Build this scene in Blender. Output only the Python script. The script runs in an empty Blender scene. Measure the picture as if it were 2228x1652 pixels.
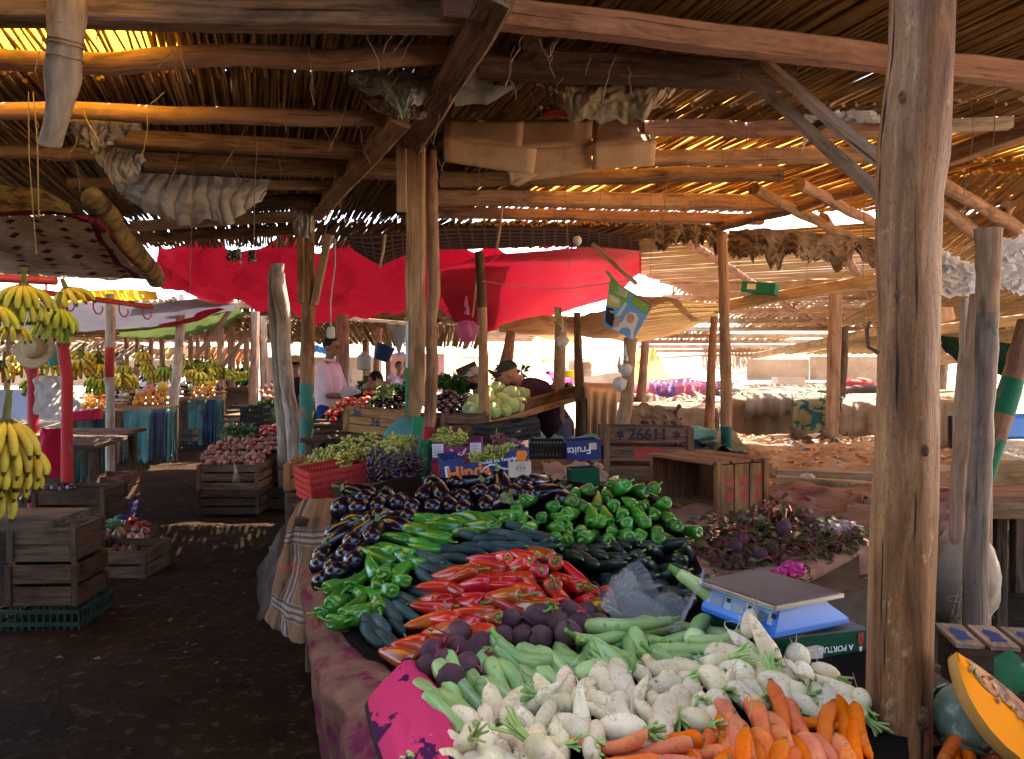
import bpy, math, random
import numpy as np
from mathutils import Vector, Matrix, Euler, noise as mn
random.seed(11)
R = random.uniform
S = bpy.context.scene
C = S.collection
PI = math.pi
# World axes: X to the right of the stall aisle, Y away from the viewer, Z up.  FX: lens constant of the view.
FX, CX, CY, CH = 1740.6, 1114.0, 800.0, 1.45

def W(X, Y, d):
    return Vector(((X - CX) / FX * d, d, CH - (Y - CY) / FX * d))

def WZ(X, Y, z):
    return W(X, Y, FX * (CH - z) / (Y - CY))

def V(*a):
    return Vector(a)

AISLE = Vector((-0.302, 0.953, 0))      # direction of the market aisle
ACROSS = Vector((0.953, 0.302, 0))
AROT = math.radians(17.6)

# ------------------------------------------------------------------ mesh builder
class MB:
    def __init__(s):
        s.v = []; s.f = []; s.g = []; s.m = []

    def add(s, vs, fs, gs=None, mi=0):
        b = len(s.v)
        s.v.extend(Vector(p) for p in vs)
        s.g.extend(gs if gs is not None else [tuple(p) for p in vs])
        for f in fs:
            s.f.append(tuple(i + b for i in f)); s.m.append(mi)
        return s

    def rings(s, rings, closed=True, cap=True, gs=None, mi=0):
        """rings: list of equally long vertex lists; mi may be a function of the ring index."""
        n = len(rings[0]); vs = [p for r in rings for p in r]; b = len(s.v)
        s.v.extend(Vector(p) for p in vs)
        s.g.extend([g for r in gs for g in r] if gs is not None else [tuple(p) for p in vs])
        for i in range(len(rings) - 1):
            k = mi(i) if callable(mi) else mi
            for j in range(n if closed else n - 1):
                j2 = (j + 1) % n
                s.f.append((b + i * n + j, b + i * n + j2, b + (i + 1) * n + j2, b + (i + 1) * n + j)); s.m.append(k)
        if cap and closed:
            s.f.append(tuple(b + j for j in reversed(range(n)))); s.m.append(mi(0) if callable(mi) else mi)
            e = b + (len(rings) - 1) * n
            s.f.append(tuple(e + j for j in range(n))); s.m.append(mi(len(rings) - 2) if callable(mi) else mi)
        return s

    def tube(s, pts, rad, n=8, cap=True, jit=0.0, mi=0, prof=None, roll=0.0, goff=None):
        """A tube along pts; rad: number or list; prof: list of (x,y) unit offsets replacing the circle."""
        pts = [Vector(p) for p in pts]
        k = len(pts)
        rad = [rad] * k if not isinstance(rad, (list, tuple)) else rad
        go = goff if goff is not None else (R(0, 9), R(0, 9), R(0, 9))
        t0 = (pts[1] - pts[0]).normalized()
        up = Vector((0, 0, 1)) if abs(t0.z) < 0.9 else Vector((0, 1, 0))
        nx = t0.cross(up).normalized(); L = 0.0; rings = []; gs = []
        for i, p in enumerate(pts):
            t = ((pts[min(i + 1, k - 1)] - pts[max(i - 1, 0)])).normalized()
            nx = (nx - t * nx.dot(t)).normalized(); ny = t.cross(nx)
            if i: L += (p - pts[i - 1]).length
            ring = []; gr = []
            cs = prof or [(math.cos(2 * PI * j / n), math.sin(2 * PI * j / n)) for j in range(n)]
            for (a, b) in cs:
                if roll:
                    a, b = a * math.cos(roll) - b * math.sin(roll), a * math.sin(roll) + b * math.cos(roll)
                q = p + (nx * a + ny * b) * rad[i]
                if jit:
                    q = q + Vector(mn.noise_vector((q + Vector(go)) * (0.6 / max(rad[i], .01) * .5 + 2))) * jit
                ring.append(q); gr.append((a * rad[i] + go[0], b * rad[i] + go[1], L + go[2]))
            rings.append(ring); gs.append(gr)
        return s.rings(rings, True, cap, gs, mi)

    def beam(s, p0, p1, w, h, roll=0.0, seg=8, jit=0.004, ch=0.12, sag=0.0, mi=0):
        p0 = Vector(p0); p1 = Vector(p1)
        pts = [p0.lerp(p1, i / seg) + Vector((0, 0, -sag * 4 * (i / seg) * (1 - i / seg))) for i in range(seg + 1)]
        a, b, c = w / 2, h / 2, min(w, h) * ch
        prof = [(a, -b + c), (a, b - c), (a - c, b), (-a + c, b), (-a, b - c), (-a, -b + c), (-a + c, -b), (a - c, -b)]
        return s.tube(pts, 1.0, prof=prof, jit=jit, roll=roll, mi=mi)

    def box(s, c, sz, rot=None, mi=0, ch=0.0):
        c = Vector(c); x, y, z = sz[0] / 2, sz[1] / 2, sz[2] / 2
        vs = [V(-x, -y, -z), V(x, -y, -z), V(x, y, -z), V(-x, y, -z), V(-x, -y, z), V(x, -y, z), V(x, y, z), V(-x, y, z)]
        go = V(R(0, 9), R(0, 9), R(0, 9)); o = sorted(range(3), key=lambda i: sz[i])
        gs = [(v[o[0]] + go[0], v[o[1]] + go[1], v[o[2]] + go[2]) for v in vs]
        if rot is not None:
            vs = [rot @ v for v in vs]
        return s.add([v + c for v in vs], [(0, 3, 2, 1), (4, 5, 6, 7), (0, 1, 5, 4), (1, 2, 6, 5), (2, 3, 7, 6), (3, 0, 4, 7)], gs, mi)

    def grid(s, fn, nu, nv, su=1.0, sv=1.0, mi=0, go=(0, 0, 0)):
        """fn(u,v)->point, u,v in 0..1.  mi may be a function of (u,v)."""
        b = len(s.v)
        for j in range(nv + 1):
            for i in range(nu + 1):
                u, v = i / nu, j / nv
                s.v.append(Vector(fn(u, v))); s.g.append((u * su + go[0], v * sv + go[1], go[2]))
        w = nu + 1
        for j in range(nv):
            for i in range(nu):
                s.f.append((b + j * w + i, b + j * w + i + 1, b + (j + 1) * w + i + 1, b + (j + 1) * w + i))
                s.m.append(mi((i + .5) / nu, (j + .5) / nv) if callable(mi) else mi)
        return s

    def blob(s, c, r, nu=12, nv=8, fn=None, mi=0, rot=None):
        """Ellipsoid with optional radial factor fn(theta, phi)."""
        c = Vector(c); r = (r, r, r) if not isinstance(r, (tuple, list, Vector)) else r
        rings = []
        for j in range(nv + 1):
            ph = PI * (0.02 + 0.96 * j / nv); ring = []
            for i in range(nu):
                th = 2 * PI * i / nu
                k = fn(th, ph) if fn else 1.0
                p = V(r[0] * math.sin(ph) * math.cos(th) * k, r[1] * math.sin(ph) * math.sin(th) * k, -r[2] * math.cos(ph) * k)
                ring.append(c + (rot @ p if rot is not None else p))
            rings.append(ring)
        return s.rings(rings, True, True, None, mi)

    def lathe(s, prof, n=12, fn=None, mi=0, bend=0.0):
        """prof: [(z, r)...] around local Z; bend curves the axis in X."""
        rings = []
        for z, r in prof:
            rings.append([V(r * math.cos(2 * PI * i / n) * (fn(2 * PI * i / n, z) if fn else 1) + bend * z * z,
                            r * math.sin(2 * PI * i / n) * (fn(2 * PI * i / n, z) if fn else 1), z) for i in range(n)])
        return s.rings(rings, True, True, None, mi)

    def xf(s, m):
        s.v = [m @ p for p in s.v]; return s

    def merge(s, o, m=None):
        b = len(s.v)
        s.v.extend((m @ p) if m is not None else p for p in o.v); s.g.extend(o.g)
        s.f.extend(tuple(i + b for i in f) for f in o.f); s.m.extend(o.m)
        return s

    def mesh(s, name, mats, off=None, angle=40.0):
        me = bpy.data.meshes.new(name)
        off = off or Vector((0, 0, 0))
        me.from_pydata([p - off for p in s.v], [], s.f)
        for m in (mats if isinstance(mats, (list, tuple)) else [mats]):
            me.materials.append(m)
        if any(s.m):
            me.polygons.foreach_set('material_index', s.m)
        at = me.attributes.new('gc', 'FLOAT_VECTOR', 'POINT')
        at.data.foreach_set('vector', np.array(s.g, dtype=np.float32).ravel())
        me.polygons.foreach_set('use_smooth', [True] * len(me.polygons))
        if angle < 180:
            me.set_sharp_from_angle(angle=math.radians(angle))
        me.update()
        return me

def wloc(o):
    p = Vector((0, 0, 0))
    while o is not None:
        p = p + o.location; o = o.parent
    return p

def tag(o, label=None, cat=None, group=None, kind=None):
    if label: o['label'] = label
    if cat: o['category'] = cat
    if group: o['group'] = group
    if kind: o['kind'] = kind
    return o

def obj(name, mb, mats, parent=None, loc=None, angle=40.0, label=None):
    """Link the mesh builder (world coordinates) as ONE object."""
    if parent is not None:
        off = wloc(parent); l = Vector((0, 0, 0))
        o = bpy.data.objects.new(name, mb.mesh(name, mats, off, angle)); o.parent = parent
    else:
        if loc is None:
            a = np.array([tuple(p) for p in mb.v]); loc = Vector((*((a.min(0) + a.max(0)) / 2)[:2], a[:, 2].min()))
        o = bpy.data.objects.new(name, mb.mesh(name, mats, Vector(loc), angle)); o.location = loc
    C.objects.link(o)
    if label: o['label'] = label
    return o

def thing(name, label, cat, loc, group=None):
    o = bpy.data.objects.new(name, None); o.location = loc; C.objects.link(o)
    o.empty_display_size = .1
    return tag(o, label, cat, group)

def copy_tree(o, loc=None, mat=None, parent=None):
    c = o.copy(); C.objects.link(c)
    if parent is not None: c.parent = parent
    if mat is not None: c.matrix_world = mat
    elif loc is not None: c.location = loc
    for ch in [x for x in bpy.data.objects if x.parent == o]:
        copy_tree(ch, parent=c)
    return c

# a template: (name, mesh, [(part name, mesh)...]); put() links one instance of it with its parts
def put(T, m, label, cat, group):
    o = bpy.data.objects.new(T[0], T[1]); o.matrix_world = m; C.objects.link(o)
    for pn, pm in T[2]:
        c = bpy.data.objects.new(pn, pm); c.parent = o; C.objects.link(c)
    return tag(o, label, cat, group)

def aim(p, axis, roll=0.0, sc=1.0):
    """Matrix with local +Z along axis."""
    z = Vector(axis).normalized()
    q = z.to_track_quat('Z', 'Y')
    return Matrix.Translation(p) @ q.to_matrix().to_4x4() @ Matrix.Rotation(roll, 4, 'Z') @ (Matrix.Scale(sc, 4) if not isinstance(sc, tuple) else Matrix.Diagonal((*sc, 1)))

def inpoly(x, y, poly):
    c = False; n = len(poly)
    for i in range(n):
        x1, y1 = poly[i]; x2, y2 = poly[i - 1]
        if (y1 > y) != (y2 > y) and x < (x2 - x1) * (y - y1) / (y2 - y1) + x1:
            c = not c
    return c

def fbm(p, sc=1.0, o=3):
    return mn.fractal(Vector(p) * sc, 1.0, 2.0, o)

def remeshed(o, voxel=0.012, smooth=4):
    """Weld the overlapping pieces of a body into one continuous skin."""
    m = o.modifiers.new('weld', 'REMESH'); m.mode = 'VOXEL'; m.voxel_size = voxel; m.use_smooth_shade = True
    if smooth:
        k = o.modifiers.new('soft', 'SMOOTH'); k.iterations = smooth; k.factor = .5
    dg = bpy.context.evaluated_depsgraph_get()
    me = bpy.data.meshes.new_from_object(o.evaluated_get(dg), depsgraph=dg)
    o.modifiers.clear(); o.data = me
    me.polygons.foreach_set('use_smooth', [True] * len(me.polygons))
    return o

_FONT = {}
def text_mb(txt, size=1.0, depth=0.0, bold=0.0):
    cu = bpy.data.curves.new('letters', 'FONT'); cu.body = txt; cu.size = size; cu.extrude = depth; cu.offset = bold
    cu.align_x = 'CENTER'; cu.align_y = 'CENTER'; cu.resolution_u = 3
    o = bpy.data.objects.new('letters', cu); C.objects.link(o)
    dg = bpy.context.evaluated_depsgraph_get()
    me = bpy.data.meshes.new_from_object(o.evaluated_get(dg), depsgraph=dg)
    mb = MB(); mb.add([v.co.copy() for v in me.vertices], [tuple(p.vertices) for p in me.polygons])
    bpy.data.objects.remove(o); bpy.data.curves.remove(cu); bpy.data.meshes.remove(me)
    return mb

# ------------------------------------------------------------------ materials
def rough_glossy(r): return isinstance(r, (int, float)) and r < .41
class NT:
    """Small shorthand for node trees."""
    def __init__(s, name):
        s.m = bpy.data.materials.new(name); s.m.use_nodes = True
        s.t = s.m.node_tree; s.t.nodes.clear()
        s.out = s.n('ShaderNodeOutputMaterial')
    def n(s, typ, **kw):
        x = s.t.nodes.new(typ)
        for k, v in kw.items():
            if k.startswith('i_'):
                x.inputs[k[2:].replace('_', ' ')].default_value = v
            else:
                setattr(x, k, v)
        return x
    def l(s, a, b): s.t.links.new(a, b)
    def math(s, op, a, b=None, c=None):
        x = s.n('ShaderNodeMath', operation=op)
        for i, q in enumerate((a, b, c)):
            if q is None: continue
            if isinstance(q, (int, float)): x.inputs[i].default_value = q
            else: s.l(q, x.inputs[i])
        return x.outputs[0]
    def coord(s, kind='gc', stretch=(1, 1, 1)):
        if kind == 'gc':
            a = s.n('ShaderNodeAttribute', attribute_name='gc').outputs['Vector']
        else:
            a = s.n('ShaderNodeTexCoord').outputs['Object']
        mp = s.n('ShaderNodeMapping'); mp.inputs['Scale'].default_value = stretch
        s.l(a, mp.inputs['Vector'])
        return mp.outputs[0]
    def noise(s, vec, scale, detail=5, rough=.6, dist=0.0):
        x = s.n('ShaderNodeTexNoise'); x.inputs['Scale'].default_value = scale; x.inputs['Detail'].default_value = detail
        x.inputs['Roughness'].default_value = rough; x.inputs['Distortion'].default_value = dist
        s.l(vec, x.inputs['Vector']); return x.outputs['Fac']
    def ramp(s, fac, stops):
        x = s.n('ShaderNodeValToRGB'); e = x.color_ramp.elements
        while len(e) > 1: e.remove(e[-1])
        e[0].position = stops[0][0]; e[0].color = (*stops[0][1], 1)
        for p, c in stops[1:]:
            k = e.new(p); k.color = (*c, 1)
        s.l(fac, x.inputs[0]); return x.outputs[0]
    def mix(s, fac, a, b):
        x = s.n('ShaderNodeMix', data_type='RGBA')
        for i, q in ((0, fac), (6, a), (7, b)):
            if isinstance(q, (int, float)): x.inputs[i].default_value = q
            elif isinstance(q, tuple): x.inputs[i].default_value = (*q, 1)
            else: s.l(q, x.inputs[i])
        return x.outputs[2]
    def step(s, fac, a, b):
        x = s.n('ShaderNodeMapRange'); x.inputs[1].default_value = a; x.inputs[2].default_value = b
        s.l(fac, x.inputs[0]); return x.outputs[0]
    def finish(s, col, rough=.7, bump=None, bstr=.3, bdist=.01, spec=.4, trans=0.0, coat=0.0, tcol=None, sss=0.0, metal=0.0, alpha=None):
        p = s.n('ShaderNodeBsdfPrincipled')
        if isinstance(col, tuple): p.inputs['Base Color'].default_value = (*col, 1)
        else: s.l(col, p.inputs['Base Color'])
        if isinstance(rough, (int, float)): p.inputs['Roughness'].default_value = rough
        else: s.l(rough, p.inputs['Roughness'])
        p.inputs['Specular IOR Level'].default_value = spec if rough_glossy(rough) else spec * .35
        p.inputs['Metallic'].default_value = metal
        if coat: p.inputs['Coat Weight'].default_value = coat; p.inputs['Coat Roughness'].default_value = .08
        if sss:
            p.inputs['Subsurface Weight'].default_value = sss; p.inputs['Subsurface Radius'].default_value = (.01, .006, .003)
        if bump is not None:
            b = s.n('ShaderNodeBump'); b.inputs['Strength'].default_value = bstr; b.inputs['Distance'].default_value = bdist
            s.l(bump, b.inputs['Height']); s.l(b.outputs[0], p.inputs['Normal'])
        sh = p.outputs[0]
        if trans:
            t = s.n('ShaderNodeBsdfTranslucent')
            if tcol is not None: t.inputs['Color'].default_value = (*tcol, 1)
            elif isinstance(col, tuple): t.inputs['Color'].default_value = (*col, 1)
            else: s.l(col, t.inputs['Color'])
            x = s.n('ShaderNodeMixShader'); x.inputs[0].default_value = trans
            s.l(p.outputs[0], x.inputs[1]); s.l(t.outputs[0], x.inputs[2]); sh = x.outputs[0]
        if alpha is not None:
            t = s.n('ShaderNodeBsdfTransparent'); x = s.n('ShaderNodeMixShader')
            if isinstance(alpha, (int, float)): x.inputs[0].default_value = alpha
            else: s.l(alpha, x.inputs[0])
            s.l(t.outputs[0], x.inputs[1]); s.l(sh, x.inputs[2]); sh = x.outputs[0]
        s.l(sh, s.out.inputs[0])
        return s.m
    def vary(s, col, hue=.0, val=.3, sat=.0):
        """Differences from one object to the next."""
        r = s.n('ShaderNodeObjectInfo').outputs['Random']
        h = s.n('ShaderNodeHueSaturation'); s.l(col, h.inputs['Color'])
        s.l(s.math('MULTIPLY_ADD', r, 2 * hue, .5 - hue), h.inputs['Hue'])
        r2 = s.math('FRACT', s.math('MULTIPLY', r, 7.31)); s.l(s.math('MULTIPLY_ADD', r2, 2 * val, 1 - val), h.inputs['Value'])
        if sat:
            r3 = s.math('FRACT', s.math('MULTIPLY', r, 3.77)); s.l(s.math('MULTIPLY_ADD', r3, 2 * sat, 1 - sat), h.inputs['Saturation'])
        return h.outputs[0]

def mat(name, c1, c2=None, scale=6, rough=.75, bump=.25, spec=.3, kind='gc', stretch=(1, 1, 1), stain=None, sscale=2.0, sthr=(.52, .68),
        trans=0.0, tcol=None, val=0.0, hue=0.0, coat=0.0, sss=0.0, bdist=.008, metal=0.0, lo=.3, hi=.7, alpha=None):
    t = NT(name); v = t.coord(kind, stretch)
    n = t.noise(v, scale)
    col = t.ramp(n, [(lo, c1), (hi, c2 or c1)])
    if stain is not None:
        n2 = t.noise(t.coord(kind), sscale, 6, .65)
        col = t.mix(t.step(n2, *sthr), col, stain)
    if val or hue: col = t.vary(col, hue, val)
    return t.finish(col, rough, n if bump else None, bump, bdist, spec, trans, coat, tcol, sss, metal, alpha)

def wood(name, c1, c2, dark=None, rough=.75, bump=.5, paint=None, pthr=(.5, .56), pscale=3.0, val=0.12, spec=.3):
    """Weathered wood: grain stretched along the length, streaks, knots, optional flaked paint."""
    t = NT(name); v = t.coord('gc', (1, 1, .06))
    g = t.noise(v, 60, 6, .65); g2 = t.noise(t.coord('gc', (1, 1, .25)), 14, 4, .6, .8)
    col = t.ramp(g, [(.3, c1), (.72, c2)])
    col = t.mix(t.step(g2, .5, .75), col, dark or tuple(x * .4 for x in c1))
    bl = t.step(t.noise(t.coord('gc', (1, 1, .5)), 7, 6, .72, .4), .48, .70)
    col = t.mix(t.math('MULTIPLY', bl, .6), col, tuple(x * .38 for x in c1))
    fk = t.step(t.noise(t.coord('gc', (1, 1, .02)), 90, 3, .6), .63, .69)
    col = t.mix(t.math('MULTIPLY', fk, .8), col, tuple(x * .16 for x in c1))
    h = t.math('ADD', t.math('ADD', g, t.math('MULTIPLY', fk, -.8)), t.math('MULTIPLY', g2, -.6))
    if paint is not None:
        pm = t.step(t.noise(t.coord('gc', (1, 1, .5)), pscale * 4, 6, .7), *pthr)
        col = t.mix(pm, col, paint)
    if val: col = t.vary(col, .01, val)
    return t.finish(col, rough, h, bump, .006, spec)
# ------------------------------------------------------------------ camera, light, air
cam = bpy.data.cameras.new('camera'); co = bpy.data.objects.new('camera', cam); C.objects.link(co)
co.location = (0, 0, CH); co.rotation_euler = (PI / 2, 0, 0)
cam.sensor_width = 36; cam.lens = 36 * FX / 2228; cam.shift_y = -26 / 2228; cam.clip_end = 2000; cam.clip_start = .05
S.camera = co
SUN_EL, SUN_AZ = math.radians(60), math.radians(38)
w = bpy.data.worlds.new('World'); S.world = w; w.use_nodes = True
nt = w.node_tree; nt.nodes.clear()
sk = nt.nodes.new('ShaderNodeTexSky'); sk.sky_type = 'NISHITA'; sk.sun_disc = False
sk.sun_elevation = SUN_EL; sk.sun_rotation = SUN_AZ; sk.dust_density = 3.0; sk.air_density = 1.0
bg = nt.nodes.new('ShaderNodeBackground'); bg.inputs[1].default_value = 0.15
wo = nt.nodes.new('ShaderNodeOutputWorld'); nt.links.new(sk.outputs[0], bg.inputs[0]); nt.links.new(bg.outputs[0], wo.inputs[0])
sl = bpy.data.lights.new('sun', 'SUN'); sl.energy = 4.5; sl.angle = math.radians(.5); sl.color = (1, .90, .76)
so = bpy.data.objects.new('sun', sl); C.objects.link(so)
sd = V(math.sin(SUN_AZ) * math.cos(SUN_EL), math.cos(SUN_AZ) * math.cos(SUN_EL), math.sin(SUN_EL))
so.rotation_euler = (-sd).to_track_quat('-Z', 'Y').to_euler(); so.location = (6, 8, 12)
S.view_settings.view_transform = 'Standard'; S.view_settings.look = 'None'; S.view_settings.exposure = 3.25; S.view_settings.gamma = 1
S.render.engine = 'CYCLES'; S.cycles.use_denoising = True
S.cycles.max_bounces = 8; S.cycles.diffuse_bounces = 4; S.cycles.transparent_max_bounces = 12; S.cycles.transmission_bounces = 4
S.cycles.sample_clamp_indirect = 6.0
S.cycles.caustics_reflective = False; S.cycles.caustics_refractive = False

# ------------------------------------------------------------------ materials of the place
W_BEAM = wood('beam_wood', (.17, .09, .05), (.36, .215, .125), (.055, .032, .02), rough=.85)
W_SAWN = wood('sawn_wood', (.30, .175, .10), (.50, .33, .205), (.12, .065, .036), rough=.85)
W_LOG = wood('peeled_log', (.25, .135, .085), (.42, .25, .17), (.12, .06, .04), rough=.8)
W_ROUGH = wood('rough_wood', (.11, .07, .05), (.36, .24, .17), (.05, .032, .024), rough=.95, bump=.9)
W_POST = wood('post_wood', (.25, .12, .058), (.46, .27, .15), (.10, .048, .026), rough=.7)
WM = NT('worn_post_wood'); wv = WM.coord('gc', (1, 1, .10)); w1 = WM.noise(wv, 26, 8, .7, .6); w2 = WM.noise(WM.coord('gc', (1, 1, .35)), 7, 6, .65, 1.2); w3 = WM.noise(WM.coord('gc', (1, 1, .03)), 55, 4, .6); w4 = WM.noise(WM.coord('gc', (1, 1, .6)), 16, 6, .7, .5)
wc = WM.ramp(w1, [(.30, (.085, .033, .012)), (.5, (.26, .112, .042)), (.70, (.47, .245, .105))])
wc = WM.mix(WM.math('MULTIPLY', WM.step(w2, .52, .70), .75), wc, (.085, .042, .026)); wc = WM.mix(WM.math('MULTIPLY', WM.step(w4, .60, .68), .8), wc, (.52, .30, .13))
wc = WM.mix(WM.math('MULTIPLY', WM.step(WM.noise(WM.coord('gc', (1, 1, .3)), 240, 3, .6), .52, .66), .55), wc, (.10, .048, .026))
wc = WM.mix(WM.step(w3, .61, .66), wc, (.03, .017, .012))
W_MAIN = WM.finish(wc, WM.math('MULTIPLY_ADD', w2, .5, .25), WM.math('ADD', WM.math('ADD', w1, WM.math('MULTIPLY', WM.step(w3, .62, .70), -1.2)), WM.math('MULTIPLY', w4, .5)), .9, .007, .45)
W_PALE = wood('pale_wood', (.38, .29, .21), (.6, .5, .39), (.19, .13, .09), rough=.8)
W_DARK = wood('dark_wood', (.055, .032, .022), (.16, .095, .06), (.02, .013, .01), rough=.85)
W_GREEN = wood('green_painted_wood', (.2, .12, .07), (.36, .23, .15), None, rough=.55, paint=(.02, .17, .085), pthr=(.38, .42))
W_TEAL = wood('teal_painted_wood', (.2, .13, .08), (.36, .25, .17), None, rough=.5, paint=(.045, .21, .17), pthr=(.4, .5))
W_RED = wood('red_painted_wood', (.2, .12, .07), (.36, .23, .15), None, rough=.5, paint=(.45, .035, .04), pthr=(.36, .4))
W_PBLUE = wood('pale_blue_painted_wood', (.2, .13, .08), (.36, .25, .17), None, rough=.5, paint=(.42, .52, .56), pthr=(.42, .46))
W_PLANK = wood('plank_wood', (.30, .16, .075), (.50, .30, .15), (.14, .07, .035), rough=.8)
REED = mat('dry_reed', (.20, .12, .05), (.44, .29, .14), 40, .8, 0, .2, stretch=(1, 1, .12), trans=.10, tcol=(.6, .36, .12))
REED_P = mat('pale_reed', (.22, .15, .085), (.46, .345, .21), 40, .8, 0, .2, stretch=(1, 1, .12), trans=.12, tcol=(.7, .46, .22))
REED_D = mat('darker_reed', (.08, .045, .022), (.25, .15, .075), 40, .85, 0, .2, stretch=(1, 1, .12), trans=.03, tcol=(.5, .3, .1))  # darkest of the reed tones
TARP_Y = mat('yellow_tarp', (.75, .45, .05), (.8, .5, .07), 2, .6, 0, .2, trans=.6, tcol=(.95, .52, .03))
TARP_O = mat('orange_tarp', (.6, .28, .08), (.7, .34, .1), 2, .6, 0, .2, trans=.30, tcol=(.9, .42, .08))
BLACKP = mat('dusty_black_plastic', (.02, .016, .012), (.07, .05, .035), 5, .6, .2, .3)

# ------------------------------------------------------------------ ground and hill line
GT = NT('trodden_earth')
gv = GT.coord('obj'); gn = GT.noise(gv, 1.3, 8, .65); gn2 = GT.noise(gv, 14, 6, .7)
gcol = GT.ramp(gn, [(.3, (.008, .0042, .0024)), (.7, (.030, .016, .009))])  # earth kept near-black: part of the aisle's shade sits in this colour
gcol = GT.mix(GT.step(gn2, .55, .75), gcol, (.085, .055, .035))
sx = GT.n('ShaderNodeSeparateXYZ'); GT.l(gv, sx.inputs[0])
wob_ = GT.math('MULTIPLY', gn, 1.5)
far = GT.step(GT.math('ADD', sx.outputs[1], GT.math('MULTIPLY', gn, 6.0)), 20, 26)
far = GT.math('MAXIMUM', far, GT.step(GT.math('ADD', sx.outputs[0], wob_), 5.6, 7.2))  # pale ground added on the right to bounce light under the roof

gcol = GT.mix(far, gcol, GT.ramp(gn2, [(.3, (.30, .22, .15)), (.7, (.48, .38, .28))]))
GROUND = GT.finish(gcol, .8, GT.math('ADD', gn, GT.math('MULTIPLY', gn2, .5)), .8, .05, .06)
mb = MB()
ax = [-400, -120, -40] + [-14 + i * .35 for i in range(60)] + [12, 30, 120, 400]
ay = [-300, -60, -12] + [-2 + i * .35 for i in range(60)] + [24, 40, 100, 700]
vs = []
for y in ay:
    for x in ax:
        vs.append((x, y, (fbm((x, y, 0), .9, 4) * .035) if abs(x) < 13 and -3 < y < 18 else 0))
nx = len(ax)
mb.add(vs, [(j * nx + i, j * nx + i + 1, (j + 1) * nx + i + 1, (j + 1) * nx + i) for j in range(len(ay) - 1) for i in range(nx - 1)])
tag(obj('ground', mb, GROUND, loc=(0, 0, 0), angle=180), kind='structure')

# ------------------------------------------------------------------ reed roofs
def reeds(mb, o, e1, e2, spacing, dia=.02, z1=0.0, skip=0.0, kinks=2, jit=.02, gapfn=None):
    """Reeds lie along e2, side by side along e1, from corner o; z1: height change along e1; skip: share left out."""
    o = Vector(o); e1 = Vector(e1); e2 = Vector(e2); L1 = e1.length; t = 0.0
    u = e1 / L1; side = u
    while t < L1:
        sp = spacing * R(.75, 1.25)
        if R(0, 1) >= skip:
            a = o + u * t + V(0, 0, z1 * t / L1) + e2 * R(-.02, .02)
            b = a + e2 * R(.97, 1.03)
            d = dia * R(.7, 1.2); pts = []
            for k in range(kinks + 2):
                q = a.lerp(b, k / (kinks + 1)) + side * R(-jit, jit) + V(0, 0, R(-.5, .5) * d)
                pts.append(q)
            if gapfn is None or not gapfn(pts[len(pts) // 2]):
                mb.tube(pts, [d * .5, d * .5] + [d * .42] * kinks, n=5, goff=(R(0, 50), R(0, 50), R(0, 50)))
        t += sp

def roof(label, loc, group=None):
    return thing('reed_roof', label, 'roof', loc, group)

A2 = Vector((-.318, 1, 0))
r1 = roof('old reed roof on log purlins right above the front stalls', (0, 3, 2.7))
m1 = MB(); reeds(m1, (-2.45, 2.3, 2.80), (1.5, 0, 0), A2 * 1.28, .033, .0185)                # glowing gaps, upper left
obj('reed_mat', m1, REED, r1)
m1 = MB(); reeds(m1, (-.97, 2.35, 2.81), (.85, 0, 0), A2 * 1.36, .0205, .02)                    # cut ends
obj('reed_mat', m1, REED, r1)
m1 = MB(); reeds(m1, (-1.0, 1.75, 2.84), (6.2, .3, 0), A2 * 2.6, .0185, .021); reeds(m1, (-.9, 1.75, 2.865), (6.1, .3, 0), A2 * 2.57, .024, .025)
obj('reed_mat', m1, REED, r1)
m1 = MB(); reeds(m1, (-5.5, 3.8, 2.85), (6.3, 0, 0), A2 * 3.8, .0185, .022); reeds(m1, (-5.5, 3.8, 2.875), (6.3, 0, 0), A2 * 3.8, .028, .024)
obj('reed_mat', m1, REED_D, r1)
m1 = MB(); reeds(m1, (-3.15, 4.15, 2.80), (.55, 0, 0), A2 * .75, .03, .018)
obj('reed_mat', m1, REED, r1)
m1 = MB(); reeds(m1, (.05, 4.25, 2.83), (5.6, -.25, 0), A2 * 1.25, .0255, .02, jit=.03); reeds(m1, (-.25, 5.35, 2.80), (5.6, -.25, 0), A2 * 1.7, .026, .02, jit=.03)
obj('reed_mat', m1, REED, r1)
m1 = MB(); reeds(m1, (-6.5, 7.2, 2.74), (8.3, 0, 0), A2 * 1.35, .024, .027); reeds(m1, (-6.5, 7.2, 2.77), (8.3, 0, 0), A2 * 1.35, .034, .03)
obj('reed_mat', m1, REED_D, r1)
m1 = MB(); reeds(m1, (-8.0, -4.0, 2.9), (6.6, 0, 0), (0, 6.6, 0), .06, .07, kinks=1)               # unseen roofs added behind the viewer, leaving a strip that shapes the light
reeds(m1, (.75, -4.0, 2.9), (5.6, 0, 0), (0, 5.4, 0), .06, .07, kinks=1)
reeds(m1, (-1.5, -4.0, 2.91), (2.4, 0, 0), (0, 2.5, 0), .06, .07, kinks=1)
obj('reed_mat', m1, REED_D, r1)

def slab(mb, pts, th=.012, sag=.05, n=8, nz=.03):
    """A sheet of fabric through four corners, a..b near edge, c..d far edge, sagging and creased."""
    a, b, c, d = [Vector(p) for p in pts]
    def fn(u, v):
        p = a.lerp(b, u).lerp(d.lerp(c, u), v)
        return p + V(0, 0, -sag * 16 * u * (1 - u) * v * (1 - v) + nz * fbm((p.x, p.y, p.z), 2.2, 3))
    lu, lv = (b - a).length, (d - a).length
    return mb.grid(fn, max(4, int(n * lu)), max(4, int(n * lv)), lu, lv, go=(R(0, 5), R(0, 5), R(0, 5)))

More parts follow.
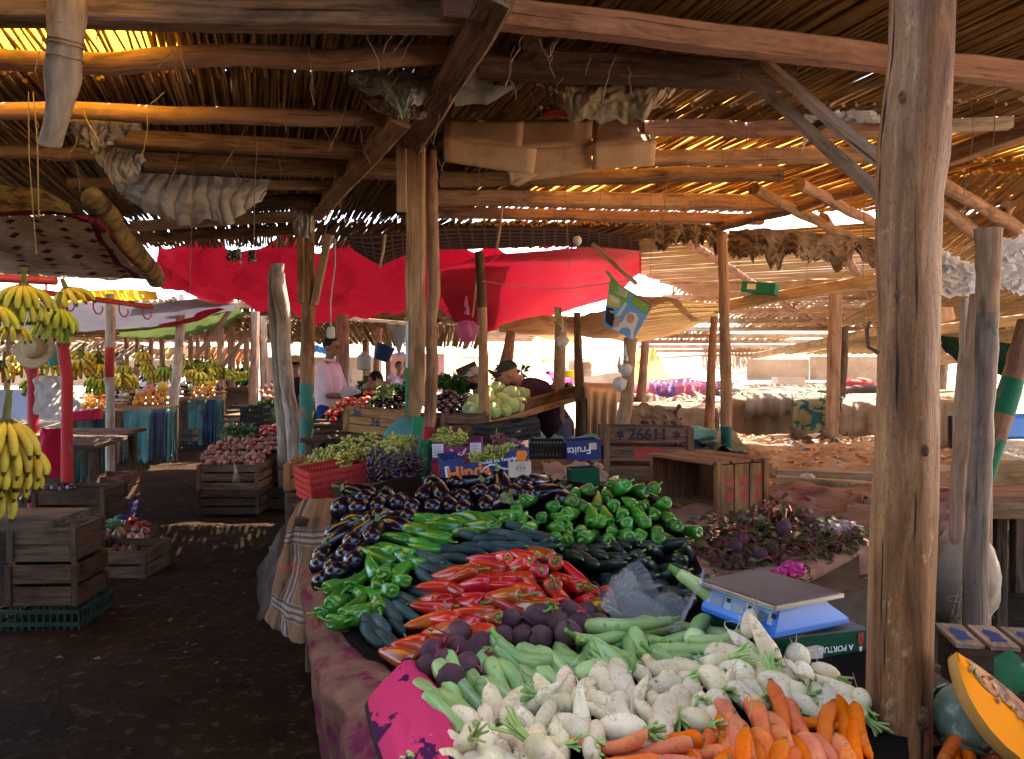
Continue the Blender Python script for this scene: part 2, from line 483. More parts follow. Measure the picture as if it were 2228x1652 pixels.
mb = slab(MB(), [(-2.7, 2.25, 2.93), (-.45, 2.25, 2.93), (-.6, 3.9, 2.95), (-3.0, 3.9, 2.95)], sag=.02)
tag(obj('plastic_sheet', mb, TARP_Y, angle=180), 'yellow plastic sheet glowing above the gaps of the reeds over the bananas', 'sheet')
mb = slab(MB(), [(-3.6, 4.2, 2.90), (-2.3, 4.2, 2.90), (-2.5, 5.1, 2.92), (-3.8, 5.1, 2.92)], sag=.01)
tag(obj('plastic_sheet', mb, TARP_Y, angle=180), 'small yellow sheet above the quilt canopy at the roof edge', 'sheet')
mb = slab(MB(), [(-.2, 4.35, 2.93), (5.2, 4.1, 2.93), (4.6, 7.3, 2.95), (-.8, 7.5, 2.95)], sag=.02)
tag(obj('plastic_sheet', mb, TARP_O, angle=180), 'orange plastic sheet glowing through the reeds behind the cardboard', 'sheet')
mb = slab(MB(), [(-3.2, 3.9, 2.97), (.25, 4.3, 2.97), (-.8, 7.6, 2.95), (-4.2, 7.6, 2.95)], sag=.0)
tag(obj('plastic_sheet', mb, BLACKP, angle=180), 'dusty black sheet lying on the dark reeds over the aisle', 'sheet')
mb = slab(MB(), [(-8.2, -4.2, 2.98), (-1.4, -4.2, 2.98), (-1.4, 2.45, 2.98), (-8.2, 2.45, 2.98)], sag=.0, n=3)  # unseen cover added to keep light off the aisle floor
tag(obj('plastic_sheet', mb, BLACKP, angle=180), 'added unseen sheet over the aisle roof at left, keeping skylight out', 'sheet')

mb = slab(MB(), [(-.85, 1.8, 2.93), (5.4, 2.0, 2.93), (4.5, 4.0, 2.94), (-1.6, 4.0, 2.94)], sag=.0, n=4)  # opaque cover added so no sun flecks reach the heap
tag(obj('plastic_sheet', mb, BLACKP, angle=180), 'added unseen sheet over the dense reeds above the front stall, stopping sun flecks', 'sheet')
m1 = MB(); reeds(m1, (-9.2, 8.4, 2.72), (5.3, 0, 0), A2 * 2.3, .031, .032)
obj('reed_mat', m1, REED_D, r1)
mb = slab(MB(), [(.75, -4.2, 2.98), (6.3, -4.2, 2.98), (6.3, 1.6, 2.98), (.75, 1.6, 2.98)], sag=.0, n=3)  # unseen cover added to block light from behind right
tag(obj('plastic_sheet', mb, BLACKP, angle=180), 'added unseen sheet over the roof at right, keeping skylight out', 'sheet')
mb = slab(MB(), [(-1.4, -4.2, 2.985), (.75, -4.2, 2.985), (.75, -1.5, 2.985), (-1.4, -1.5, 2.985)], sag=.0, n=3)  # added to shrink the overhead opening that lights the front stall
tag(obj('plastic_sheet', mb, BLACKP, angle=180), 'added unseen sheet over the passage behind the viewer, narrowing the light strip', 'sheet')
mb = MB().grid(lambda u, v: V(-8 + 14.3 * u, -4.4 + .08 * math.sin(u * 70), .05 + 2.6 * v), 90, 6, 14, 2.6)
tag(obj('sky_block_canvas', mb, mat('brown_canvas', (.06, .035, .02), (.10, .06, .035), 3, .9, .2, .1), angle=180), 'brown canvas screen added behind the viewer to block the low sky', 'wall')  # unseen, added to block low sky and cut the frontal fill

def pbeam(name, a, b, w, h, m, parent=None, jit=.006, roll=0, round_=False, sag=0, wave=0.0, label=None, seg=10):
    """A roof timber between two points."""
    mb = MB(); a = Vector(a); b = Vector(b)
    if round_:
        pts = []
        for i in range(seg + 1):
            t = i / seg; p = a.lerp(b, t)
            pts.append(p + V(0, 0, wave * fbm((t * 4, a.y, 3), 1, 2)) + V(0, wave * .5 * fbm((t * 4, a.y, 7), 1, 2), 0))
        mb.tube(pts, [w / 2 * (1 + .10 * fbm((i * .6, a.x, 2), 1, 2)) for i in range(seg + 1)], n=10, jit=jit)
    else:
        mb.beam(a, b, w, h, roll, seg, jit, .1, sag)
    return obj(name, mb, m, parent, label=label)

# purlins of the near roof (a..b in view coordinates at their own distance)
PZ = [  # X0,Y0,d0,  X1,Y1,d1, width, height, material, round
    (-160, 232, 3.82, 900, 264, 4.02, .085, .075, W_LOG, 1), (230, 300, 4.38, 890, 335, 4.55, .095, .085, W_BEAM, 0),
    (-120, 330, 4.6, 250, 335, 4.6, .08, .08, W_BEAM, 1), (320, 352, 4.95, 880, 372, 5.05, .11, .10, W_BEAM, 0),
    (150, 398, 5.4, 760, 405, 5.45, .08, .055, W_SAWN, 0), (330, 430, 5.9, 740, 440, 5.9, .09, .08, W_DARK, 1),
    (290, 492, 7.1, 660, 470, 6.9, .11, .08, W_SAWN, 0), (300, 520, 7.6, 660, 500, 7.2, .10, .08, W_BEAM, 0),
    (950, 430, 5.92, 1720, 444, 5.98, .12, .105, W_SAWN, 0), (950, 463, 6.4, 1660, 478, 6.5, .10, .08, W_LOG, 0),
    (1400, 278, 4.18, 1940, 288, 4.2, .085, .08, W_LOG, 1), (1420, 345, 4.75, 1930, 336, 4.7, .085, .08, W_SAWN, 0),
    (960, 390, 5.25, 1700, 376, 5.2, .10, .10, W_BEAM, 1), (1040, 140, 3.3, 1720, 165, 3.4, .12, .1, W_DARK, 0),
    (-120, 20, 2.78, 1020, 42, 2.84, .10, .09, W_ROUGH, 0), (1550, 502, 6.6, 1910, 400, 5.4, .09, .085, W_LOG, 1),
    (2040, 352, 4.5, 2300, 255, 4.05, .10, .09, W_BEAM, 0), (2040, 396, 4.9, 2290, 540, 7.0, .09, .08, W_BEAM, 1),
    (2030, 430, 5.4, 2290, 640, 9.0, .10, .08, W_LOG, 1), (2050, 274, 4.1, 2200, 268, 4.08, .06, .06, W_PALE, 0),
    (1740, 400, 5.2, 1930, 500, 7.0, .08, .07, W_LOG, 1), (1640, 410, 5.4, 1910, 545, 7.4, .08, .07, W_BEAM, 1)]
for X0, Y0, d0, X1, Y1, d1, ww, hh, m, rd in PZ:
    pbeam('purlin', W(X0, Y0, d0), W(X1, Y1, d1), ww, hh, m, r1, round_=bool(rd), wave=.03 if rd else 0, jit=.008)
# the wavy peeled log at the upper left and the long timber running off to the right
mb = MB()
mb.tube([W(x, y, 3.2) for x, y in ((-90, 128), (0, 130), (130, 137), (250, 140), (340, 130), (430, 122), (520, 121), (620, 127), (720, 131), (800, 126), (880, 120), (990, 118))],
        [.043, .043, .042, .045, .047, .045, .046, .044, .042, .043, .042, .038], n=12, jit=.007)
obj('purlin', mb, W_LOG, r1, label='wavy peeled log')
pbeam('purlin', W(960, 12, 2.76), W(2330, 178, 3.5), .085, .095, W_LOG, r1, jit=.009, seg=16, label='long timber with netting marks')
pbeam('beam', W(1100, -40, 2.55), W(903, 300, 4.3), .115, .15, W_ROUGH, r1, jit=.01, roll=.35, seg=14, label='rough main beam')
pbeam('beam', W(880, 248, 3.9), W(690, 462, 6.3), .10, .13, W_SAWN, r1, jit=.006, roll=.3, seg=10, label='sawn main beam')
pbeam('beam', W(1160, 90, 3.1), W(1040, 230, 4.2), .08, .07, W_DARK, r1)
pbeam('brace', W(1662, 136, 3.2), W(1935, 368, 2.35), .034, .036, W_SAWN, r1)
pbeam('brace', W(1622, 160, 3.2), W(1935, 442, 2.35), .034, .036, W_BEAM, r1)
pbeam('brace', W(1752, 290, 2.83), W(1808, 258, 2.78), .04, .03, W_DARK, r1)

# right hall: reeds running the other way with white gaps
r2 = roof('pale reed roof full of bright gaps over the right hall', (4, 9, 2.5))
E1 = V(.46, .89, 0); E2 = V(.89, -.46, 0)
def gap_r(p):
    return fbm((p.x, p.y, 1.3), .55, 3) > .27
m1 = MB(); reeds(m1, V(1.35, 6.9, 2.68) - E2 * 1.1, E1 * 12, E2 * 4.5, .036, .026, z1=-.3, jit=.03, gapfn=gap_r)
reeds(m1, V(4.3, 5.4, 2.70), E1 * 12, E2 * 3.6, .03, .026, z1=-.3, jit=.03, gapfn=gap_r)
obj('reed_mat', m1, REED_P, r2)
for k in range(6):
    o = V(1.35, 6.9, 2.63) + E2 * (k * 1.25)
    pbeam('purlin', o, o + E1 * 12 + V(0, 0, -.3), .09, .08, W_LOG, r2, round_=True, wave=.03)
r3 = roof('low far reed roof sloping to bright eaves beyond the empty tables', (6, 17, 2.0))
def gap_f(p):
    return fbm((p.x * .5, p.y, 4.3), .45, 3) > .22 - .02 * (p.y - 12)
m1 = MB()
for q in range(8):
    reeds(m1, V(2.2 + q * .2, 10.5 + q * 1.7, 2.66 - q * .083), (15, 0, 0), V(.25, 1.75, -.083), .05, .045, jit=.04, kinks=1, gapfn=gap_f)
obj('reed_mat', m1, REED_P, r3)
for q in range(9):
    y = 10.6 + q * 1.65
    pbeam('purlin', V(2.1 + q * .2, y, 2.6 - q * .081), V(17, y - .6, 2.6 - q * .081), .12, .10, W_PLANK if q % 3 == 2 else W_SAWN, r3)
pbeam('rafter', W(1560, 668, 7.6), W(1920, 606, 7.2), .13, .10, W_PLANK, r3)
pbeam('rafter', W(1640, 775, 19), W(1905, 722, 13), .2, .12, W_PLANK, r3)
pbeam('rafter', W(1660, 628, 7.9), W(1910, 615, 7.6), .14, .12, W_SAWN, r3)
pbeam('rafter', W(2030, 718, 8.0), W(2260, 690, 8.0), .14, .10, W_PLANK, r3)
pbeam('rafter', W(2030, 785, 9.0), W(2120, 772, 9.0), .16, .12, W_PLANK, r3)
# far left: long brown roof over the fruit stalls
r4 = roof('long brown reed roof over the fruit stalls in the distance', (-4, 18, 2.4))
m1 = MB()
for q in range(6):
    reeds(m1, V(-14 + q * -.9, 13.4 + q * 3.2, 2.58 - q * .015), (15.2, 0, 0), A2 * 3.3, .075, .08, jit=.03, kinks=1)
obj('reed_mat', m1, REED_D, r4)
for q in range(9):
    pbeam('purlin', V(-15, 13.5 + q * 2.2, 2.5), V(.8, 13.5 + q * 2.2, 2.5), .12, .1, W_BEAM, r4)
pbeam('purlin', W(655, 684, 13.2), W(905, 705, 12.8), .05, .05, W_PLANK, r4)
m1 = MB(); reeds(m1, W(655, 688, 13.3), W(905, 708, 12.9) - W(655, 688, 13.3), V(-.5, 1.7, .08), .04, .036, kinks=1)
obj('reed_mat', m1, REED_P, r4)
m1 = MB(); reeds(m1, W(560, 742, 16.5), W(1050, 757, 16.5) - W(560, 742, 16.5), V(0.3, -3.0, .30), .05, .05, kinks=1, z1=.0)
obj('reed_mat', m1, REED, r4)
# far right behind the thick post
r5 = roof('shabby reed roof with torn white plastic at the right edge', (5, 8, 2.4))
m1 = MB(); reeds(m1, V(2.9, 5.2, 2.72), (5.5, -.6, 0), V(.6, 2.6, -.25), .026, .026); reeds(m1, V(4.3, 8.6, 2.45), (7, 0, 0), V(.6, 3.5, -.35), .034, .032)
reeds(m1, V(6.0, 13, 2.1), (9, 0, 0), V(.6, 6.5, -.3), .06, .06)
obj('reed_mat', m1, REED, r5)
# ------------------------------------------------------------------ posts
def post(label, pts, rad, mats, mi=0, n=12, jit=.006, square=False, group=None, ground=True, name='wooden_post', sub=4, bumps=()):
    """pts: (X, Y, d) down the post; radii per point; continues to the ground."""
    P = [W(*p) for p in pts]
    rad = list(rad) if isinstance(rad, (list, tuple)) else [rad] * len(P)
    if ground:
        P.append(V(P[-1].x + (P[-1].x - P[-2].x) * .3, P[-1].y, -.05)); rad.append(rad[-1] * 1.05)
    Q = []; rr = []
    for i in range(len(P) - 1):
        for k in range(sub):
            t = k / sub; Q.append(P[i].lerp(P[i + 1], t)); rr.append(rad[i] * (1 - t) + rad[i + 1] * t)
    Q.append(P[-1]); rr.append(rad[-1])
    rr = [r * (1 + .05 * fbm((q.x * 3, q.y, q.z * 4), 1.5, 3)) for r, q in zip(rr, Q)]
    mb = MB(); sq = None
    if square: sq = [(1, -.8), (1, .8), (.8, 1), (-.8, 1), (-1, .8), (-1, -.8), (-.8, -1), (.8, -1)]
    f = mi
    if callable(mi): f = lambda i: mi(Q[i].z)
    mb.tube(Q, rr, n=n, jit=jit, prof=sq, mi=f)
    return tag(obj(name, mb, mats), label, 'post', group)

# the thick worn post close to the viewer
mb = MB()
pp = [(2003, -260, 1.66, 66), (2003, 0, 1.66, 65), (1999, 130, 1.66, 64.5), (1984, 300, 1.66, 71), (1981, 345, 1.66, 72), (1973, 430, 1.66, 67), (1971, 560, 1.66, 65), (1974, 700, 1.66, 62),
      (1972, 830, 1.66, 61), (1970, 1000, 1.66, 63), (1965, 1120, 1.66, 66), (1961, 1240, 1.66, 66), (1957, 1400, 1.66, 65), (1956, 1500, 1.66, 66), (1952, 1652, 1.66, 69), (1948, 1900, 1.66, 70), (1940, 2330, 1.66, 74)]
Q = []; rr = []
for i in range(len(pp) - 1):
    for k in range(5):
        t = k / 5; a, b = pp[i], pp[i + 1]
        Q.append(W(*(a[j] * (1 - t) + b[j] * t for j in range(3)))); rr.append((a[3] * (1 - t) + b[3] * t) / FX * 1.66)
def ridge(a, z):
    return 1 + .035 * math.sin(3 * a + 1.3 + z * .8) + .03 * math.sin(5 * a + z * 2.1) + .02 * fbm((math.cos(a) * 2, math.sin(a) * 2, z * 3), 1.6, 4)
rings = []; gs = []
for q, r in zip(Q, rr):
    ring = []; g = []
    for j in range(40):
        a = 2 * PI * j / 40; k = r * ridge(a, q.z)
        ring.append(q + V(math.cos(a) * k, math.sin(a) * k, 0)); g.append((math.cos(a) * r, math.sin(a) * r, -q.z))
    rings.append(ring); gs.append(g)
mb.rings(rings, True, True, gs)
big = tag(obj('wooden_post', mb, W_MAIN, angle=180), 'thick worn round post rising in front of the carrots and scale', 'post')
KN = mat('dark_knot', (.05, .025, .014), (.20, .10, .05), 60, .8, .8)
for X, Y, r_ in ((1958, 210, .007), (1945, 640, .006), (1990, 980, .007), (1985, 1560, .013), (1960, 1300, .006)):
    p = W(X, Y, 1.605); n_ = (p - V(.815 if Y < 700 else .80, 1.66, p.z)); n_.z = 0; n_.normalize()
    p = V(W(1972, Y, 1.66).x, 1.66, p.z) + n_ * (.0615 + .002 * math.sin(Y))
    obj('knot', MB().blob(p, (r_, r_ * .5, r_ * 1.7), 14, 10, lambda a, q: 1 + .25 * fbm((math.cos(a) * 2 + Y, math.sin(a) * 2, q * 2), 1.5, 3)), KN, big)
mb = MB()
mb.tube([W(1905, 700, 1.6) + V(-.012, 0, 0), W(1899, 718, 1.6) + V(-.012, 0, 0), W(1900, 755, 1.6) + V(-.01, 0, 0), W(1912, 768, 1.6)], .004, n=6)
obj('nail', mb, mat('rust', (.08, .04, .03), (.16, .08, .05), 60, .8), big)

# the pair in the middle: sawn post hung beside a round pole
post('sawn post with a pale blue painted edge beside the crooked pole', [(905, 318, 4.42), (905, 500, 4.42), (904, 700, 4.42), (903, 870, 4.42), (900, 908, 4.42)], [.05, .05, .05, .048, .03],
     [W_POST], square=True, ground=False, jit=.006)
mb = MB(); mb.beam(W(887, 650, 4.40), W(885, 902, 4.40), .012, .06, seg=8, jit=.002)
edge = [o for o in C.objects if o.name.startswith('wooden_post')][-1]
mb2 = MB(); mb2.beam(W(886.5, 700, 4.38), W(886, 800, 4.38), .012, .07, seg=6, jit=.001, mi=0); mb2.beam(W(886, 800, 4.38), W(885, 902, 4.38), .012, .07, seg=6, jit=.001, mi=1)
obj('paint_edge', mb2, [W_PBLUE, W_GREEN], edge)
post('crooked round pole with flaking green paint at its foot', [(938, 330, 4.55), (940, 450, 4.55), (942, 560, 4.55), (945, 640, 4.55), (938, 690, 4.55), (940, 800, 4.55), (936, 900, 4.5), (930, 960, 4.45), (925, 1010, 4.4), (917, 1068, 4.35)],
     [.034, .034, .036, .038, .032, .036, .037, .035, .034, .032], [W_POST, W_GREEN, W_RED], mi=lambda z: 1 if z < 1.06 else (2 if z < 1.14 else 0), jit=.005)
mb = MB(); mb.beam(W(873, 300, 4.36), W(874, 462, 4.36), .055, .03, jit=.003)
tag(obj('board', mb, W_SAWN), 'short pale board nailed against the top of the sawn post', 'board')
mb = MB(); mb.box(W(908, 926, 4.36), (.055, .05, .1), Euler((0, .1, .2)).to_matrix())
tag(obj('wood_block', mb, W_GREEN), 'green painted block below the sawn post', 'block')
# teal-footed post on the aisle
p2 = post('post with worn teal paint on its lower half beside the aisle', [(672, 480, 6.9), (672, 560, 6.9), (671, 660, 6.9), (669, 760, 6.9), (668, 812, 6.9), (667, 900, 6.9), (666, 1000, 6.9)],
     [.05, .052, .058, .062, .062, .062, .062], [W_POST, W_TEAL], mi=lambda z: 1 if z < 1.38 else 0, jit=.006)
pbeam('side_board', W(655, 488, 6.82), W(656, 660, 6.82), .05, .07, W_POST, p2)
pbeam('brace', W(716, 510, 6.85), W(683, 662, 6.85), .06, .05, W_SAWN, p2)
post('pale bent trunk with a white cloth top behind the teal post', [(603, 575, 8.4), (606, 620, 8.4), (618, 690, 8.4), (618, 760, 8.4), (626, 850, 8.4), (642, 950, 8.3)], [.07, .075, .075, .072, .075, .085], [W_PALE])
post('straighter thin trunk tied to the pale bent trunk', [(592, 590, 8.5), (596, 680, 8.5), (602, 760, 8.5), (608, 850, 8.5), (616, 945, 8.5)], [.04, .06, .06, .06, .062], [W_PALE])
post('dark stick pole in front of the cabbages', [(1043, 548, 6.4), (1048, 640, 6.4), (1052, 760, 6.4), (1052, 850, 6.4), (1056, 960, 6.4)], [.036, .036, .038, .044, .05], [W_DARK, W_POST], mi=lambda z: 1 if z < 2.0 else 0)
post('slim post with a dark green foot beside the numbered crate', [(1571, 505, 5.5), (1575, 620, 5.5), (1578, 760, 5.5), (1580, 860, 5.5), (1580, 995, 5.5)], [.034, .036, .038, .04, .038], [W_POST, wood('dark_green_paint', (.1, .06, .04), (.2, .12, .08), None, .5, paint=(.012, .075, .06), pthr=(.34, .4))], mi=lambda z: 1 if z < 1.15 else 0)
post('thin brown post behind the slim green footed post', [(1554, 690, 7.6), (1548, 800, 7.6), (1543, 930, 7.6)], [.035, .04, .05], [W_POST])
post('pale post at the corner of the draped empty table', [(1819, 640, 6.9), (1815, 760, 6.9), (1810, 960, 6.9)], [.045, .045, .045], [W_SAWN], square=True)
post('leaning dark pole beside the red onion sack', [(1837, 712, 8.2), (1834, 800, 8.2), (1826, 880, 8.2)], [.045, .045, .055], [W_DARK])
post('thick pale trunk under the hanging poster', [(1372, 735, 6.0), (1368, 800, 6.0), (1364, 870, 6.0), (1352, 935, 6.0)], [.05, .048, .05, .06], [W_SAWN])
post('brown post with a red smear behind the old man', [(1221, 690, 8.3), (1218, 780, 8.3), (1216, 860, 8.3)], [.06, .06, .062], [W_SAWN])
post('twisted dark double pole near the tan drape', [(1256, 680, 7.4), (1258, 780, 7.4), (1263, 895, 7.4)], [.03, .04, .05], [W_DARK])
post('thin pole between the tan tents', [(1405, 740, 9.5), (1400, 800, 9.5), (1394, 872, 9.5)], [.05, .05, .06], [W_LOG])
post('leaning trunk behind the cabbages', [(1112, 720, 9.5), (1105, 770, 9.5), (1092, 830, 9.5), (1083, 850, 9.5)], [.05, .07, .09, .1], [W_POST])
post('tall grey brown post behind the man in pink', [(745, 685, 11.0), (747, 760, 11), (742, 830, 11), (740, 900, 11)], [.085, .09, .11, .12], [W_LOG])
post('thin post behind the white capped man', [(825, 715, 11.5), (820, 780, 11.5), (815, 850, 11.5)], [.05, .045, .05], [W_SAWN])
# right hand group
post('grey post streaked with green paint right of the thick post', [(2150, 497, 2.95), (2150, 600, 2.95), (2146, 760, 2.95), (2138, 900, 2.95), (2132, 1040, 2.95), (2124, 1190, 2.95)], [.046, .043, .04, .038, .04, .042],
     [W_SAWN, wood('streaked_green_post', (.2, .13, .09), (.36, .25, .18), None, .5, paint=(.02, .13, .065), pthr=(.57, .61), pscale=1.4)], mi=lambda z: 1 if z < 1.7 else 0)
post('pale bent limb leaning on the green streaked post', [(2128, 640, 3.2), (2118, 760, 3.2), (2110, 860, 3.2), (2098, 960, 3.2), (2086, 1035, 3.2)], [.03, .034, .034, .032, .032], [W_SAWN])
post('slanting pole with green painted sections at the right edge', [(2240, 700, 3.3), (2212, 800, 3.3), (2180, 900, 3.3), (2148, 1010, 3.3), (2138, 1060, 3.3)], [.045, .045, .045, .04, .035],
     [W_POST, W_GREEN], mi=lambda z: 1 if (1.28 < z < 1.42 or 1.0 < z < 1.2) else 0)
post('thin light stick at the right edge', [(2098, 650, 4.2), (2098, 760, 4.2), (2085, 900, 4.2)], [.02, .025, .025], [W_PALE])
post('thin far post beyond the right tables', [(2050, 740, 9.0), (2052, 800, 9.0), (2048, 860, 9)], [.05, .05, .05], [W_SAWN])
# posts along the fruit stalls on the left (repeats far down the aisle)
post('post with a red painted middle beside the fruit stall', [(240, 640, 9.6), (241, 700, 9.6), (239, 740, 9.6), (238, 805, 9.6), (240, 870, 9.6), (240, 890, 9.6)], [.05, .055, .055, .055, .05, .05], [W_PALE, W_RED], mi=lambda z: 1 if 1.42 < z < 1.78 else 0)
post('red painted pole behind the nearest bananas', [(126, 660, 6.0), (134, 740, 6.0), (146, 815, 6.0), (146, 900, 6.0)], [.04, .042, .042, .04], [W_RED])
post('short red painted pole beside the straw hat', [(66, 760, 8.0), (70, 800, 8.0), (72, 830, 8.0)], [.05, .05, .05], [W_RED])
post('pale pole at the oranges stall corner', [(396, 640, 12.5), (392, 720, 12.5), (386, 800, 12.5), (378, 872, 12.5)], [.06, .07, .07, .075], [W_PALE])
far_posts = [(480, 715, 16), (505, 705, 17), (536, 700, 19), (556, 690, 13), (572, 700, 13.5), (330, 735, 22), (352, 735, 20), (415, 735, 21), (452, 728, 18), (300, 738, 24), (275, 740, 25), (20, 742, 20), (500, 735, 24), (430, 735, 26), (845, 735, 17), (795, 735, 16)]
for X, Y, d in far_posts:
    dx = R(-5, 5)
    post('thin distant pole under the long brown roof', [(X, Y - 12, d), (X + dx * .5, 790, d), (X + dx, 830, d)], [.07, .07, .08], [W_LOG if d > 16 else W_SAWN], n=7, sub=2, group='distant poles of the fruit stalls')
for X0, Y0, X1, Y1, d, l in ((500, 676, 425, 780, 13, 'long slanting brace above the distant green bananas'), (560, 700, 470, 815, 14, 'second slanting brace crossing the distant bananas')):
    tag(pbeam('brace_pole', W(X0, Y0, d), W(X1, Y1, d), .08, .08, W_LOG, round_=True), l, 'pole')
# hanging stub of a post at the upper left, wrapped in dusty string
mb = MB()
mb.tube([W(150, -30, 2.72), W(147, 30, 2.72), W(142, 100, 2.74), (W(137, 170, 2.76)), W(126, 230, 2.78), W(118, 280, 2.8), W(112, 318, 2.82)], [.060, .060, .056, .055, .045, .038, .034], n=12, jit=.014)
hp = tag(obj('hanging_stub', mb, mat('dusty_grey_wood', (.17, .12, .085), (.34, .26, .19), 30, .95, .5, stretch=(1, 1, .3))), 'dusty grey post stub hanging from the roof at upper left', 'post')
STR = mat('dusty_string', (.14, .10, .07), (.26, .19, .13), 30, .95, 0)
mb = MB()
for yy in (95, 104, 62, 132):
    pts = [W(143 + 0, yy, 2.73) + V(math.cos(a) * .056, math.sin(a) * .056, .006 * math.sin(2 * a)) for a in [2 * PI * k / 14 for k in range(15)]]
    mb.tube(pts, .003, n=4, cap=False)
obj('string_wrap', mb, STR, hp)
# ------------------------------------------------------------------ vegetables: materials
def gloss(name, c1, c2, rough=.18, scale=9, val=.2, hue=.01, coat=.4, spec=.5, stain=None, sthr=(.6, .7), sscale=25, bump=.05, sss=0):
    return mat(name, c1, c2, scale, rough, bump, spec, kind='obj', stain=stain, sscale=sscale, sthr=sthr, val=val, hue=hue, coat=coat, bdist=.002, sss=sss)
V_EGG = gloss('eggplant_skin', (.008, .004, .008), (.012, .005, .010), .2, 20, .2, .01, .2, .45)
V_CALYX = gloss('eggplant_calyx', (.10, .13, .045), (.24, .26, .10), .6, 40, .25, .02, 0)
V_GREEN = gloss('green_pepper_skin', (.030, .15, .010), (.068, .25, .020), .22, 12, .35, .014, .25)
V_STEM = gloss('pepper_stem', (.10, .22, .03), (.22, .36, .07), .5, 30, .2, .02, 0)
V_CUKE = gloss('cucumber_skin', (.012, .032, .028), (.042, .072, .070), .42, 18, .35, .02, .05, .4, stain=(.06, .085, .085), sthr=(.5, .85), sscale=6, bump=.15)
V_CUKE2 = gloss('dark_cucumber_skin', (.006, .014, .011), (.016, .028, .022), .4, 18, .3, .02, .05, .4, stain=(.03, .04, .038), sthr=(.5, .85), sscale=6, bump=.15)
V_RED = gloss('red_pepper_skin', (.40, .007, .006), (.56, .022, .008), .24, 10, .22, .010, .2)
V_ORA = gloss('orange_pepper_skin', (.38, .030, .008), (.32, .085, .012), .24, 9, .25, .015, .2, stain=(.45, .02, .008), sthr=(.5, .6), sscale=9)
V_BRN = gloss('green_red_pepper_skin', (.10, .075, .008), (.25, .07, .01), .18, 9, .25, .03, .5, stain=(.30, .02, .01), sthr=(.52, .62), sscale=9)
V_BEET = gloss('beet_skin', (.055, .022, .026), (.12, .055, .058), .6, 16, .25, .015, 0, .3, stain=(.16, .10, .08), sthr=(.58, .75), sscale=14, bump=.5)
V_BSTEM = gloss('beet_stalk', (.22, .02, .05), (.35, .05, .09), .5, 30, .2, .01, 0)
V_ZUC = gloss('pale_squash_skin', (.17, .28, .07), (.30, .42, .14), .35, 9, .22, .015, .15, .4, stain=(.12, .10, .03), sthr=(.68, .74), sscale=26, bump=.1)
V_ZUCP = gloss('pale_round_squash_skin', (.38, .48, .22), (.50, .60, .30), .3, 9, .12, .01, .15, .4, stain=(.12, .06, .02), sthr=(.70, .72), sscale=16)
def rooty(name, c1, c2, dirt, crown, crz, ring=0.0, rough=.55, val=.14, hue=.012):
    """Root skin: dirt in fine rings and patches, a greener or darker shoulder by the stalk."""
    t = NT(name); v = t.coord('obj'); n = t.noise(v, 30, 6, .65); c = t.ramp(n, [(.3, c1), (.7, c2)])
    pz = t.n('ShaderNodeSeparateXYZ'); t.l(v, pz.inputs[0])
    rg = t.noise(t.coord('obj', (.25, .25, 1)), 150, 3, .6)
    c = t.mix(t.math('MULTIPLY', t.step(rg, .60, .70), ring), c, dirt)
    c = t.mix(t.math('MULTIPLY', t.step(t.noise(v, 55, 6, .7), .56, .70), .8), c, dirt)
    c = t.mix(t.math('MULTIPLY', t.step(t.math('ADD', pz.outputs[2], t.math('MULTIPLY', n, .012)), crz, crz + .014), .3), c, crown)
    return t.finish(t.vary(c, hue, val, .1), rough, t.math('ADD', n, t.math('MULTIPLY', rg, .6)), .45, .002, .25)
V_TURN = rooty('turnip_skin', (.60, .44, .25), (.80, .65, .42), (.27, .145, .065), (.36, .36, .12), .030, .45)
V_LEAF = gloss('turnip_stalk', (.20, .32, .06), (.42, .50, .18), .5, 30, .2, .02, 0)
V_ROOT = gloss('root_hair', (.45, .36, .24), (.6, .5, .36), .7, 30, .2, .02, 0)
V_CARR = rooty('carrot_skin', (.60, .105, .022), (.78, .20, .05), (.30, .085, .03), (.30, .16, .03), .066, .8, .5, .14, .005)
V_DARKTIP = gloss('carrot_crown', (.10, .07, .03), (.2, .16, .06), .8, 30, .2, .02, 0)

def bentz(mb, bend, ax=0):
    for i, p in enumerate(mb.v):
        q = p.copy(); q[ax] += bend * p.z * p.z; mb.v[i] = q
    return mb

def T_egg(k):
    L, r = R(.064, .076), R(.034, .038)
    pr = [(-L, .004), (-L * .97, r * .42), (-L * .85, r * .8), (-L * .6, r * 1.02), (-L * .2, r * 1.04), (L * .2, r * .9), (L * .55, r * .72), (L * .8, r * .55), (L * .93, r * .3), (L, .004)]
    b = R(-1.5, 1.5)
    m = bentz(MB().lathe(pr, 18), b)
    c = MB(); n = 20; rings = []
    for z, rr, lob in ((L * 1.02, .006, 0), (L * .98, r * .34, 0), (L * .90, r * .48, .0), (L * .80, r * .60, .15), (L * .70, r * .68, .7)):
        rings.append([V(math.cos(2 * PI * i / n), math.sin(2 * PI * i / n), 0) * (rr * 1.06 if lob < .5 else rr * 1.07) + V(0, 0, z + lob * .016 * (.5 - .5 * math.cos(5 * 2 * PI * i / n)) * 1.2) for i in range(n)])
    c.rings(rings, True, False); c.tube([V(0, 0, L), V(.004, 0, L + .018), V(.012, .003, L + .036)], [.006, .005, .0065], 7)
    bentz(c, b)
    return ('eggplant', m.mesh('eggplant', V_EGG, angle=180), [('calyx', c.mesh('calyx', V_CALYX, angle=180))])

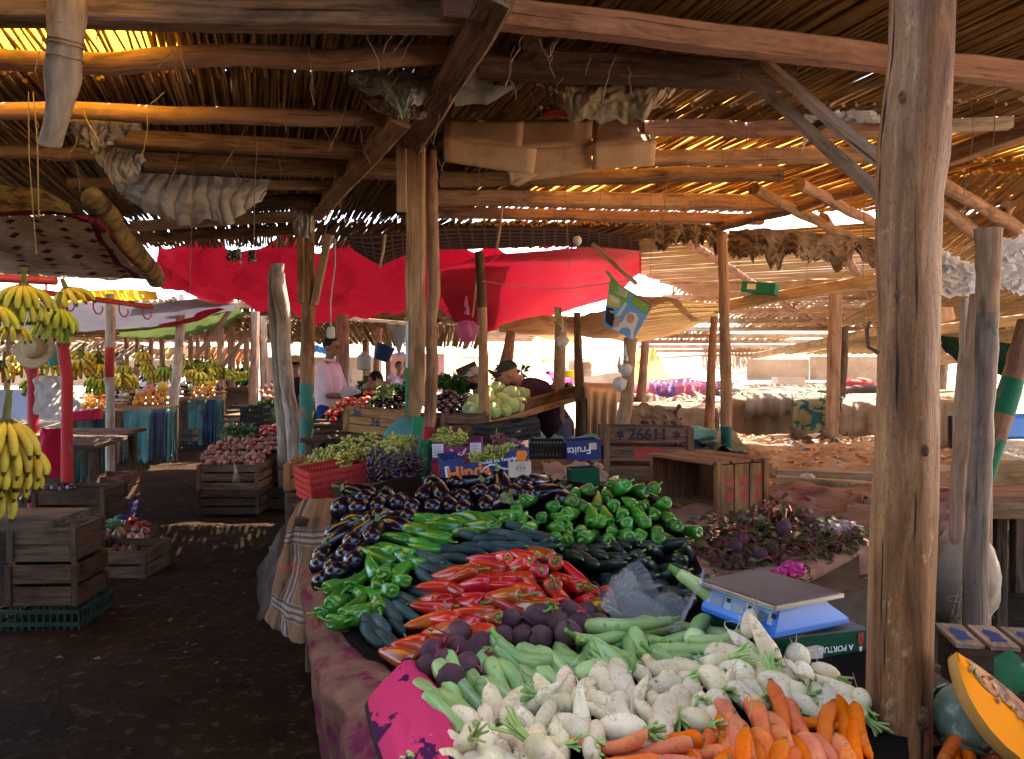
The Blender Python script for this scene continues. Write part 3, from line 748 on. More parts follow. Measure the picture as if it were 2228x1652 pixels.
def T_pep(skin, L=.07, r=.026, name='green_pepper', point=.25):
    ph = R(0, 6); lob = R(.07, .12); b = R(-3, 3); nl = random.choice((3, 3, 4))
    fn = lambda a, z: 1 + lob * math.cos(nl * a + ph) * (.35 + .65 * (z + L) / (2 * L)) + .03 * math.sin(2 * a + z * 60)
    pr = [(-L, .002), (-L * .95, r * point * .7), (-L * .7, r * (point + .2)), (-L * .3, r * .72), (L * .15, r * .92), (L * .5, r), (L * .75, r * 1.0), (L * .92, r * .86), (L * .97, r * .6), (L * .90, r * .34), (L * .84, .003)]
    m = bentz(MB().lathe(pr, 24, fn), b)
    s = MB(); k = R(-.012, .012)
    s.lathe([(L * .83, .002), (L * .86, r * .40), (L * .92, r * .34), (L * .95, .005)], 12, lambda a, z: 1 + .15 * math.cos(5 * a))
    s.tube([V(0, 0, L * .9), V(.001, 0, L * 1.06), V(k * .6, .003, L * 1.25), V(k * 1.6, .006, L * 1.43), V(k * 2.2, .010, L * 1.5)], [.0045, .0036, .0032, .0036, .0044], 7)
    bentz(s, b)
    return (name, m.mesh(name, skin, angle=180), [('stem', s.mesh('stem', V_STEM, angle=180))])

def T_cuke(skin, L=.062, r=.0175):
    b = R(-2.5, 2.5); L *= R(.9, 1.15)
    pr = [(-L, .002), (-L * .97, r * .45), (-L * .88, r * .78), (-L * .6, r * 1.0), (0, r * 1.04), (L * .5, r * .96), (L * .8, r * .8), (L * .94, r * .5), (L, .003)]
    m = bentz(MB().lathe(pr, 16, lambda a, z: 1 + .035 * math.cos(5 * a + z * 6) + .02 * math.sin(z * 190)), b)
    s = bentz(MB().tube([V(0, 0, L * .97), V(.001, 0, L + .006), V(.003, 0, L + .014)], [.0032, .0028, .0034], 6), b)
    return ('cucumber', m.mesh('cucumber', skin, angle=180), [('stem', s.mesh('stem', V_STEM, angle=180))])

def T_beet():
    r = R(.025, .031); e = R(.9, 1.15); go = R(0, 99)
    pr = [(-r * 1.25 * e, .0025), (-r * 1.05 * e, r * .28), (-r * .8 * e, r * .66), (-r * .4 * e, r * .94), (0, r), (r * .4 * e, r * .93), (r * .75 * e, r * .62), (r * .9 * e, r * .36), (r * .98 * e, r * .2)]
    m = MB().lathe(pr, 18, lambda a, z: 1 + .08 * mn.noise(V(math.cos(a) + go, math.sin(a), z * 40)))
    t = MB().tube([V(0, 0, -r * 1.2 * e), V(.003, .002, -r * 1.5 * e), V(.012, .004, -r * 1.9 * e), V(.028, -.004, -r * 2.2)], [.0034, .002, .0013, .0007], 6)
    s = MB()
    for i in range(R(0, 1) > .4 and 5 or 2):
        a = R(0, 6.3); q = R(.01, .035)
        s.tube([V(.004 * math.cos(a), .004 * math.sin(a), r * .9 * e), V(.010 * math.cos(a), .010 * math.sin(a), r * e + q * .6), V(.02 * math.cos(a), .02 * math.sin(a), r * e + q)], [.0028, .0026, .0022], 5)
    return ('beetroot', m.mesh('beetroot', V_BEET, angle=180), [('tail', t.mesh('tail', V_BEET)), ('stalks', s.mesh('stalks', V_BSTEM))])

def T_zuc(L=.085, r=.0175, curve=None, skin=None):
    L *= R(.85, 1.2); c = R(-3.5, 3.5) if curve is None else curve
    pr = [(-L, .002), (-L * .98, r * .55), (-L * .9, r * .95), (-L * .65, r * 1.18), (-L * .2, r * 1.02), (L * .3, r * .82), (L * .75, r * .66), (L * .92, r * .6), (L * .97, r * .5), (L, .003)]
    m = bentz(MB().lathe(pr, 16, lambda a, z: 1 + .02 * math.cos(6 * a)), c)
    s = bentz(MB().tube([V(0, 0, L * .96), V(0, 0, L + .012), V(.002, 0, L + .024)], [r * .5, r * .36, r * .42], 6), c)
    return ('pale_squash', m.mesh('pale_squash', skin or V_ZUC, angle=180), [('stem', s.mesh('stem', V_STEM, angle=60))])

def T_turn(k):
    long = (1, 1, 2, 0, 1, 2, 1, 0, 1)[k % 9]; r = R(.019, .025); L = (.028, .044, .060)[long] * R(.9, 1.1); go = R(0, 99)
    pr = [(-L, .003), (-L * .95, r * .22), (-L * .82, r * .55), (-L * .55, r * .84), (-L * .2, r * .98), (L * .2, r * 1.0), (L * .55, r * .92), (L * .8, r * .70), (L * .93, r * .45), (L, r * .26)]
    if long == 2: pr = [(-L, .003), (-L * .92, r * .22), (-L * .6, r * .5), (-L * .1, r * .74), (L * .35, r * .92), (L * .68, r * .9), (L * .87, r * .68), (L * .96, r * .45), (L, r * .25)]
    m = MB().lathe(pr, 18, lambda a, z: 1 + .09 * mn.noise(V(math.cos(a) + go, math.sin(a), z * 35)) + .05 * mn.noise(V(math.cos(a) * 2 + go, math.sin(a) * 2, z * 90)))
    a = R(0, 6.3); q = V(math.cos(a), math.sin(a), 0)
    t = MB().tube([V(0, 0, -L * .97), q * .004 - V(0, 0, L * 1.2), q * .014 - V(0, 0, L * 1.2 + .008), q * .035 - V(0, 0, L * 1.2 + .004 + R(-.01, .01))], [.0022, .0012, .0008, .0004], 5)
    for i in range(3):
        b = R(0, 6.3); z = -L * R(.5, .9)
        t.tube([V(math.cos(b) * r * .5, math.sin(b) * r * .5, z), V(math.cos(b) * r * 1.3, math.sin(b) * r * 1.3, z - .008), V(math.cos(b) * r * 1.9, math.sin(b) * r * 1.9, z - .02)], [.0008, .0006, .0004], 4)
    s = MB(); n = random.choice((5, 7, 9)); H = R(.025, .055)
    for i in range(n):
        b = 2 * PI * i / n + R(-.3, .3); f = R(.25, .7)
        s.tube([V(math.cos(b) * r * .18, math.sin(b) * r * .18, L * .93), V(math.cos(b) * r * .3, math.sin(b) * r * .3, L + H * .4), V(math.cos(b) * (r * .35 + H * f * .5), math.sin(b) * (r * .35 + H * f * .5), L + H * R(.8, 1.1))],
               [.0036, .0034, .0028], 5)
    return ('turnip', m.mesh('turnip', V_TURN, angle=180), [('stalks', s.mesh('stalks', V_LEAF)), ('root_tail', t.mesh('root_tail', V_ROOT))])

def T_carr(L=.075, r=.0165):
    L *= R(.85, 1.2); r *= R(.85, 1.12); b = R(-5, 5)
    pr = []
    for i in range(17):
        t = i / 16; z = -L + 2 * L * t
        q = r * (.42 + .58 * t ** .8) * (1 + .025 * math.sin(t * 50 + L * 999) + .02 * R(-1, 1))
        if t < .10: q *= (.12, .72)[i > 0] if i < 2 else 1
        if t > .92: q *= .85 if i < 16 else .4
        pr.append((z, q))
    m = bentz(MB().lathe(pr, 16), b)
    c = bentz(MB().lathe([(L * .965, r * .34), (L * 1.0, r * .36), (L * 1.05, r * .28), (L * 1.06, .002)], 9), b)
    return ('carrot', m.mesh('carrot', V_CARR, angle=180), [('crown', c.mesh('crown', V_DARKTIP, angle=180))])

# ------------------------------------------------------------------ the heaped surface of the front stall
CP = [(1300, 1652, 1.5), (1700, 1652, 1.5), (1900, 1652, 1.5), (1000, 1652, 1.53), (1500, 1590, 1.62), (1800, 1545, 1.66), (1000, 1600, 1.60), (1200, 1520, 1.73), (1450, 1480, 1.79), (1700, 1440, 1.84), (1870, 1500, 1.74),
      (1100, 1470, 1.86), (1350, 1410, 1.97), (1600, 1370, 2.0), (950, 1480, 1.86), (1000, 1430, 1.96), (1150, 1390, 2.04), (1270, 1360, 2.10), (870, 1440, 1.97), (940, 1340, 2.22), (1100, 1290, 2.27), (1300, 1310, 2.31),
      (1170, 1230, 2.42), (830, 1400, 2.08), (880, 1310, 2.33), (980, 1200, 2.60), (1120, 1165, 2.72), (1200, 1210, 2.66), (1400, 1270, 2.46), (1520, 1310, 2.33), (1350, 1200, 2.68), (770, 1350, 2.24), (780, 1250, 2.52),
      (900, 1180, 2.70), (1050, 1140, 2.83), (1200, 1100, 2.97), (1350, 1070, 3.05), (1450, 1110, 2.96), (1500, 1170, 2.78), (1300, 1160, 2.76), (720, 1250, 2.64), (740, 1180, 2.78), (800, 1100, 3.0), (950, 1040, 3.3),
      (1080, 1030, 3.4), (1230, 1060, 3.22), (900, 1130, 2.92), (1750, 1420, 1.93), (1900, 1400, 1.97), (1700, 1300, 2.25), (690, 1300, 2.5), (800, 1440, 1.95), (880, 1520, 1.75), (1000, 1720, 1.45), (1800, 1750, 1.42)]
_c = np.array(CP, float); _P = _c[:, :2] / 300.0
def _U(r2): return np.where(r2 > 1e-9, r2 * np.log(r2 + 1e-12), 0)
_K = _U(((_P[:, None] - _P[None]) ** 2).sum(-1)) + np.eye(len(_P)) * .05
_A = np.zeros((len(_P) + 3,) * 2); _A[:-3, :-3] = _K; _A[:-3, -3] = 1; _A[:-3, -2:] = _P; _A[-3, :-3] = 1; _A[-2:, :-3] = _P.T
_w = np.linalg.solve(_A, np.concatenate([_c[:, 2], np.zeros(3)]))
def D(X, Y):
    p = np.array([X, Y]) / 300.0
    return float((_U(((_P - p) ** 2).sum(-1)) * _w[:-3]).sum() + _w[-3] + _w[-2:] @ p)
def H(X, Y, lift=0.0):
    return W(X, Y, D(X, Y)) + V(0, 0, lift)

def heap(poly, sx, sy, temps, axis, label, cat, group, jit=.25, axj=.25, lift=.0, sc=(.92, 1.08), keep=None):
    """Vegetables lying row by row over a region of the heap; axis: direction of the stem end or function of (X,Y)."""
    xs = [p[0] for p in poly]; ys = [p[1] for p in poly]; y = max(ys) - sy * .3; r = 0; n = 0
    while y > min(ys):
        x = min(xs) + (sx * .5 if r % 2 else 0)
        while x < max(xs):
            X, Y = x + R(-jit, jit) * sx, y + R(-jit, jit) * sy
            if inpoly(X, Y, poly) and (keep is None or keep(X, Y)):
                a = Vector(axis(X, Y) if callable(axis) else axis) + V(R(-axj, axj), R(-axj, axj), R(-axj, axj) * .7)
                t = random.choice(temps(X, Y) if callable(temps) else temps)
                s = R(*sc)
                lb = label(t) if callable(label) else label
                put(t, aim(H(X, Y, lift + R(-.008, .008)), a, R(0, 6.3), (s, s, s * R(.94, 1.06))), lb, cat, group); n += 1
            x += sx
        y -= sy; r += 1
    return n

EGG = [T_egg(i) for i in range(5)]; GRN = [T_pep(V_GREEN, R(.058, .07), R(.0225, .0255)) for i in range(6)]
GRL = [T_pep(V_GREEN, R(.066, .082), R(.0225, .026), point=.2) for i in range(6)]
CUK = [T_cuke(V_CUKE) for i in range(4)]; CUD = [T_cuke(V_CUKE2, .068, .019) for i in range(4)]
RED = [T_pep(V_RED, R(.06, .072), R(.0215, .026), 'red_pepper', .3) for i in range(5)]
ORA = [T_pep(V_ORA, R(.06, .072), R(.0225, .027), 'orange_pepper', .3) for i in range(4)]
BRN = [T_pep(V_BRN, R(.06, .072), R(.021, .024), 'mottled_pepper', .25) for i in range(2)]
BEE = [T_beet() for i in range(5)]; ZUC = [T_zuc() for i in range(6)]; TUR = [T_turn(i) for i in range(18)]; CAR = [T_carr() for i in range(12)]

heap([(695, 1255), (702, 1190), (738, 1120), (762, 1075), (900, 1080), (918, 1054), (1000, 1044), (1060, 1038), (1130, 1052), (1240, 1062), (1250, 1092), (1130, 1092), (1110, 1130), (920, 1120), (860, 1180), (800, 1200), (770, 1260), (725, 1290)],
     38, 25, EGG, lambda X, Y: (R(-.35, .35), .9, R(-.15, .25)) if R(0, 1) < .88 else (R(-1, 1), R(-.3, .3), R(.0, .4)),
     'glossy black eggplant in the heap at the back left of the front stall', 'eggplant', 'eggplants heaped on the front stall', lift=.012)
heap([(1110, 1130), (1120, 1085), (1250, 1075), (1330, 1050), (1400, 1060), (1450, 1110), (1510, 1150), (1480, 1190), (1380, 1190), (1200, 1185), (1120, 1150)],
     34, 26, GRN, lambda X, Y: (R(-.25, .35) + (X - 1300) / 700, -.9, R(-.2, .35)), 'shiny green pepper in the heap with stem ends facing out, below the tilted crate', 'pepper', 'green peppers heaped on the right', axj=.3, lift=.012)
heap([(890, 1120), (950, 1115), (1110, 1125), (1110, 1160), (1000, 1170), (930, 1200), (905, 1250), (865, 1290), (800, 1360), (740, 1375), (715, 1330), (712, 1300), (770, 1260), (800, 1200), (860, 1170)],
     38, 23, GRL, lambda X, Y: (.75, -.5, -.1) if Y < 1230 else (R(-.6, .6), -.8, -.1), 'shiny green pepper in the curving band in front of the eggplants', 'pepper', 'green peppers in the left band', axj=.3, lift=.016)
heap([(1010, 1172), (1130, 1150), (1190, 1180), (1200, 1200), (1100, 1215), (1040, 1220), (980, 1240), (920, 1305), (860, 1420), (805, 1425), (800, 1370), (880, 1300), (930, 1220)],
     32, 24, CUK, lambda X, Y: (.55, -.7, -.1) if X < 960 else (.85, -.35, -.05), 'dusty blue green cucumber in the band beside the red peppers', 'cucumber', 'cucumbers in the left band', axj=.15, lift=.014)
heap([(1170, 1195), (1380, 1190), (1500, 1200), (1545, 1310), (1500, 1335), (1340, 1335), (1320, 1280), (1250, 1250), (1180, 1220)],
     33, 25, CUD, lambda X, Y: (.3, -.7, .1) if X < 1350 else (R(-.6, .7), -.6, R(0, .5)), 'dark cucumber in the shaded heap behind the plastic bag', 'cucumber', 'dark cucumbers in the right heap', axj=.25, lift=.02)
LR = {'red_pepper': 'long bright red pepper in the heap between cucumbers and beets', 'orange_pepper': 'orange brown pepper in the heap of red peppers', 'mottled_pepper': 'half green, half red pepper in the heap of red peppers'}
heap([(1060, 1225), (1180, 1218), (1250, 1260), (1330, 1290), (1335, 1340), (1200, 1350), (1060, 1392), (960, 1405), (905, 1450), (860, 1445), (890, 1400), (910, 1350), (945, 1290), (1000, 1245)],
     42, 24, lambda X, Y: (RED * 2 + BRN * 2 + ORA) if X > 1180 else (RED * 2 + ORA * 2 if Y > 1310 and X < 1120 else RED * 5 + ORA + BRN), lambda X, Y: (.8, -.35, R(-.1, .2)) if X < 1150 else (R(.2, .7), -.6, R(-.2, .5)),
     lambda t: LR[t[0]], 'pepper', 'red peppers heaped in the middle', axj=.4, lift=.022)
heap([(900, 1472), (960, 1412), (1060, 1398), (1150, 1352), (1330, 1335), (1335, 1380), (1200, 1432), (1060, 1442), (1000, 1500), (935, 1525)],
     44, 34, BEE, lambda X, Y: (R(-1, 1), R(-.6, .6), R(-1, .6)), 'dull purple beetroot with a thin tail below the red peppers', 'beetroot', 'beetroots on the front stall', axj=.5, lift=.028, sc=(1.05, 1.3))
heap([(945, 1530), (1000, 1500), (1060, 1442), (1200, 1435), (1300, 1392), (1480, 1370), (1600, 1395), (1620, 1430), (1500, 1470), (1350, 1470), (1200, 1500), (1080, 1535), (985, 1595)],
     40, 30, ZUC, lambda X, Y: (.55, -.75, -.25) if X < 1250 else (R(-.9, .3), R(-.6, .1), .0), 'pale green squash in the row behind the turnips', 'squash', 'pale green squashes on the front stall', axj=.25, lift=.014)
TUR = TUR[:]
heap([(965, 1600), (1060, 1545), (1200, 1492), (1330, 1462), (1500, 1455), (1610, 1412), (1700, 1412), (1800, 1472), (1890, 1525), (1880, 1560), (1740, 1555), (1640, 1555), (1500, 1595), (1300, 1655), (1100, 1730), (960, 1730)],
     45, 35, TUR, lambda X, Y: (R(-.5, .8), -.9, R(-.8, .15)) if R(0, 1) < .75 else (R(-1, 1), R(-.5, .8), R(-.6, .6)), 'small white turnip with cut stalks in the heap behind the carrots', 'turnip', 'white turnips heaped on the front stall', axj=.4, lift=.016, sc=(.8, 1.3))
heap([(1250, 1690), (1330, 1648), (1500, 1618), (1525, 1640), (1525, 1740), (1250, 1740)],
     95, 24, CAR, lambda X, Y: (.9, -.2, .15), 'orange carrot lying sideways at the front edge below the turnips', 'carrot', 'carrots lying sideways', axj=.15, lift=.02, sc=(1.0, 1.15))
heap([(1520, 1612), (1700, 1575), (1890, 1570), (1900, 1740), (1500, 1740)],
     44, 40, CAR, lambda X, Y: (R(-.2, .45), .9, .42), 'orange carrot pointing its blunt tip forward at the foot of the thick post', 'carrot', 'carrots pointing forward', axj=.2, lift=.01, sc=(1.0, 1.25))
heap([(1640, 1572), (1740, 1548), (1845, 1548), (1845, 1580), (1700, 1585)],
     110, 22, CAR, lambda X, Y: (-.9, .3, .1), 'orange carrot lying across behind the forward pointing carrots', 'carrot', 'carrots lying across', axj=.2, lift=.015, sc=(.95, 1.1))
# single ones that stand out
def one(T, X, Y, lift, a, label, cat, sc=1.0, roll=0.0):
    return put(T, aim(H(X, Y, lift), a, roll, sc), label, cat, None)
one(T_zuc(.095, .017, 2), 1370, 1402, .045, (.95, .1, .03), 'long pale squash lying sideways on top of the others', 'squash', 1.12)
one(T_zuc(.10, .023, .3, gloss('yellow_squash', (.32, .42, .10), (.45, .52, .18), .3, 9, .05, .0, .15)), 1560, 1362, .07, (-.72, .35, .45), 'thick yellowish squash leaning against the blue scale', 'squash', 1.12)
mz = MB().blob((0, 0, 0), (.027, .027, .026), 18, 12)
one(('round_squash', mz.mesh('round_squash', V_ZUCP, angle=180), []), 1512, 1418, .03, (0, 0, 1), 'round pale squash with a brown scar', 'squash')
one(T_zuc(.085, .019, 4), 1140, 1468, .035, (-.75, .6, .1), 'thick hook necked squash on top at the left', 'squash', 1.05, 1.5)
one(T_turn(1), 1630, 1412, .06, (-.3, -.5, -.5), 'big turnip on top of the heap beside the green box', 'turnip', .95)
one(T_turn(2), 1660, 1450, .06, (.4, -.5, -.9), 'long forked turnip with bent body hanging down the heap', 'turnip', 1.0)

# ------------------------------------------------------------------ the stall under the heap
SACK = mat('stained_sacking', (.095, .040, .030), (.20, .095, .06), 9, .95, .8, .1, stain=(.11, .014, .035), sscale=5, sthr=(.50, .62), bdist=.012, stretch=(1, .5, 1))
SACKL = mat('light_sacking', (.12, .085, .055), (.22, .16, .10), 4, .95, .5, .1, stain=(.12, .085, .06), sscale=2, sthr=(.5, .65))
BEDM = mat('shade_dark_bedding', (.006, .004, .003), (.014, .009, .007), 6, .95, .2, .1)  # kept near-black so gaps between vegetables read as deep shade
stall = thing('market_stall', 'low wooden market stall carrying the sloping heaps of vegetables', 'stall', (.1, 2.2, 0))
mb = MB()
NX, NY = 48, 36
def bedfn(u, v):
    Y = 1760 - v * 730
    lx = np.interp(Y, [1020, 1060, 1120, 1190, 1250, 1300, 1370, 1430, 1490, 1560, 1640, 1760], [900, 770, 735, 698, 690, 705, 745, 812, 880, 930, 950, 950])
    rx = np.interp(Y, [1020, 1060, 1100, 1190, 1300, 1420, 1760], [1120, 1400, 1460, 1510, 1560, 1960, 1990])
    return H(lx + (rx - lx) * u, Y, -.018)
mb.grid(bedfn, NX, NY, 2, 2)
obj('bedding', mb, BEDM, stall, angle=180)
rim = [(655, 1240, 2.80), (660, 1262, 2.72), (668, 1330, 2.48), (680, 1400, 2.28), (697, 1460, 2.05), (735, 1530, 1.84), (785, 1600, 1.66), (850, 1700, 1.47), (900, 1800, 1.33)]
inn = [(705, 1225, 2.72), (705, 1262, 2.60), (735, 1350, 2.32), (790, 1410, 2.12), (850, 1465, 1.90), (905, 1510, 1.78), (950, 1590, 1.62), (975, 1690, 1.46), (1000, 1800, 1.33)]
RW = [W(*p) for p in rim]; IW = [W(*p) for p in inn]
def along(P, u):
    t = u * (len(P) - 1); i = min(int(t), len(P) - 2); return P[i].lerp(P[i + 1], t - i)
def skirt(u, v):
    a, b = along(IW, u) - V(0, 0, .012), along(RW, u)
    if v < .35:
        t = v / .35; p = a.lerp(b, t); p.z += .02 * math.sin(t * PI) - .03 * t * t
    else:
        t = (v - .35) / .65
        p = b + V(.10 * t + .022 * math.sin(u * 34 + t * 2) * t ** .5 + .02 * fbm((u * 9, t, 1), 1, 3), .03 * math.sin(u * 21) * t, -.03 - .50 * t)
    n = fbm((u * 8, v * 4, 2), 1.3, 4)
    return p + V(.010 * n, 0, .014 * n)
mb = MB().grid(skirt, 110, 34, 2.4, 1.0)
o = obj('sack_cloth', mb, SACK, angle=180)
so_ = o.modifiers.new('thick', 'SOLIDIFY'); so_.thickness = .006
tag(o, 'stained reddish brown sacking draped over the left edge of the front stall', 'cloth')
def skirt2(u, v):
    b = along(RW, u)
    return b + V(.07 + .07 * v + .025 * math.sin(u * 40) * v, .02, -.30 - .42 * v * (b.z / .75))
o = obj('under_cloth', MB().grid(skirt2, 90, 10, 2.4, .6), SACKL, angle=180)
tag(o, 'paler sacking hanging in the dark below the stained sacking', 'cloth')
# pink printed blanket over the corner
PT = NT('pink_printed_blanket'); pv = PT.coord('gc'); pn = PT.noise(pv, 7, 4, .55, .6); pf = PT.noise(pv, 160, 2, .5)
pc = PT.mix(PT.step(pn, .545, .565), (.50, .035, .10), (.055, .012, .045))
PINK = PT.finish(pc, .95, pf, .6, .004, .1)
def blanket(u, v):
    inner = [W(905, 1468, 1.88), W(960, 1530, 1.73), W(985, 1620, 1.57), W(1000, 1760, 1.38)]
    outer = [W(862, 1486, 1.83), W(800, 1530, 1.78), W(818, 1610, 1.62), W(880, 1760, 1.38)]
    a, b = along(inner, u), along(outer, u)
    p = a.lerp(b, v) + V(0, 0, .026 * math.sin(v * PI) + .016 + .008 * fbm((u * 5, v * 4, 8), 1, 3))
    if v > .8: p.z -= (v - .8) * .12
    return p
o = obj('blanket', MB().grid(blanket, 40, 24, .55, .22), [PINK, mat('dark_hem', (.03, .012, .02), (.05, .02, .03), 20, .9)], angle=180)
for p in o.data.polygons:
    if p.index % 40 == 0 or p.index // 40 >= 23: p.material_index = 1
so_ = o.modifiers.new('thick', 'SOLIDIFY'); so_.thickness = .008
tag(o, 'bright pink blanket with dark flower print folded over the stall corner', 'blanket')
for x, y in ((-.55, 2.7), (-.1, 1.55), (1.0, 2.9), (.8, 1.5)):
    obj('leg', MB().beam((x + .12, y + .05, 0), (x + .12, y + .05, .62), .07, .07), W_DARK, stall)
mb = MB()
for k in range(7):
    y = 1.35 + k * .3; cx_ = .28 + .0 * k
    mb.beam((-.18 - (y - 1.4) * .33, y, .6), (1.35 - (y - 1.4) * .2, y + .08, .6), .16, .025)
obj('table_boards', mb, W_DARK, stall)
# ------------------------------------------------------------------ goods materials
C_ORANGE = wood('orange_crate_wood', (.30, .15, .065), (.50, .28, .13), (.14, .07, .03), rough=.75)
C_BROWN = wood('brown_crate_wood', (.11, .06, .038), (.27, .155, .10), (.04, .025, .018), rough=.8)
C_DARK = wood('dark_shaded_crate_wood', (.045, .028, .018), (.13, .08, .05), (.025, .016, .012), rough=.85)  # dark wood, taken darker still for crates standing in shade
C_RED = wood('stained_crate_wood', (.16, .066, .027), (.31, .145, .06), (.06, .026, .014), rough=.75, paint=(.28, .05, .035), pthr=(.60, .70), pscale=1.2)
INK = mat('black_ink', (.02, .02, .025), (.05, .045, .05), 40, .8, 0)
INKB = mat('blue_ink', (.03, .05, .13), (.06, .08, .2), 40, .8, 0)
INKG = mat('green_ink', (.03, .13, .08), (.07, .2, .13), 40, .8, 0)
INKR = mat('faded_red_ink', (.3, .03, .03), (.36, .07, .06), 20, .8, 0)
INKO = mat('orange_ink', (.75, .18, .03), (.85, .25, .05), 20, .6, 0)
INKW = mat('white_ink', (.75, .75, .75), (.8, .8, .8), 20, .6, 0)
CARD = mat('brown_cardboard', (.50, .30, .17), (.60, .37, .215), 5, .85, .15, .15, stain=(.22, .12, .07), sscale=3, sthr=(.55, .75), stretch=(1, .3, 1))
CARDW = mat('pale_cardboard', (.55, .45, .36), (.62, .52, .43), 5, .8, .1, .15)
BOXB = mat('blue_printed_card', (.03, .045, .15), (.045, .06, .19), 5, .5, .05, .3)
BOXP = mat('purple_printed_card', (.22, .03, .14), (.30, .045, .19), 6, .5, .05, .3)
BOXR = mat('crimson_card', (.36, .02, .06), (.42, .03, .08), 5, .5, .05, .3)
BOXG = mat('dark_green_card', (.006, .06, .028), (.012, .085, .04), 5, .45, .05, .3)
BOXGT = mat('grey_green_card', (.10, .11, .11), (.17, .17, .17), 5, .7, .1, .2)
PL_BLACK = mat('black_plastic', (.014, .012, .012), (.04, .034, .034), 12, .55, .1, .4)
PL_RED = mat('red_plastic', (.42, .03, .025), (.5, .05, .04), 8, .45, .05, .4)
PL_BLUE = mat('blue_plastic', (.03, .16, .5), (.04, .2, .58), 8, .4, .05, .4)
CLEAR = NT('thin_clear_plastic'); _cn = CLEAR.noise(CLEAR.coord('obj'), 18, 4, .6)
CLEAR = CLEAR.finish((.70, .68, .74), .12, _cn, .9, .012, .8, trans=.3, alpha=.20)
WBAG = mat('white_plastic_bag', (.62, .58, .6), (.8, .77, .78), 14, .4, .5, .4, kind='obj', trans=.4)

def MT(X, Y, d, yaw=0, roll=0, pitch=0):
    return Matrix.Translation(W(X, Y, d)) @ Matrix.Rotation(yaw, 4, 'Z') @ Matrix.Rotation(roll, 4, 'Y') @ Matrix.Rotation(pitch, 4, 'X')

def lbox(M, c, s):
    """box given in the local frame of M"""
    b = MB().box((0, 0, 0), s); return b.xf(M @ Matrix.Translation(Vector(c)))

def crate(label, M, L, Dp, Hh, m, rows=3, gap=.018, th=.012, name='wooden_crate', group=None, text=(), legs=.03, bottom=True):
    t = thing(name, label, 'crate', M.translation.copy(), group)
    sh = (Hh - gap * (rows - 1)) / rows
    for nm, y in (('front_slats', 0), ('rear_slats', Dp)):
        mb = MB()
        for r in range(rows):
            mb.merge(lbox(M, (R(-.004, .004), y, sh / 2 + r * (sh + gap)), (L, th, sh * R(.96, 1.0))))
        obj(nm, mb, m, t)
    for nm, x in (('end_panel', -L / 2 + th), ('end_panel', L / 2 - th)):
        mb = MB()
        for r in range(rows):
            mb.merge(lbox(M, (x, Dp / 2, sh / 2 + r * (sh + gap)), (th, Dp - th, sh * R(.95, .99))))
        obj(nm, mb, m, t)
    if bottom:
        mb = MB(); n = 4
        for k in range(n):
            mb.merge(lbox(M, (0, th + (k + .5) * (Dp - 2 * th) / n, .006), (L - th * 3, (Dp - 2 * th) / n - .01, .01)))
        obj('base_slats', mb, m, t)
    for x in (-1, 1):
        for y in (0, 1):
            p = (x * (L / 2 - th * 2.6), th * 1.7 + y * (Dp - th * 3.4), Hh / 2 + .006)
            obj('corner_post', lbox(M, p, (legs, legs * .7, Hh + .012)), m, t)
    for x in (-1, 1):
        obj('corner_post', lbox(M, (x * (L / 2 - .018), -th * .9, Hh / 2), (.034, th * .8, Hh)), m, t)
    for txt, x, z, sz, im in text:
        mb = text_mb(txt, sz, 0, .003).xf(M @ Matrix.Translation((x, -th / 2 - .0018, z)) @ Matrix.Rotation(PI / 2, 4, 'X'))
        obj('stencilled_lettering', mb, im, t, angle=180)
    return t

def plastic_crate(label, M, L, Dp, Hh, m, cols=14, rows=3, name='plastic_crate', group=None):
    """Moulded crate with open lattice sides."""
    t = thing(name, label, 'crate', M.translation.copy(), group)
    for nm, a, b in (('lattice_side', (-L / 2, 0), (L / 2, 0)), ('lattice_side', (-L / 2, Dp), (L / 2, Dp)), ('lattice_side', (-L / 2, 0), (-L / 2, Dp)), ('lattice_side', (L / 2, 0), (L / 2, Dp))):
        mb = MB(); a = Vector((*a, 0)); b = Vector((*b, 0)); w_ = (b - a).length; ang = math.atan2(b.y - a.y, b.x - a.x)
        F_ = M @ Matrix.Translation(a) @ Matrix.Rotation(ang, 4, 'Z')
        for r in range(rows + 1):
            mb.merge(lbox(F_, (w_ / 2, 0, .012 + r * (Hh - .024) / rows), (w_, .012, .020)))
        n = max(3, int(cols * w_ / L))
        for k in range(n + 1):
            mb.merge(lbox(F_, (k * w_ / n, 0, Hh / 2), (.010, .009, Hh - .02)))
        obj(nm, mb, m, t)
    obj('base_tray', lbox(M, (0, Dp / 2, .008), (L - .01, Dp - .01, .01)), m, t)
    return t

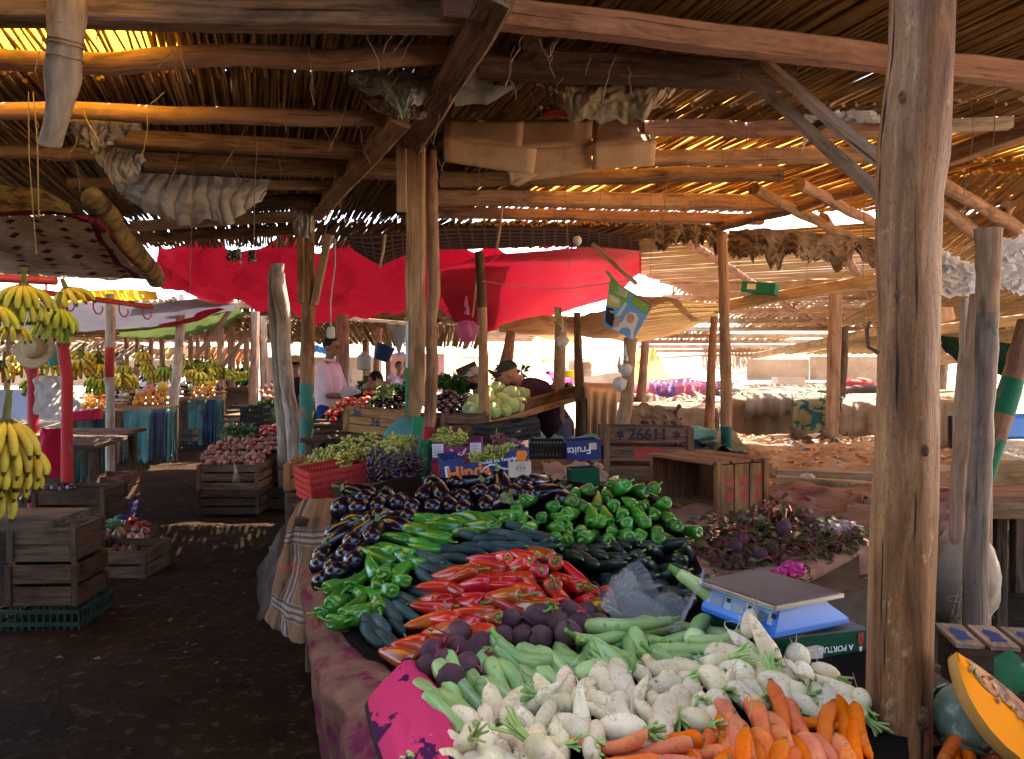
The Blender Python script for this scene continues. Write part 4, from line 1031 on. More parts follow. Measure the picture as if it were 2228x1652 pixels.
def carton(label, M, L, Dp, Hh, m, notch=True, name='fruit_carton', cat='box', low=.55):
    t = thing(name, label, cat, M.translation.copy())
    mb = MB(); lo = Hh * low
    pr = [(-L / 2, 0), (L / 2, 0), (L / 2, Hh), (L / 2 - L * .22, Hh), (L / 2 - L * .26, lo), (-L / 2 + L * .26, lo), (-L / 2 + L * .22, Hh), (-L / 2, Hh)] if notch else [(-L / 2, 0), (L / 2, 0), (L / 2, Hh), (-L / 2, Hh)]
    def panel(y, nm):
        mb = MB(); n = len(pr)
        vs = [M @ V(x, y - .003, z) for x, z in pr] + [M @ V(x, y + .003, z) for x, z in pr]
        mb.add(vs, [tuple(range(n)), tuple(reversed(range(n, 2 * n)))] + [(i, i + n, (i + 1) % n + n, (i + 1) % n) for i in range(n)])
        obj(nm, mb, m, t, angle=20)
    panel(0, 'front_panel'); panel(Dp, 'rear_panel')
    for x in (-1, 1):
        obj('end_panel', lbox(M, (x * (L / 2 - .003), Dp / 2, Hh / 2), (.006, Dp - .008, Hh - .002)), m, t)
    obj('base', lbox(M, (0, Dp / 2, .004), (L - .014, Dp - .008, .006)), m, t)
    return t

def letters(t, txt, M, x, y, z, sz, m, rot=0.0, bold=.0, name='lettering', flip=False, xs=1.0):
    mb = text_mb(txt, sz, 0, bold).xf(M @ Matrix.Translation((x, y, z)) @ Matrix.Rotation(PI / 2, 4, 'X') @ Matrix.Rotation(rot, 4, 'Z') @ Matrix.Diagonal((xs, 1, 1, 1)))
    return obj(name, mb, m, t, angle=180)

def flat(t, name, M, pts, m, y=-.006):
    """A printed patch on the front face (local x,z)."""
    mb = MB(); mb.add([M @ V(x, y, z) for x, z in pts], [tuple(range(len(pts)))])
    return obj(name, mb, m, t)

# ------------------------------------------------------------------ tables
def table(label, P, m, th=.035, legm=None, boards=5, legs=True, cat='table', name='market_table', edge=None):
    """P: four world corners near-left, near-right, far-right, far-left."""
    P = [Vector(p) for p in P]; c = sum(P, V(0, 0, 0)) / 4
    t = thing(name, label, cat, (c.x, c.y, 0))
    mb = MB()
    for k in range(boards):
        a = P[0].lerp(P[3], (k + .5) / boards); b = P[1].lerp(P[2], (k + .5) / boards)
        wd = ((P[3] - P[0]).length / boards) - .012
        mb.beam(a - V(0, 0, th), b - V(0, 0, th), wd, th, seg=4, jit=.003)
    obj('table_top', mb, m, t)
    if edge: obj('edge_board', MB().beam(P[0] + V(0, -.015, -.05), P[1] + V(0, -.015, -.05), .025, edge, seg=8, jit=.003), m, t)
    if legs:
        for p in P:
            q = p.lerp(c, .06)
            obj('leg', MB().beam(V(q.x, q.y, 0), V(q.x, q.y, p.z - th * 1.5), .07, .07), legm or W_DARK, t)
    return t

def drape(label, P, m, drop=.5, lift=.012, bump=.02, folds=26, amp=.03, name='cloth', cat='cloth', n=(60, 20), sides=(True, True), seed=0, back=0.06, su=None, out=.04, mats=None, mif=None):
    """Cloth lying over a table top and hanging down its near edge (and partly its sides)."""
    P = [Vector(p) + V(0, 0, lift) for p in P]
    dep = (P[3] - P[0]).length; wid = (P[1] - P[0]).length; tot = drop + dep + back
    f = ((P[0] - P[3]) + (P[1] - P[2])).normalized()
    def fn(u, v):
        s = v * tot
        uu = -.03 + 1.06 * u
        e = P[0].lerp(P[1], uu); g = P[3].lerp(P[2], uu)
        if s < drop:
            k = (drop - s) / drop
            q = e + f * (out * (.4 + .6 * k) + amp * math.sin(u * folds + seed + 2 * fbm((u * 5, seed, 1), 1, 2)) * k ** .7 + .02 * fbm((u * 7, k * 3, seed), 1, 3)) + V(0, 0, -drop * k * (1 + .12 * fbm((u * 6, seed, 2), 1, 3)))
        else:
            q = e.lerp(g, (s - drop) / dep) + V(0, 0, bump * (.6 + fbm((u * wid * 3, s * 3, seed), 1, 4)))
        if (u < .02 and sides[0]) or (u > .98 and sides[1]): q.z -= .10
        return q
    mb = MB().grid(fn, n[0], n[1], wid, tot, mi=mif or 0, go=(seed, 0, 0))
    o = obj(name, mb, mats or m, angle=180)
    k = o.modifiers.new('thick', 'SOLIDIFY'); k.thickness = .005
    return tag(o, label, cat)

Z = lambda l, d, z: V(l, d, z)
BURLAP = mat('burlap', (.24, .165, .105), (.38, .275, .19), 6, .95, .5, .1, stain=(.16, .09, .06), sscale=2.2, sthr=(.5, .65))
BURLAPR = mat('reddish_burlap', (.20, .095, .065), (.34, .19, .13), 5, .95, .5, .1, stain=(.11, .045, .045), sscale=2.5, sthr=(.48, .62))
BEIGE = mat('beige_sheet', (.25, .165, .10), (.36, .25, .16), 4, .9, .3, .1, stain=(.28, .18, .12), sscale=1.6, sthr=(.55, .7))
GREYC = mat('grey_brown_sheet', (.20, .155, .12), (.33, .26, .21), 4, .9, .3, .1, stain=(.12, .09, .07), sscale=1.6, sthr=(.55, .7))
TEALC = mat('teal_sack', (.05, .17, .19), (.09, .25, .27), 8, .85, .35, .15, stain=(.16, .16, .14), sscale=3, sthr=(.58, .7))
DKC = mat('dark_cloth', (.05, .035, .03), (.11, .08, .07), 5, .95, .3, .1)
# plaid: white and dark bands on tan
PL = NT('plaid_cloth'); pv = PL.coord('gc'); sp = PL.n('ShaderNodeSeparateXYZ'); PL.l(pv, sp.inputs[0])
def band(t, x, per, c, w_):
    f = t.math('FRACT', t.math('MULTIPLY', x, per)); return t.math('LESS_THAN', t.math('ABSOLUTE', t.math('SUBTRACT', f, c)), w_)
base = PL.ramp(PL.noise(pv, 6, 5, .6), [(.3, (.11, .06, .034)), (.7, (.20, .12, .07))])
for axn in (0, 1):
    x = sp.outputs[axn]
    base = PL.mix(PL.math('MULTIPLY', band(PL, x, 2.8, .40, .11), .45), base, (.34, .28, .24))
    for c in (.32, .40, .48): base = PL.mix(PL.math('MULTIPLY', band(PL, x, 2.8, c, .02), .8), base, (.06, .04, .04))
    base = PL.mix(PL.math('MULTIPLY', band(PL, x, 2.8, .85, .02), .7), base, (.35, .05, .05))
PLAID = PL.finish(base, .95, PL.noise(pv, 200, 2, .5), .4, .003, .1)

# grape stall
table('board table under the grape boxes behind the front stall', [Z(-.98, 3.74, .76), Z(.75, 3.95, .76), Z(.55, 6.2, .76), Z(-1.75, 6.1, .76)], W_DARK, boards=7)
def plaid(u, v):
    top = [W(632, 1122, 3.85), W(650, 1108, 3.82), W(690, 1108, 3.76), W(722, 1106, 3.72)]; bot = [W(575, 1345, 3.7), W(610, 1380, 3.6), W(655, 1400, 3.5), W(690, 1400, 3.45)]
    a, b = along(top, u), along(bot, u)
    return a.lerp(b, v) + V(0, -.05, 0) * math.sin(u * 13) * v * .6 + V(.02 * fbm((u * 4, v * 3, 1), 1, 3), .03 * fbm((u * 4, v * 3, 5), 1, 3), .0) + (V(0, .12, .03) * max(0, .06 - v) / .06)
o = obj('plaid_cloth', MB().grid(plaid, 36, 40, .38, .62), PLAID, angle=180)
tag(o, 'tan plaid cloth hanging from the near corner of the grape table', 'cloth')
o = obj('dark_cover', MB().grid(lambda u, v: W(560 + 85 * u, 1240 - 140 * u + v * 130, 4.6 - .4 * u) + V(.03 * fbm((u * 4, v * 4, 1), 1, 3), .05 * math.sin(u * 9), 0), 20, 16, .5, .4), DKC, angle=180)
tag(o, 'dark brown cover falling beside the plaid cloth onto the aisle', 'cloth')
crate('orange wood crate of green grapes at the corner below the teal post', MT(676, 1066, 4.55, .12), .30, .42, .15, C_ORANGE, rows=2)
def redcrate():
    M = MT(778, 1078, 4.12, .50, -.13)
    t = plastic_crate('red plastic crate of green grapes tilted beside the dark grape crate', M, .46, .32, .16, PL_RED, cols=26, rows=4)
    return M
redcrate()
MTO = MT(822, 1112, 3.98, .10, -.07)
crate('dark stencilled crate of purple grapes behind the eggplants', MTO, .42, .36, .145, C_DARK, rows=1, text=(('TOIBA', .01, .095, .075, INKG),))
obj('back_upright', lbox(MTO, (.20, .3, .12), (.04, .03, .22)), C_DARK, [o for o in C.objects if o.name.startswith('wooden_crate')][-1])
# blue fruit carton with lettering
MH = MT(1062, 1040, 3.80, .16, -.135)
hb = carton('dark blue fruit carton with orange lettering behind the eggplants', MH, .415, .30, .115, BOXB, low=.70)
letters(hb, 'Hinda', MH, -.088, -.0055, .042, .088, INKO, 0, .003)
letters(hb, 'Produit Aïn Taoujdate', MH, .062, -.0055, .075, .021, INKW, 0, .0004)
for k, (dx, dz) in enumerate(((.0, .012), (.020, .008), (.012, -.012), (-.004, -.008))):
    flat(hb, 'printed_orange', MH, [(.165 + dx + math.cos(a) * .017, .080 + dz + math.sin(a) * .017) for a in [2 * PI * q / 14 for q in range(14)]], INKO, -.0050 - k * .0006)
def ribbon(t, M, pts, w0, m, y=-.0058, name='printed_ribbon'):
    mb = MB(); n = len(pts); vs = []
    for i, (x, z) in enumerate(pts):
        a = Vector(pts[min(i + 1, n - 1)]) - Vector(pts[max(i - 1, 0)]); a = Vector((-a[1], a[0])).normalized() if a.length else Vector((0, 1))
        k = w0 * math.sin(PI * (i + .35) / (n - .3))
        vs += [M @ V(x + a[0] * k, y, z + a[1] * k), M @ V(x - a[0] * k, y, z - a[1] * k)]
    mb.add(vs, [(2 * i, 2 * i + 1, 2 * i + 3, 2 * i + 2) for i in range(n - 1)]); return obj(name, mb, m, t)
ribbon(hb, MH, [(-.03, .03), (-.01, .05), (.02, .062), (.05, .055), (.07, .035), (.10, .028), (.125, .05), (.145, .075), (.16, .09)], .005, INKW)
flat(hb, 'printed_leaf', MH, [(.135, .072), (.15, .078), (.158, .07), (.145, .064)], INKG, -.0052)
flat(hb, 'white_panel', MH, [(-.198, .02), (-.178, .02), (-.178, .085), (-.198, .085)], INKW, -.0052)
# pale carton below it
MB_ = MT(1133, 1044, 3.74, .12, -.02)
pb = carton('plain beige carton with a small dark emblem under the blue carton', MB_, .10, .16, .085, CARDW, notch=False)
letters(pb, 'ꝏ' if False else 'oYo', MB_, 0, -.0055, .055, .026, INK, 0, .0)
for k in range(12):
    a = 2 * PI * k / 12
    ribbon(pb, MB_, [(math.cos(a) * .015, .055 + math.sin(a) * .013), (math.cos(a) * .019, .055 + math.sin(a) * .017), (math.cos(a) * .023, .055 + math.sin(a) * .021)], .0012, INK, name='printed_ray')
# purple carton with looping script
MP = MT(996, 1003, 4.3, .02, -.03)
pc_ = carton('purple printed grape carton with white side labels and looping script', MP, .265, .26, .105, BOXP, low=.72)
for x in (-.105, .098):
    flat(pc_, 'white_label', MP, [(x - .03, .022), (x + .03, .022), (x + .03, .094), (x - .03, .094)], INKW, -.0045)
    for q in range(6):
        flat(pc_, 'label_line', MP, [(x - .025, .032 + q * .010), (x + R(.0, .024), .032 + q * .010), (x + .02, .034 + q * .010), (x - .025, .034 + q * .010)], INK, -.0055)
SC = [(.045, .066), (.052, .060), (.046, .054), (.036, .050), (.030, .044), (.040, .040), (.046, .046), (.034, .036), (.018, .030), (.010, .038), (.016, .046), (.004, .034), (-.012, .028), (-.02, .036), (-.012, .044), (-.024, .034), (-.036, .028), (-.046, .034), (-.040, .046), (-.028, .056), (-.034, .064), (-.046, .060)]
mb = MB(); mb.tube([MP @ V(x * .9, -.007, z) for x, z in SC], [.0045] * len(SC), n=6); obj('script_outline', mb, INKO, pc_)
mb = MB(); mb.tube([MP @ V(x * .9, -.0105, z) for x, z in SC], [.0028] * len(SC), n=6); obj('script', mb, INKW, pc_)
carton('crimson carton under the purple grape carton', MT(1000, 1043, 4.28, 0, 0), .29, .26, .09, BOXR, notch=False)
# numbered crates
M36 = MT(806, 944, 6.3, -.03, .10)
crate('orange brown crate numbered 36 beside the tomatoes', M36, .44, .30, .19, C_ORANGE, rows=3, gap=.006, text=(('36', -.12, .150, .075, INKB), ('36', .03, .092, .075, INKB)))
crate('dark crate with thin slats in front of the far eggplants', MT(1010, 965, 6.0, .0), .36, .3, .21, C_BROWN, rows=3)
MA = MT(1410, 1046, 4.75, .0, .01)
ca = crate('brown crate stencilled with five digits and stars standing on its side', MA, .535, .28, .315, C_BROWN, rows=3, gap=.03, text=(('26611', -.005, .272, .095, INK),))
def star(M, x, z, r, y=-.0085):
    return [(x + math.sin(a) * (r if k % 2 == 0 else r * .45), z + math.cos(a) * (r if k % 2 == 0 else r * .45)) for k, a in enumerate([2 * PI * q / 12 for q in range(12)])]
for x in (-.17, .165): flat(ca, 'stencilled_star', MA, star(MA, x, .272, .034), INK, -.0085)
letters(ca, 'BEDIRA', MA, .03, -.0085, .165, .075, INKR, 0, .002) if False else None
flat(ca, 'faded_red_print', MA, [(-.08, .13), (.06, .125), (.10, .15), (.09, .19), (-.02, .20), (-.09, .18)], INKR, -.0079)
# big tilted crate lying on its side, open end towards the left
MG = MT(1562, 1122, 3.60, .50) @ Matrix.Translation((.14, 0, 0))
tg = thing('wooden_crate', 'large orange brown crate lying on its side, open end facing the peppers', 'crate', MG.translation.copy())
L_, D_, H_ = .28, .44, .235
def planks(nm, quads):
    mb = MB()
    for c, s in quads: mb.merge(lbox(MG, c, s))
    obj(nm, mb, C_RED, tg)
planks('top_planks', [((x, D_ / 2, H_), (.115, D_, .012)) for x in (-L_ / 2 + .01, 0 + .005, L_ / 2 - .0)])
planks('front_planks', [((x, 0, H_ / 2), (.118, .012, H_ - .012)) for x in (L_ / 2 - .06 - .12 * 0 - .0, )] + [((x, 0, H_ / 2), (.085, .012, H_ - .014)) for x in (L_ / 2 + .04, -.0)] if False else [((x, 0.0, H_ / 2 - .004), (.085, .012, H_ - .014)) for x in (-.095, 0, .095)])
planks('rear_planks', [((x, D_, H_ / 2 - .004), (.094, .012, H_ - .014)) for x in (-.095, 0, .095)])
planks('side_planks', [((L_ / 2, y, H_ / 2 - .004), (.012, .10, H_ - .014)) for y in (.07, .18, .29, .385)])
planks('bottom_planks', [((0, y, .006), (L_, .10, .012)) for y in (.07, .18, .29, .385)])
for x in (-1, 1):
    for y in (0, D_):
        obj('corner_post', lbox(MG, (x * (L_ / 2 + .006), y - .006 if y == 0 else y + .006, H_ / 2), (.03, .02, H_ + .015)), C_RED, tg)
for q in range(3):
    for r in range(2):
        flat(tg, 'faded_red_print', MG, [(-.1 + q * .09 + x, .06 + r * .07 + z) for x, z in ((0, 0), (.03, -.005), (.05, .01), (.045, .035), (.01, .04))], INKR, -.0075)
# black crates and the upside down carton
plastic_crate('tilted black plastic crate of scraps under the cabbage tray', MT(1125, 962, 5.7, .55, -.10), .40, .26, .14, PL_BLACK, cols=20, rows=3)
plastic_crate('black plastic crate beside the upside down blue carton', MT(1200, 1000, 4.75, .0, .0), .25, .3, .10, PL_BLACK, cols=12, rows=2)
MF = MT(1272, 1002, 4.7, .05, -.06)
fb = carton('dark blue carton lying upside down left of the numbered crate', MF, .20, .2, .115, BOXB, notch=False)
letters(fb, 'Fruits', MF, -.03, -.0055, .062, .062, INKW, PI, .001)
flat(fb, 'pale_patch', MF, [(.03, .06), (.075, .06), (.075, .10), (.03, .10)], CARDW, -.0052)
carton('small dark green carton behind the green peppers', MT(1275, 1060, 3.75, .1, -.06), .135, .12, .085, BOXG, notch=False)

# ------------------------------------------------------------------ grapes
def T_grapes(skin, nb=55, r=.0095, L=.085, wd=.05):
    mb = MB(); pts = []
    tries = 0
    while len(pts) < nb and tries < 4000:
        tries += 1; z = R(-L, L * .6); q = wd * (1 - max(0, -z / L) ** 1.5 * .75); a = R(0, 6.3); k = q * math.sqrt(R(.25, 1))
        p = V(math.cos(a) * k, math.sin(a) * k * .85, z)
        if all((p - o_).length > r * 1.55 for o_ in pts): pts.append(p)
    for p in pts:
        mb.blob(p, (r * R(.9, 1.05), r * R(.9, 1.05), r * R(1.0, 1.25)), 8, 6, rot=Euler((R(-1, 1), R(-1, 1), 0)).to_matrix())
    s = MB().tube([V(0, 0, -L * .6), V(0, 0, L * .5), V(.01, 0, L * .8), V(.02, .005, L * 1.05)], [.002, .003, .003, .0025], 5)
    for k in range(5):
        z = R(-.3, .5) * L; a = R(0, 6.3); s.tube([V(0, 0, z), V(math.cos(a) * wd * .9, math.sin(a) * wd * .9, z + .01)], [.0018, .001], 4)
    return ('grape_bunch', mb.mesh('grape_bunch', skin, angle=180), [('stalk', s.mesh('stalk', V_STEM))])
G_GRN = gloss('green_grape', (.30, .34, .06), (.48, .48, .13), .3, 30, .15, .015, .1, sss=.1)
G_PUR = gloss('purple_grape', (.035, .014, .035), (.09, .035, .07), .38, 30, .25, .02, .1)
G_RED = gloss('red_grape', (.15, .025, .05), (.28, .06, .10), .35, 30, .2, .02, .1)
GG = [T_grapes(G_GRN) for i in range(3)]; GP = [T_grapes(G_PUR) for i in range(3)]; GR_ = [T_grapes(G_RED, 45) for i in range(2)]
def bunches(T, pts, label, group, s=1.0, lay=.5):
    for X, Y, d in pts:
        put(random.choice(T), aim(W(X, Y, d), (R(-.8, .8), R(-.8, .3), R(-.2, .6)), R(0, 6), s * R(.9, 1.1)), label, 'grapes', group)
bunches(GG, [(700, 996, 4.62), (730, 985, 4.55), (760, 975, 4.5), (780, 988, 4.42), (748, 1000, 4.4), (718, 1008, 4.6), (680, 1010, 4.7), (800, 968, 4.6), (825, 985, 4.32), (850, 975, 4.36), (872, 970, 4.42), (845, 992, 4.25), (890, 965, 4.5), (860, 962, 4.55)], 'bunch of green grapes in the crates below the teal post', 'green grapes in the left crates')
bunches(GP, [(815, 1020, 4.1), (845, 1005, 4.12), (870, 998, 4.15), (838, 1030, 4.05), (862, 1022, 4.05), (885, 1015, 4.1), (900, 1025, 4.1), (822, 1000, 4.18), (893, 1000, 4.2), (850, 1045, 4.03), (875, 1045, 4.03)], 'bunch of dark purple grapes in the dark stencilled crate', 'purple grapes')
bunches(GG, [(955, 955, 4.42), (975, 948, 4.45), (998, 955, 4.42), (968, 962, 4.38), (985, 966, 4.36)], 'bunch of green grapes in the purple carton', 'green grapes in the purple carton', .9)
bunches(GG, [(1040, 1000, 3.98), (1062, 990, 4.0), (1085, 985, 4.05), (1110, 985, 4.05), (1050, 1012, 3.93), (1075, 1008, 3.95), (1100, 1000, 3.97)], 'bunch of green grapes in the dark blue carton', 'green grapes in the blue carton', .85)
bunches(GR_, [(1085, 962, 4.2), (1105, 967, 4.18), (1125, 975, 4.12), (1000, 1010, 4.05), (980, 1018, 4.0), (1015, 1002, 4.1), (970, 1030, 3.98)], 'bunch of red grapes around the green grapes in the blue carton', 'red grapes in the blue carton', .8)

# ------------------------------------------------------------------ sacks, sheets and tables behind
o = obj('sack', MB().blob(W(886, 962, 5.4) + V(0, .1, .0), (.17, .18, .17), 26, 16, lambda a, p: 1 + .12 * fbm((math.cos(a), math.sin(a), p), 1.4, 3)), TEALC, angle=180)
tag(o, 'bulging teal sack behind the sawn post', 'sack')
def rag(label, P4, m, bump=.05, n=(26, 18), name='cloth', cat='cloth', seed=0, fr=3.5, th=.004):
    """Crumpled sheet through four points given as (X,Y,d)."""
    A, B, C_, D4 = [W(*p) for p in P4]
    def fn(u, v):
        p = A.lerp(B, u).lerp(D4.lerp(C_, u), v)
        nn = mn.noise_vector(V(u * fr * 1.2 + seed, v * fr, seed)); n2 = mn.noise_vector(V(u * fr * 3 + seed, v * fr * 2.4, seed + 5))
        return p + Vector(nn) * bump + Vector(n2) * bump * .4
    o = obj(name, MB().grid(fn, n[0], n[1], (B - A).length, (D4 - A).length, go=(seed, 0, 0)), m, angle=180)
    k = o.modifiers.new('thick', 'SOLIDIFY'); k.thickness = th
    return tag(o, label, cat)
table('board table carrying the numbered crate and the blue cartons', [Z(.22, 4.05, .765), Z(1.75, 3.95, .765), Z(2.0, 5.3, .765), Z(.1, 5.5, .765)], W_SAWN, boards=6)
rag('crumpled pale sheet between the cartons and the numbered crate', [(1170, 1050, 4.1), (1320, 1040, 4.2), (1310, 1008, 4.5), (1180, 1012, 4.5)], mat('dusty_pink_sheet', (.30, .20, .16), (.42, .30, .25), 6, .85, .3, .1), .05, seed=3)
rag('torn teal netting over the black crates', [(1150, 980, 5.1), (1290, 968, 5.0), (1300, 948, 5.6), (1160, 955, 5.7)], TEALC, .05, seed=8)
rag('teal cloth lying on top behind the numbered crate', [(1350, 950, 5.3), (1560, 955, 5.2), (1555, 930, 6.0), (1345, 930, 6.0)], TEALC, .04, seed=12)
rag('greenish tarpaulin on the low stack beside the green footed post', [(1500, 985, 5.2), (1625, 978, 5.2), (1600, 940, 6.2), (1480, 945, 6.2)], mat('grey_green_tarp', (.09, .12, .10), (.17, .19, .16), 6, .8, .3, .2, stain=(.22, .16, .11), sscale=2), .05, seed=15)
crate('wide low crate under the greenish tarpaulin', MT(1560, 1020, 5.3, .05), .40, .35, .11, C_BROWN, rows=2)
drape('reddish stained burlap over the beet greens table', [W(1505, 1300, 2.52), W(2105, 1160, 3.46), Z(2.45, 4.35, .76), Z(.65, 4.2, .76)], BURLAPR, drop=.30, bump=.045, n=(120, 60), amp=.02, folds=18, seed=2, out=.03)
table('low table under the beet greens', [W(1520, 1305, 2.56) - V(0, 0, .03), W(2090, 1170, 3.5) - V(0, 0, .03), Z(2.4, 4.3, .73), Z(.7, 4.15, .73)], W_DARK)
hem = [o for o in C.objects if o.name.startswith('cloth')][-1]
obj('rolled_hem', MB().tube([W(1560, 1296, 2.58), W(1640, 1277, 2.64), W(1700, 1262, 2.70), W(1770, 1240, 2.83), W(1840, 1210, 3.0), W(1890, 1188, 3.12), W(1960, 1174, 3.25), W(2040, 1162, 3.38), W(2100, 1156, 3.47)], [.02, .028, .034, .036, .04, .042, .036, .03, .02], n=12, jit=.016), BURLAPR, hem, angle=180)
def hang(u, v):
    a = W(1560, 1300, 2.62).lerp(W(2100, 1172, 3.44), u) - V(0, 0, .06)
    return a + V(.05 * v + .02 * math.sin(u * 30) * v, -.03 - .03 * v + .035 * math.sin(u * 40 + 1) * v, -.66 * v)
tag(obj('hanging_sacking', MB().grid(hang, 110, 12, 1.7, .7), mat('brown_hanging_sack', (.085, .055, .04), (.17, .115, .08), 4, .95, .5, .1, stain=(.04, .03, .025), sscale=2)), 'dark sacking hanging under the beet greens table', 'cloth')
o = obj('sack', MB().blob(W(2092, 1255, 3.25), (.135, .16, .20), 26, 18, lambda a, p: 1 + .16 * fbm((math.cos(a) * 1.3, math.sin(a) * 1.3, p), 1.5, 4)), mat('raffia_sack', (.34, .25, .16), (.50, .39, .27), 9, .9, .6, .1, stain=(.2, .13, .08), sscale=5), angle=180)
tag(o, 'bulging raffia sack behind the thick post under the table corner', 'sack')
mb = MB()
for k in range(60):
    a = W(R(2085, 2140), R(1275, 1300), 3.08); mb.tube([a, a + V(R(-.03, .03), -.01, R(-.06, .0)), a + V(R(-.06, .06), -.02, R(-.12, -.03))], [.0012, .001, .0006], 4)
obj('frayed_threads', mb, mat('raffia', (.4, .3, .2), (.55, .44, .3), 9, .9), o)
table('plank table with open joints behind the beet greens', [Z(1.40, 4.25, .79), Z(2.75, 4.45, .79), Z(2.9, 4.95, .79), Z(1.5, 4.85, .79)], W_SAWN, boards=3, edge=.07)
tb = [Z(1.66, 5.08, .77), Z(3.3, 5.1, .77), Z(3.6, 7.2, .77), Z(2.05, 7.45, .77)]
table('long table strewn with dry onion skins', [p - V(0, 0, .03) for p in tb], W_DARK)
drape('burlap strewn with onion skins over the long table', tb, BURLAP, drop=.16, bump=.06, n=(90, 70), seed=6)
drape('beige sheet hanging down the far stall front', [W(1592, 868, 8.6), W(1725, 868, 8.6), W(1790, 842, 10.5), W(1640, 842, 10.5)], BEIGE, drop=.75, folds=9, n=(50, 36), seed=9, amp=.02)
drape('short stained flap lying over the beige sheet', [W(1625, 866, 8.45), W(1722, 866, 8.45), W(1760, 850, 9.5), W(1660, 850, 9.5)], GREYC, drop=.22, folds=11, n=(30, 16), seed=19, lift=.03)
FL = NT('teal_flower_print'); fv = FL.coord('gc'); fn_ = FL.noise(fv, 9, 3, .5, 1.2)
FLP = FL.finish(FL.mix(FL.step(fn_, .5, .53), FL.ramp(FL.noise(fv, 4), [(.3, (.20, .19, .08)), (.7, (.30, .26, .14))]), (.02, .09, .12)), .9, fn_, .1)
drape('printed olive and teal cloth hanging from the draped stall', [W(1728, 872, 8.0), W(1832, 868, 8.0), W(1860, 850, 9.5), W(1750, 850, 9.5)], FLP, drop=.62, folds=16, n=(50, 30), seed=21)
drape('grey brown sheet slumping beside the thick post', [W(1832, 884, 7.2), W(1960, 876, 7.2), W(1980, 855, 9), W(1850, 855, 9)], GREYC, drop=.55, folds=13, n=(50, 30), seed=25, amp=.05)
drape('dark grey sheet with stripes right of the thick post', [W(2030, 880, 6.4), W(2140, 880, 6.4), W(2200, 855, 8), W(2040, 855, 8)], BEIGE, drop=.70, folds=13, n=(50, 30), seed=28)
tag(obj('cloth', MB().grid(lambda u, v: W(2062 + 28 * u, 905 + v * 150, 6.2) + V(0, .02 * math.sin(u * 9), 0), 10, 12, .1, .5), mat('black_striped_cloth', (.02, .018, .02), (.10, .09, .09), 90, .9, 0, stretch=(1, .02, 1))), 'narrow black striped cloth hanging right of the thick post', 'cloth')
tag(obj('blue_mattress', MB().beam(W(2140, 930, 5.6), W(2300, 925, 5.6), .25, .16), PL_BLUE), 'blue padded bundle at the right edge', 'bundle')
table('heavy plank bench at the right edge', [Z(1.75, 4.0, .80), Z(3.2, 3.8, .82), Z(3.6, 5.2, .82), Z(2.6, 5.4, .80)], W_BEAM, boards=4, edge=.09)
tag(pbeam('plank', W(2110, 1035, 4.1), W(2290, 1025, 4.0), .08, .12, W_PLANK), 'reddish plank lying on the bench at the right edge', 'plank')
drape('tan drape with deep folds left of the pale trunk', [W(1280, 852, 7.0), W(1342, 856, 7.0), W(1370, 840, 7.8), W(1270, 838, 7.8)], mat('tan_drape', (.36, .22, .12), (.50, .33, .19), 4, .9, .3, .1, stain=(.25, .15, .09), sscale=2), drop=.45, folds=22, n=(60, 24), seed=31, amp=.05)
rag('dark sheet slung between the tan drape and the slim post', [(1375, 885, 7.5), (1480, 890, 7.5), (1470, 935, 7.3), (1400, 935, 7.3)], mat('charcoal_sheet', (.10, .08, .075), (.17, .14, .13), 4, .9, .3, .1), .07, seed=35)
PKT = NT('rose_violet_print'); kv = PKT.coord('gc'); kn = PKT.noise(kv, 6, 3, .6, 1.0); ks = PKT.n('ShaderNodeSeparateXYZ'); PKT.l(kv, ks.inputs[0])
kb = band(PKT, ks.outputs[0], 1.6, .5, .22)
ROSE = PKT.finish(PKT.mix(PKT.math('MULTIPLY', kb, PKT.step(kn, .45, .52)), (.34, .075, .10), (.09, .05, .13)), .9, kn, .1)
drape('rose and violet printed cloth over the sunlit stall', [W(1368, 848, 10.0), W(1548, 846, 10.0), W(1570, 835, 13), W(1420, 835, 13)], ROSE, drop=.27, folds=8, n=(50, 20), seed=38, amp=.015, bump=.05)
rag('scraps of brown matting under the rose cloth', [(1380, 895, 9.0), (1545, 888, 9.0), (1545, 862, 9.6), (1400, 866, 9.6)], BURLAP, .12, seed=41)
for i, (x0, x1, y, d) in enumerate(((1585, 1900, 838, 12.5), (1560, 1905, 850, 10.8), (1600, 1800, 830, 15))):
    table('sunlit empty plank table ' + ('in the middle distance', 'nearest behind the beige sheet', 'farthest under the low eaves')[i],
          [W(x0, y + 6, d), W(x1, y + 6, d), W(x1 + 40, y - 4, d * 1.35), W(x0 + 20, y - 4, d * 1.35)], W_PALE, boards=4)
carton('pale box lying on the sunlit planks', MT(1722, 838, 12.4), .42, .3, .12, CARDW, notch=False)
carton('green printed carton lying up on the rafter', MT(1648, 638, 7.3, -.5, .12), .30, .22, .10, mat('jade_card', (.012, .13, .085), (.02, .17, .11), 5, .5, 0), notch=False)
# plywood wall far right
for x0, x1, lab in ((1625, 1760, 'pale plywood sheet closing the far stall, left half'), (1762, 1915, 'taller plywood sheet closing the far stall, right half')):
    tag(obj('plywood_panel', MB().beam(W((x0 + x1) / 2, 860, 21), W((x0 + x1) / 2, 782 - (x0 > 1700) * 6, 21), (x1 - x0) / FX * 21, .03, jit=.01), mat('weathered_plywood', (.34, .24, .15), (.46, .34, .23), 3, .9, .1, .1, stain=(.22, .15, .1), sscale=1.2)), lab, 'panel')
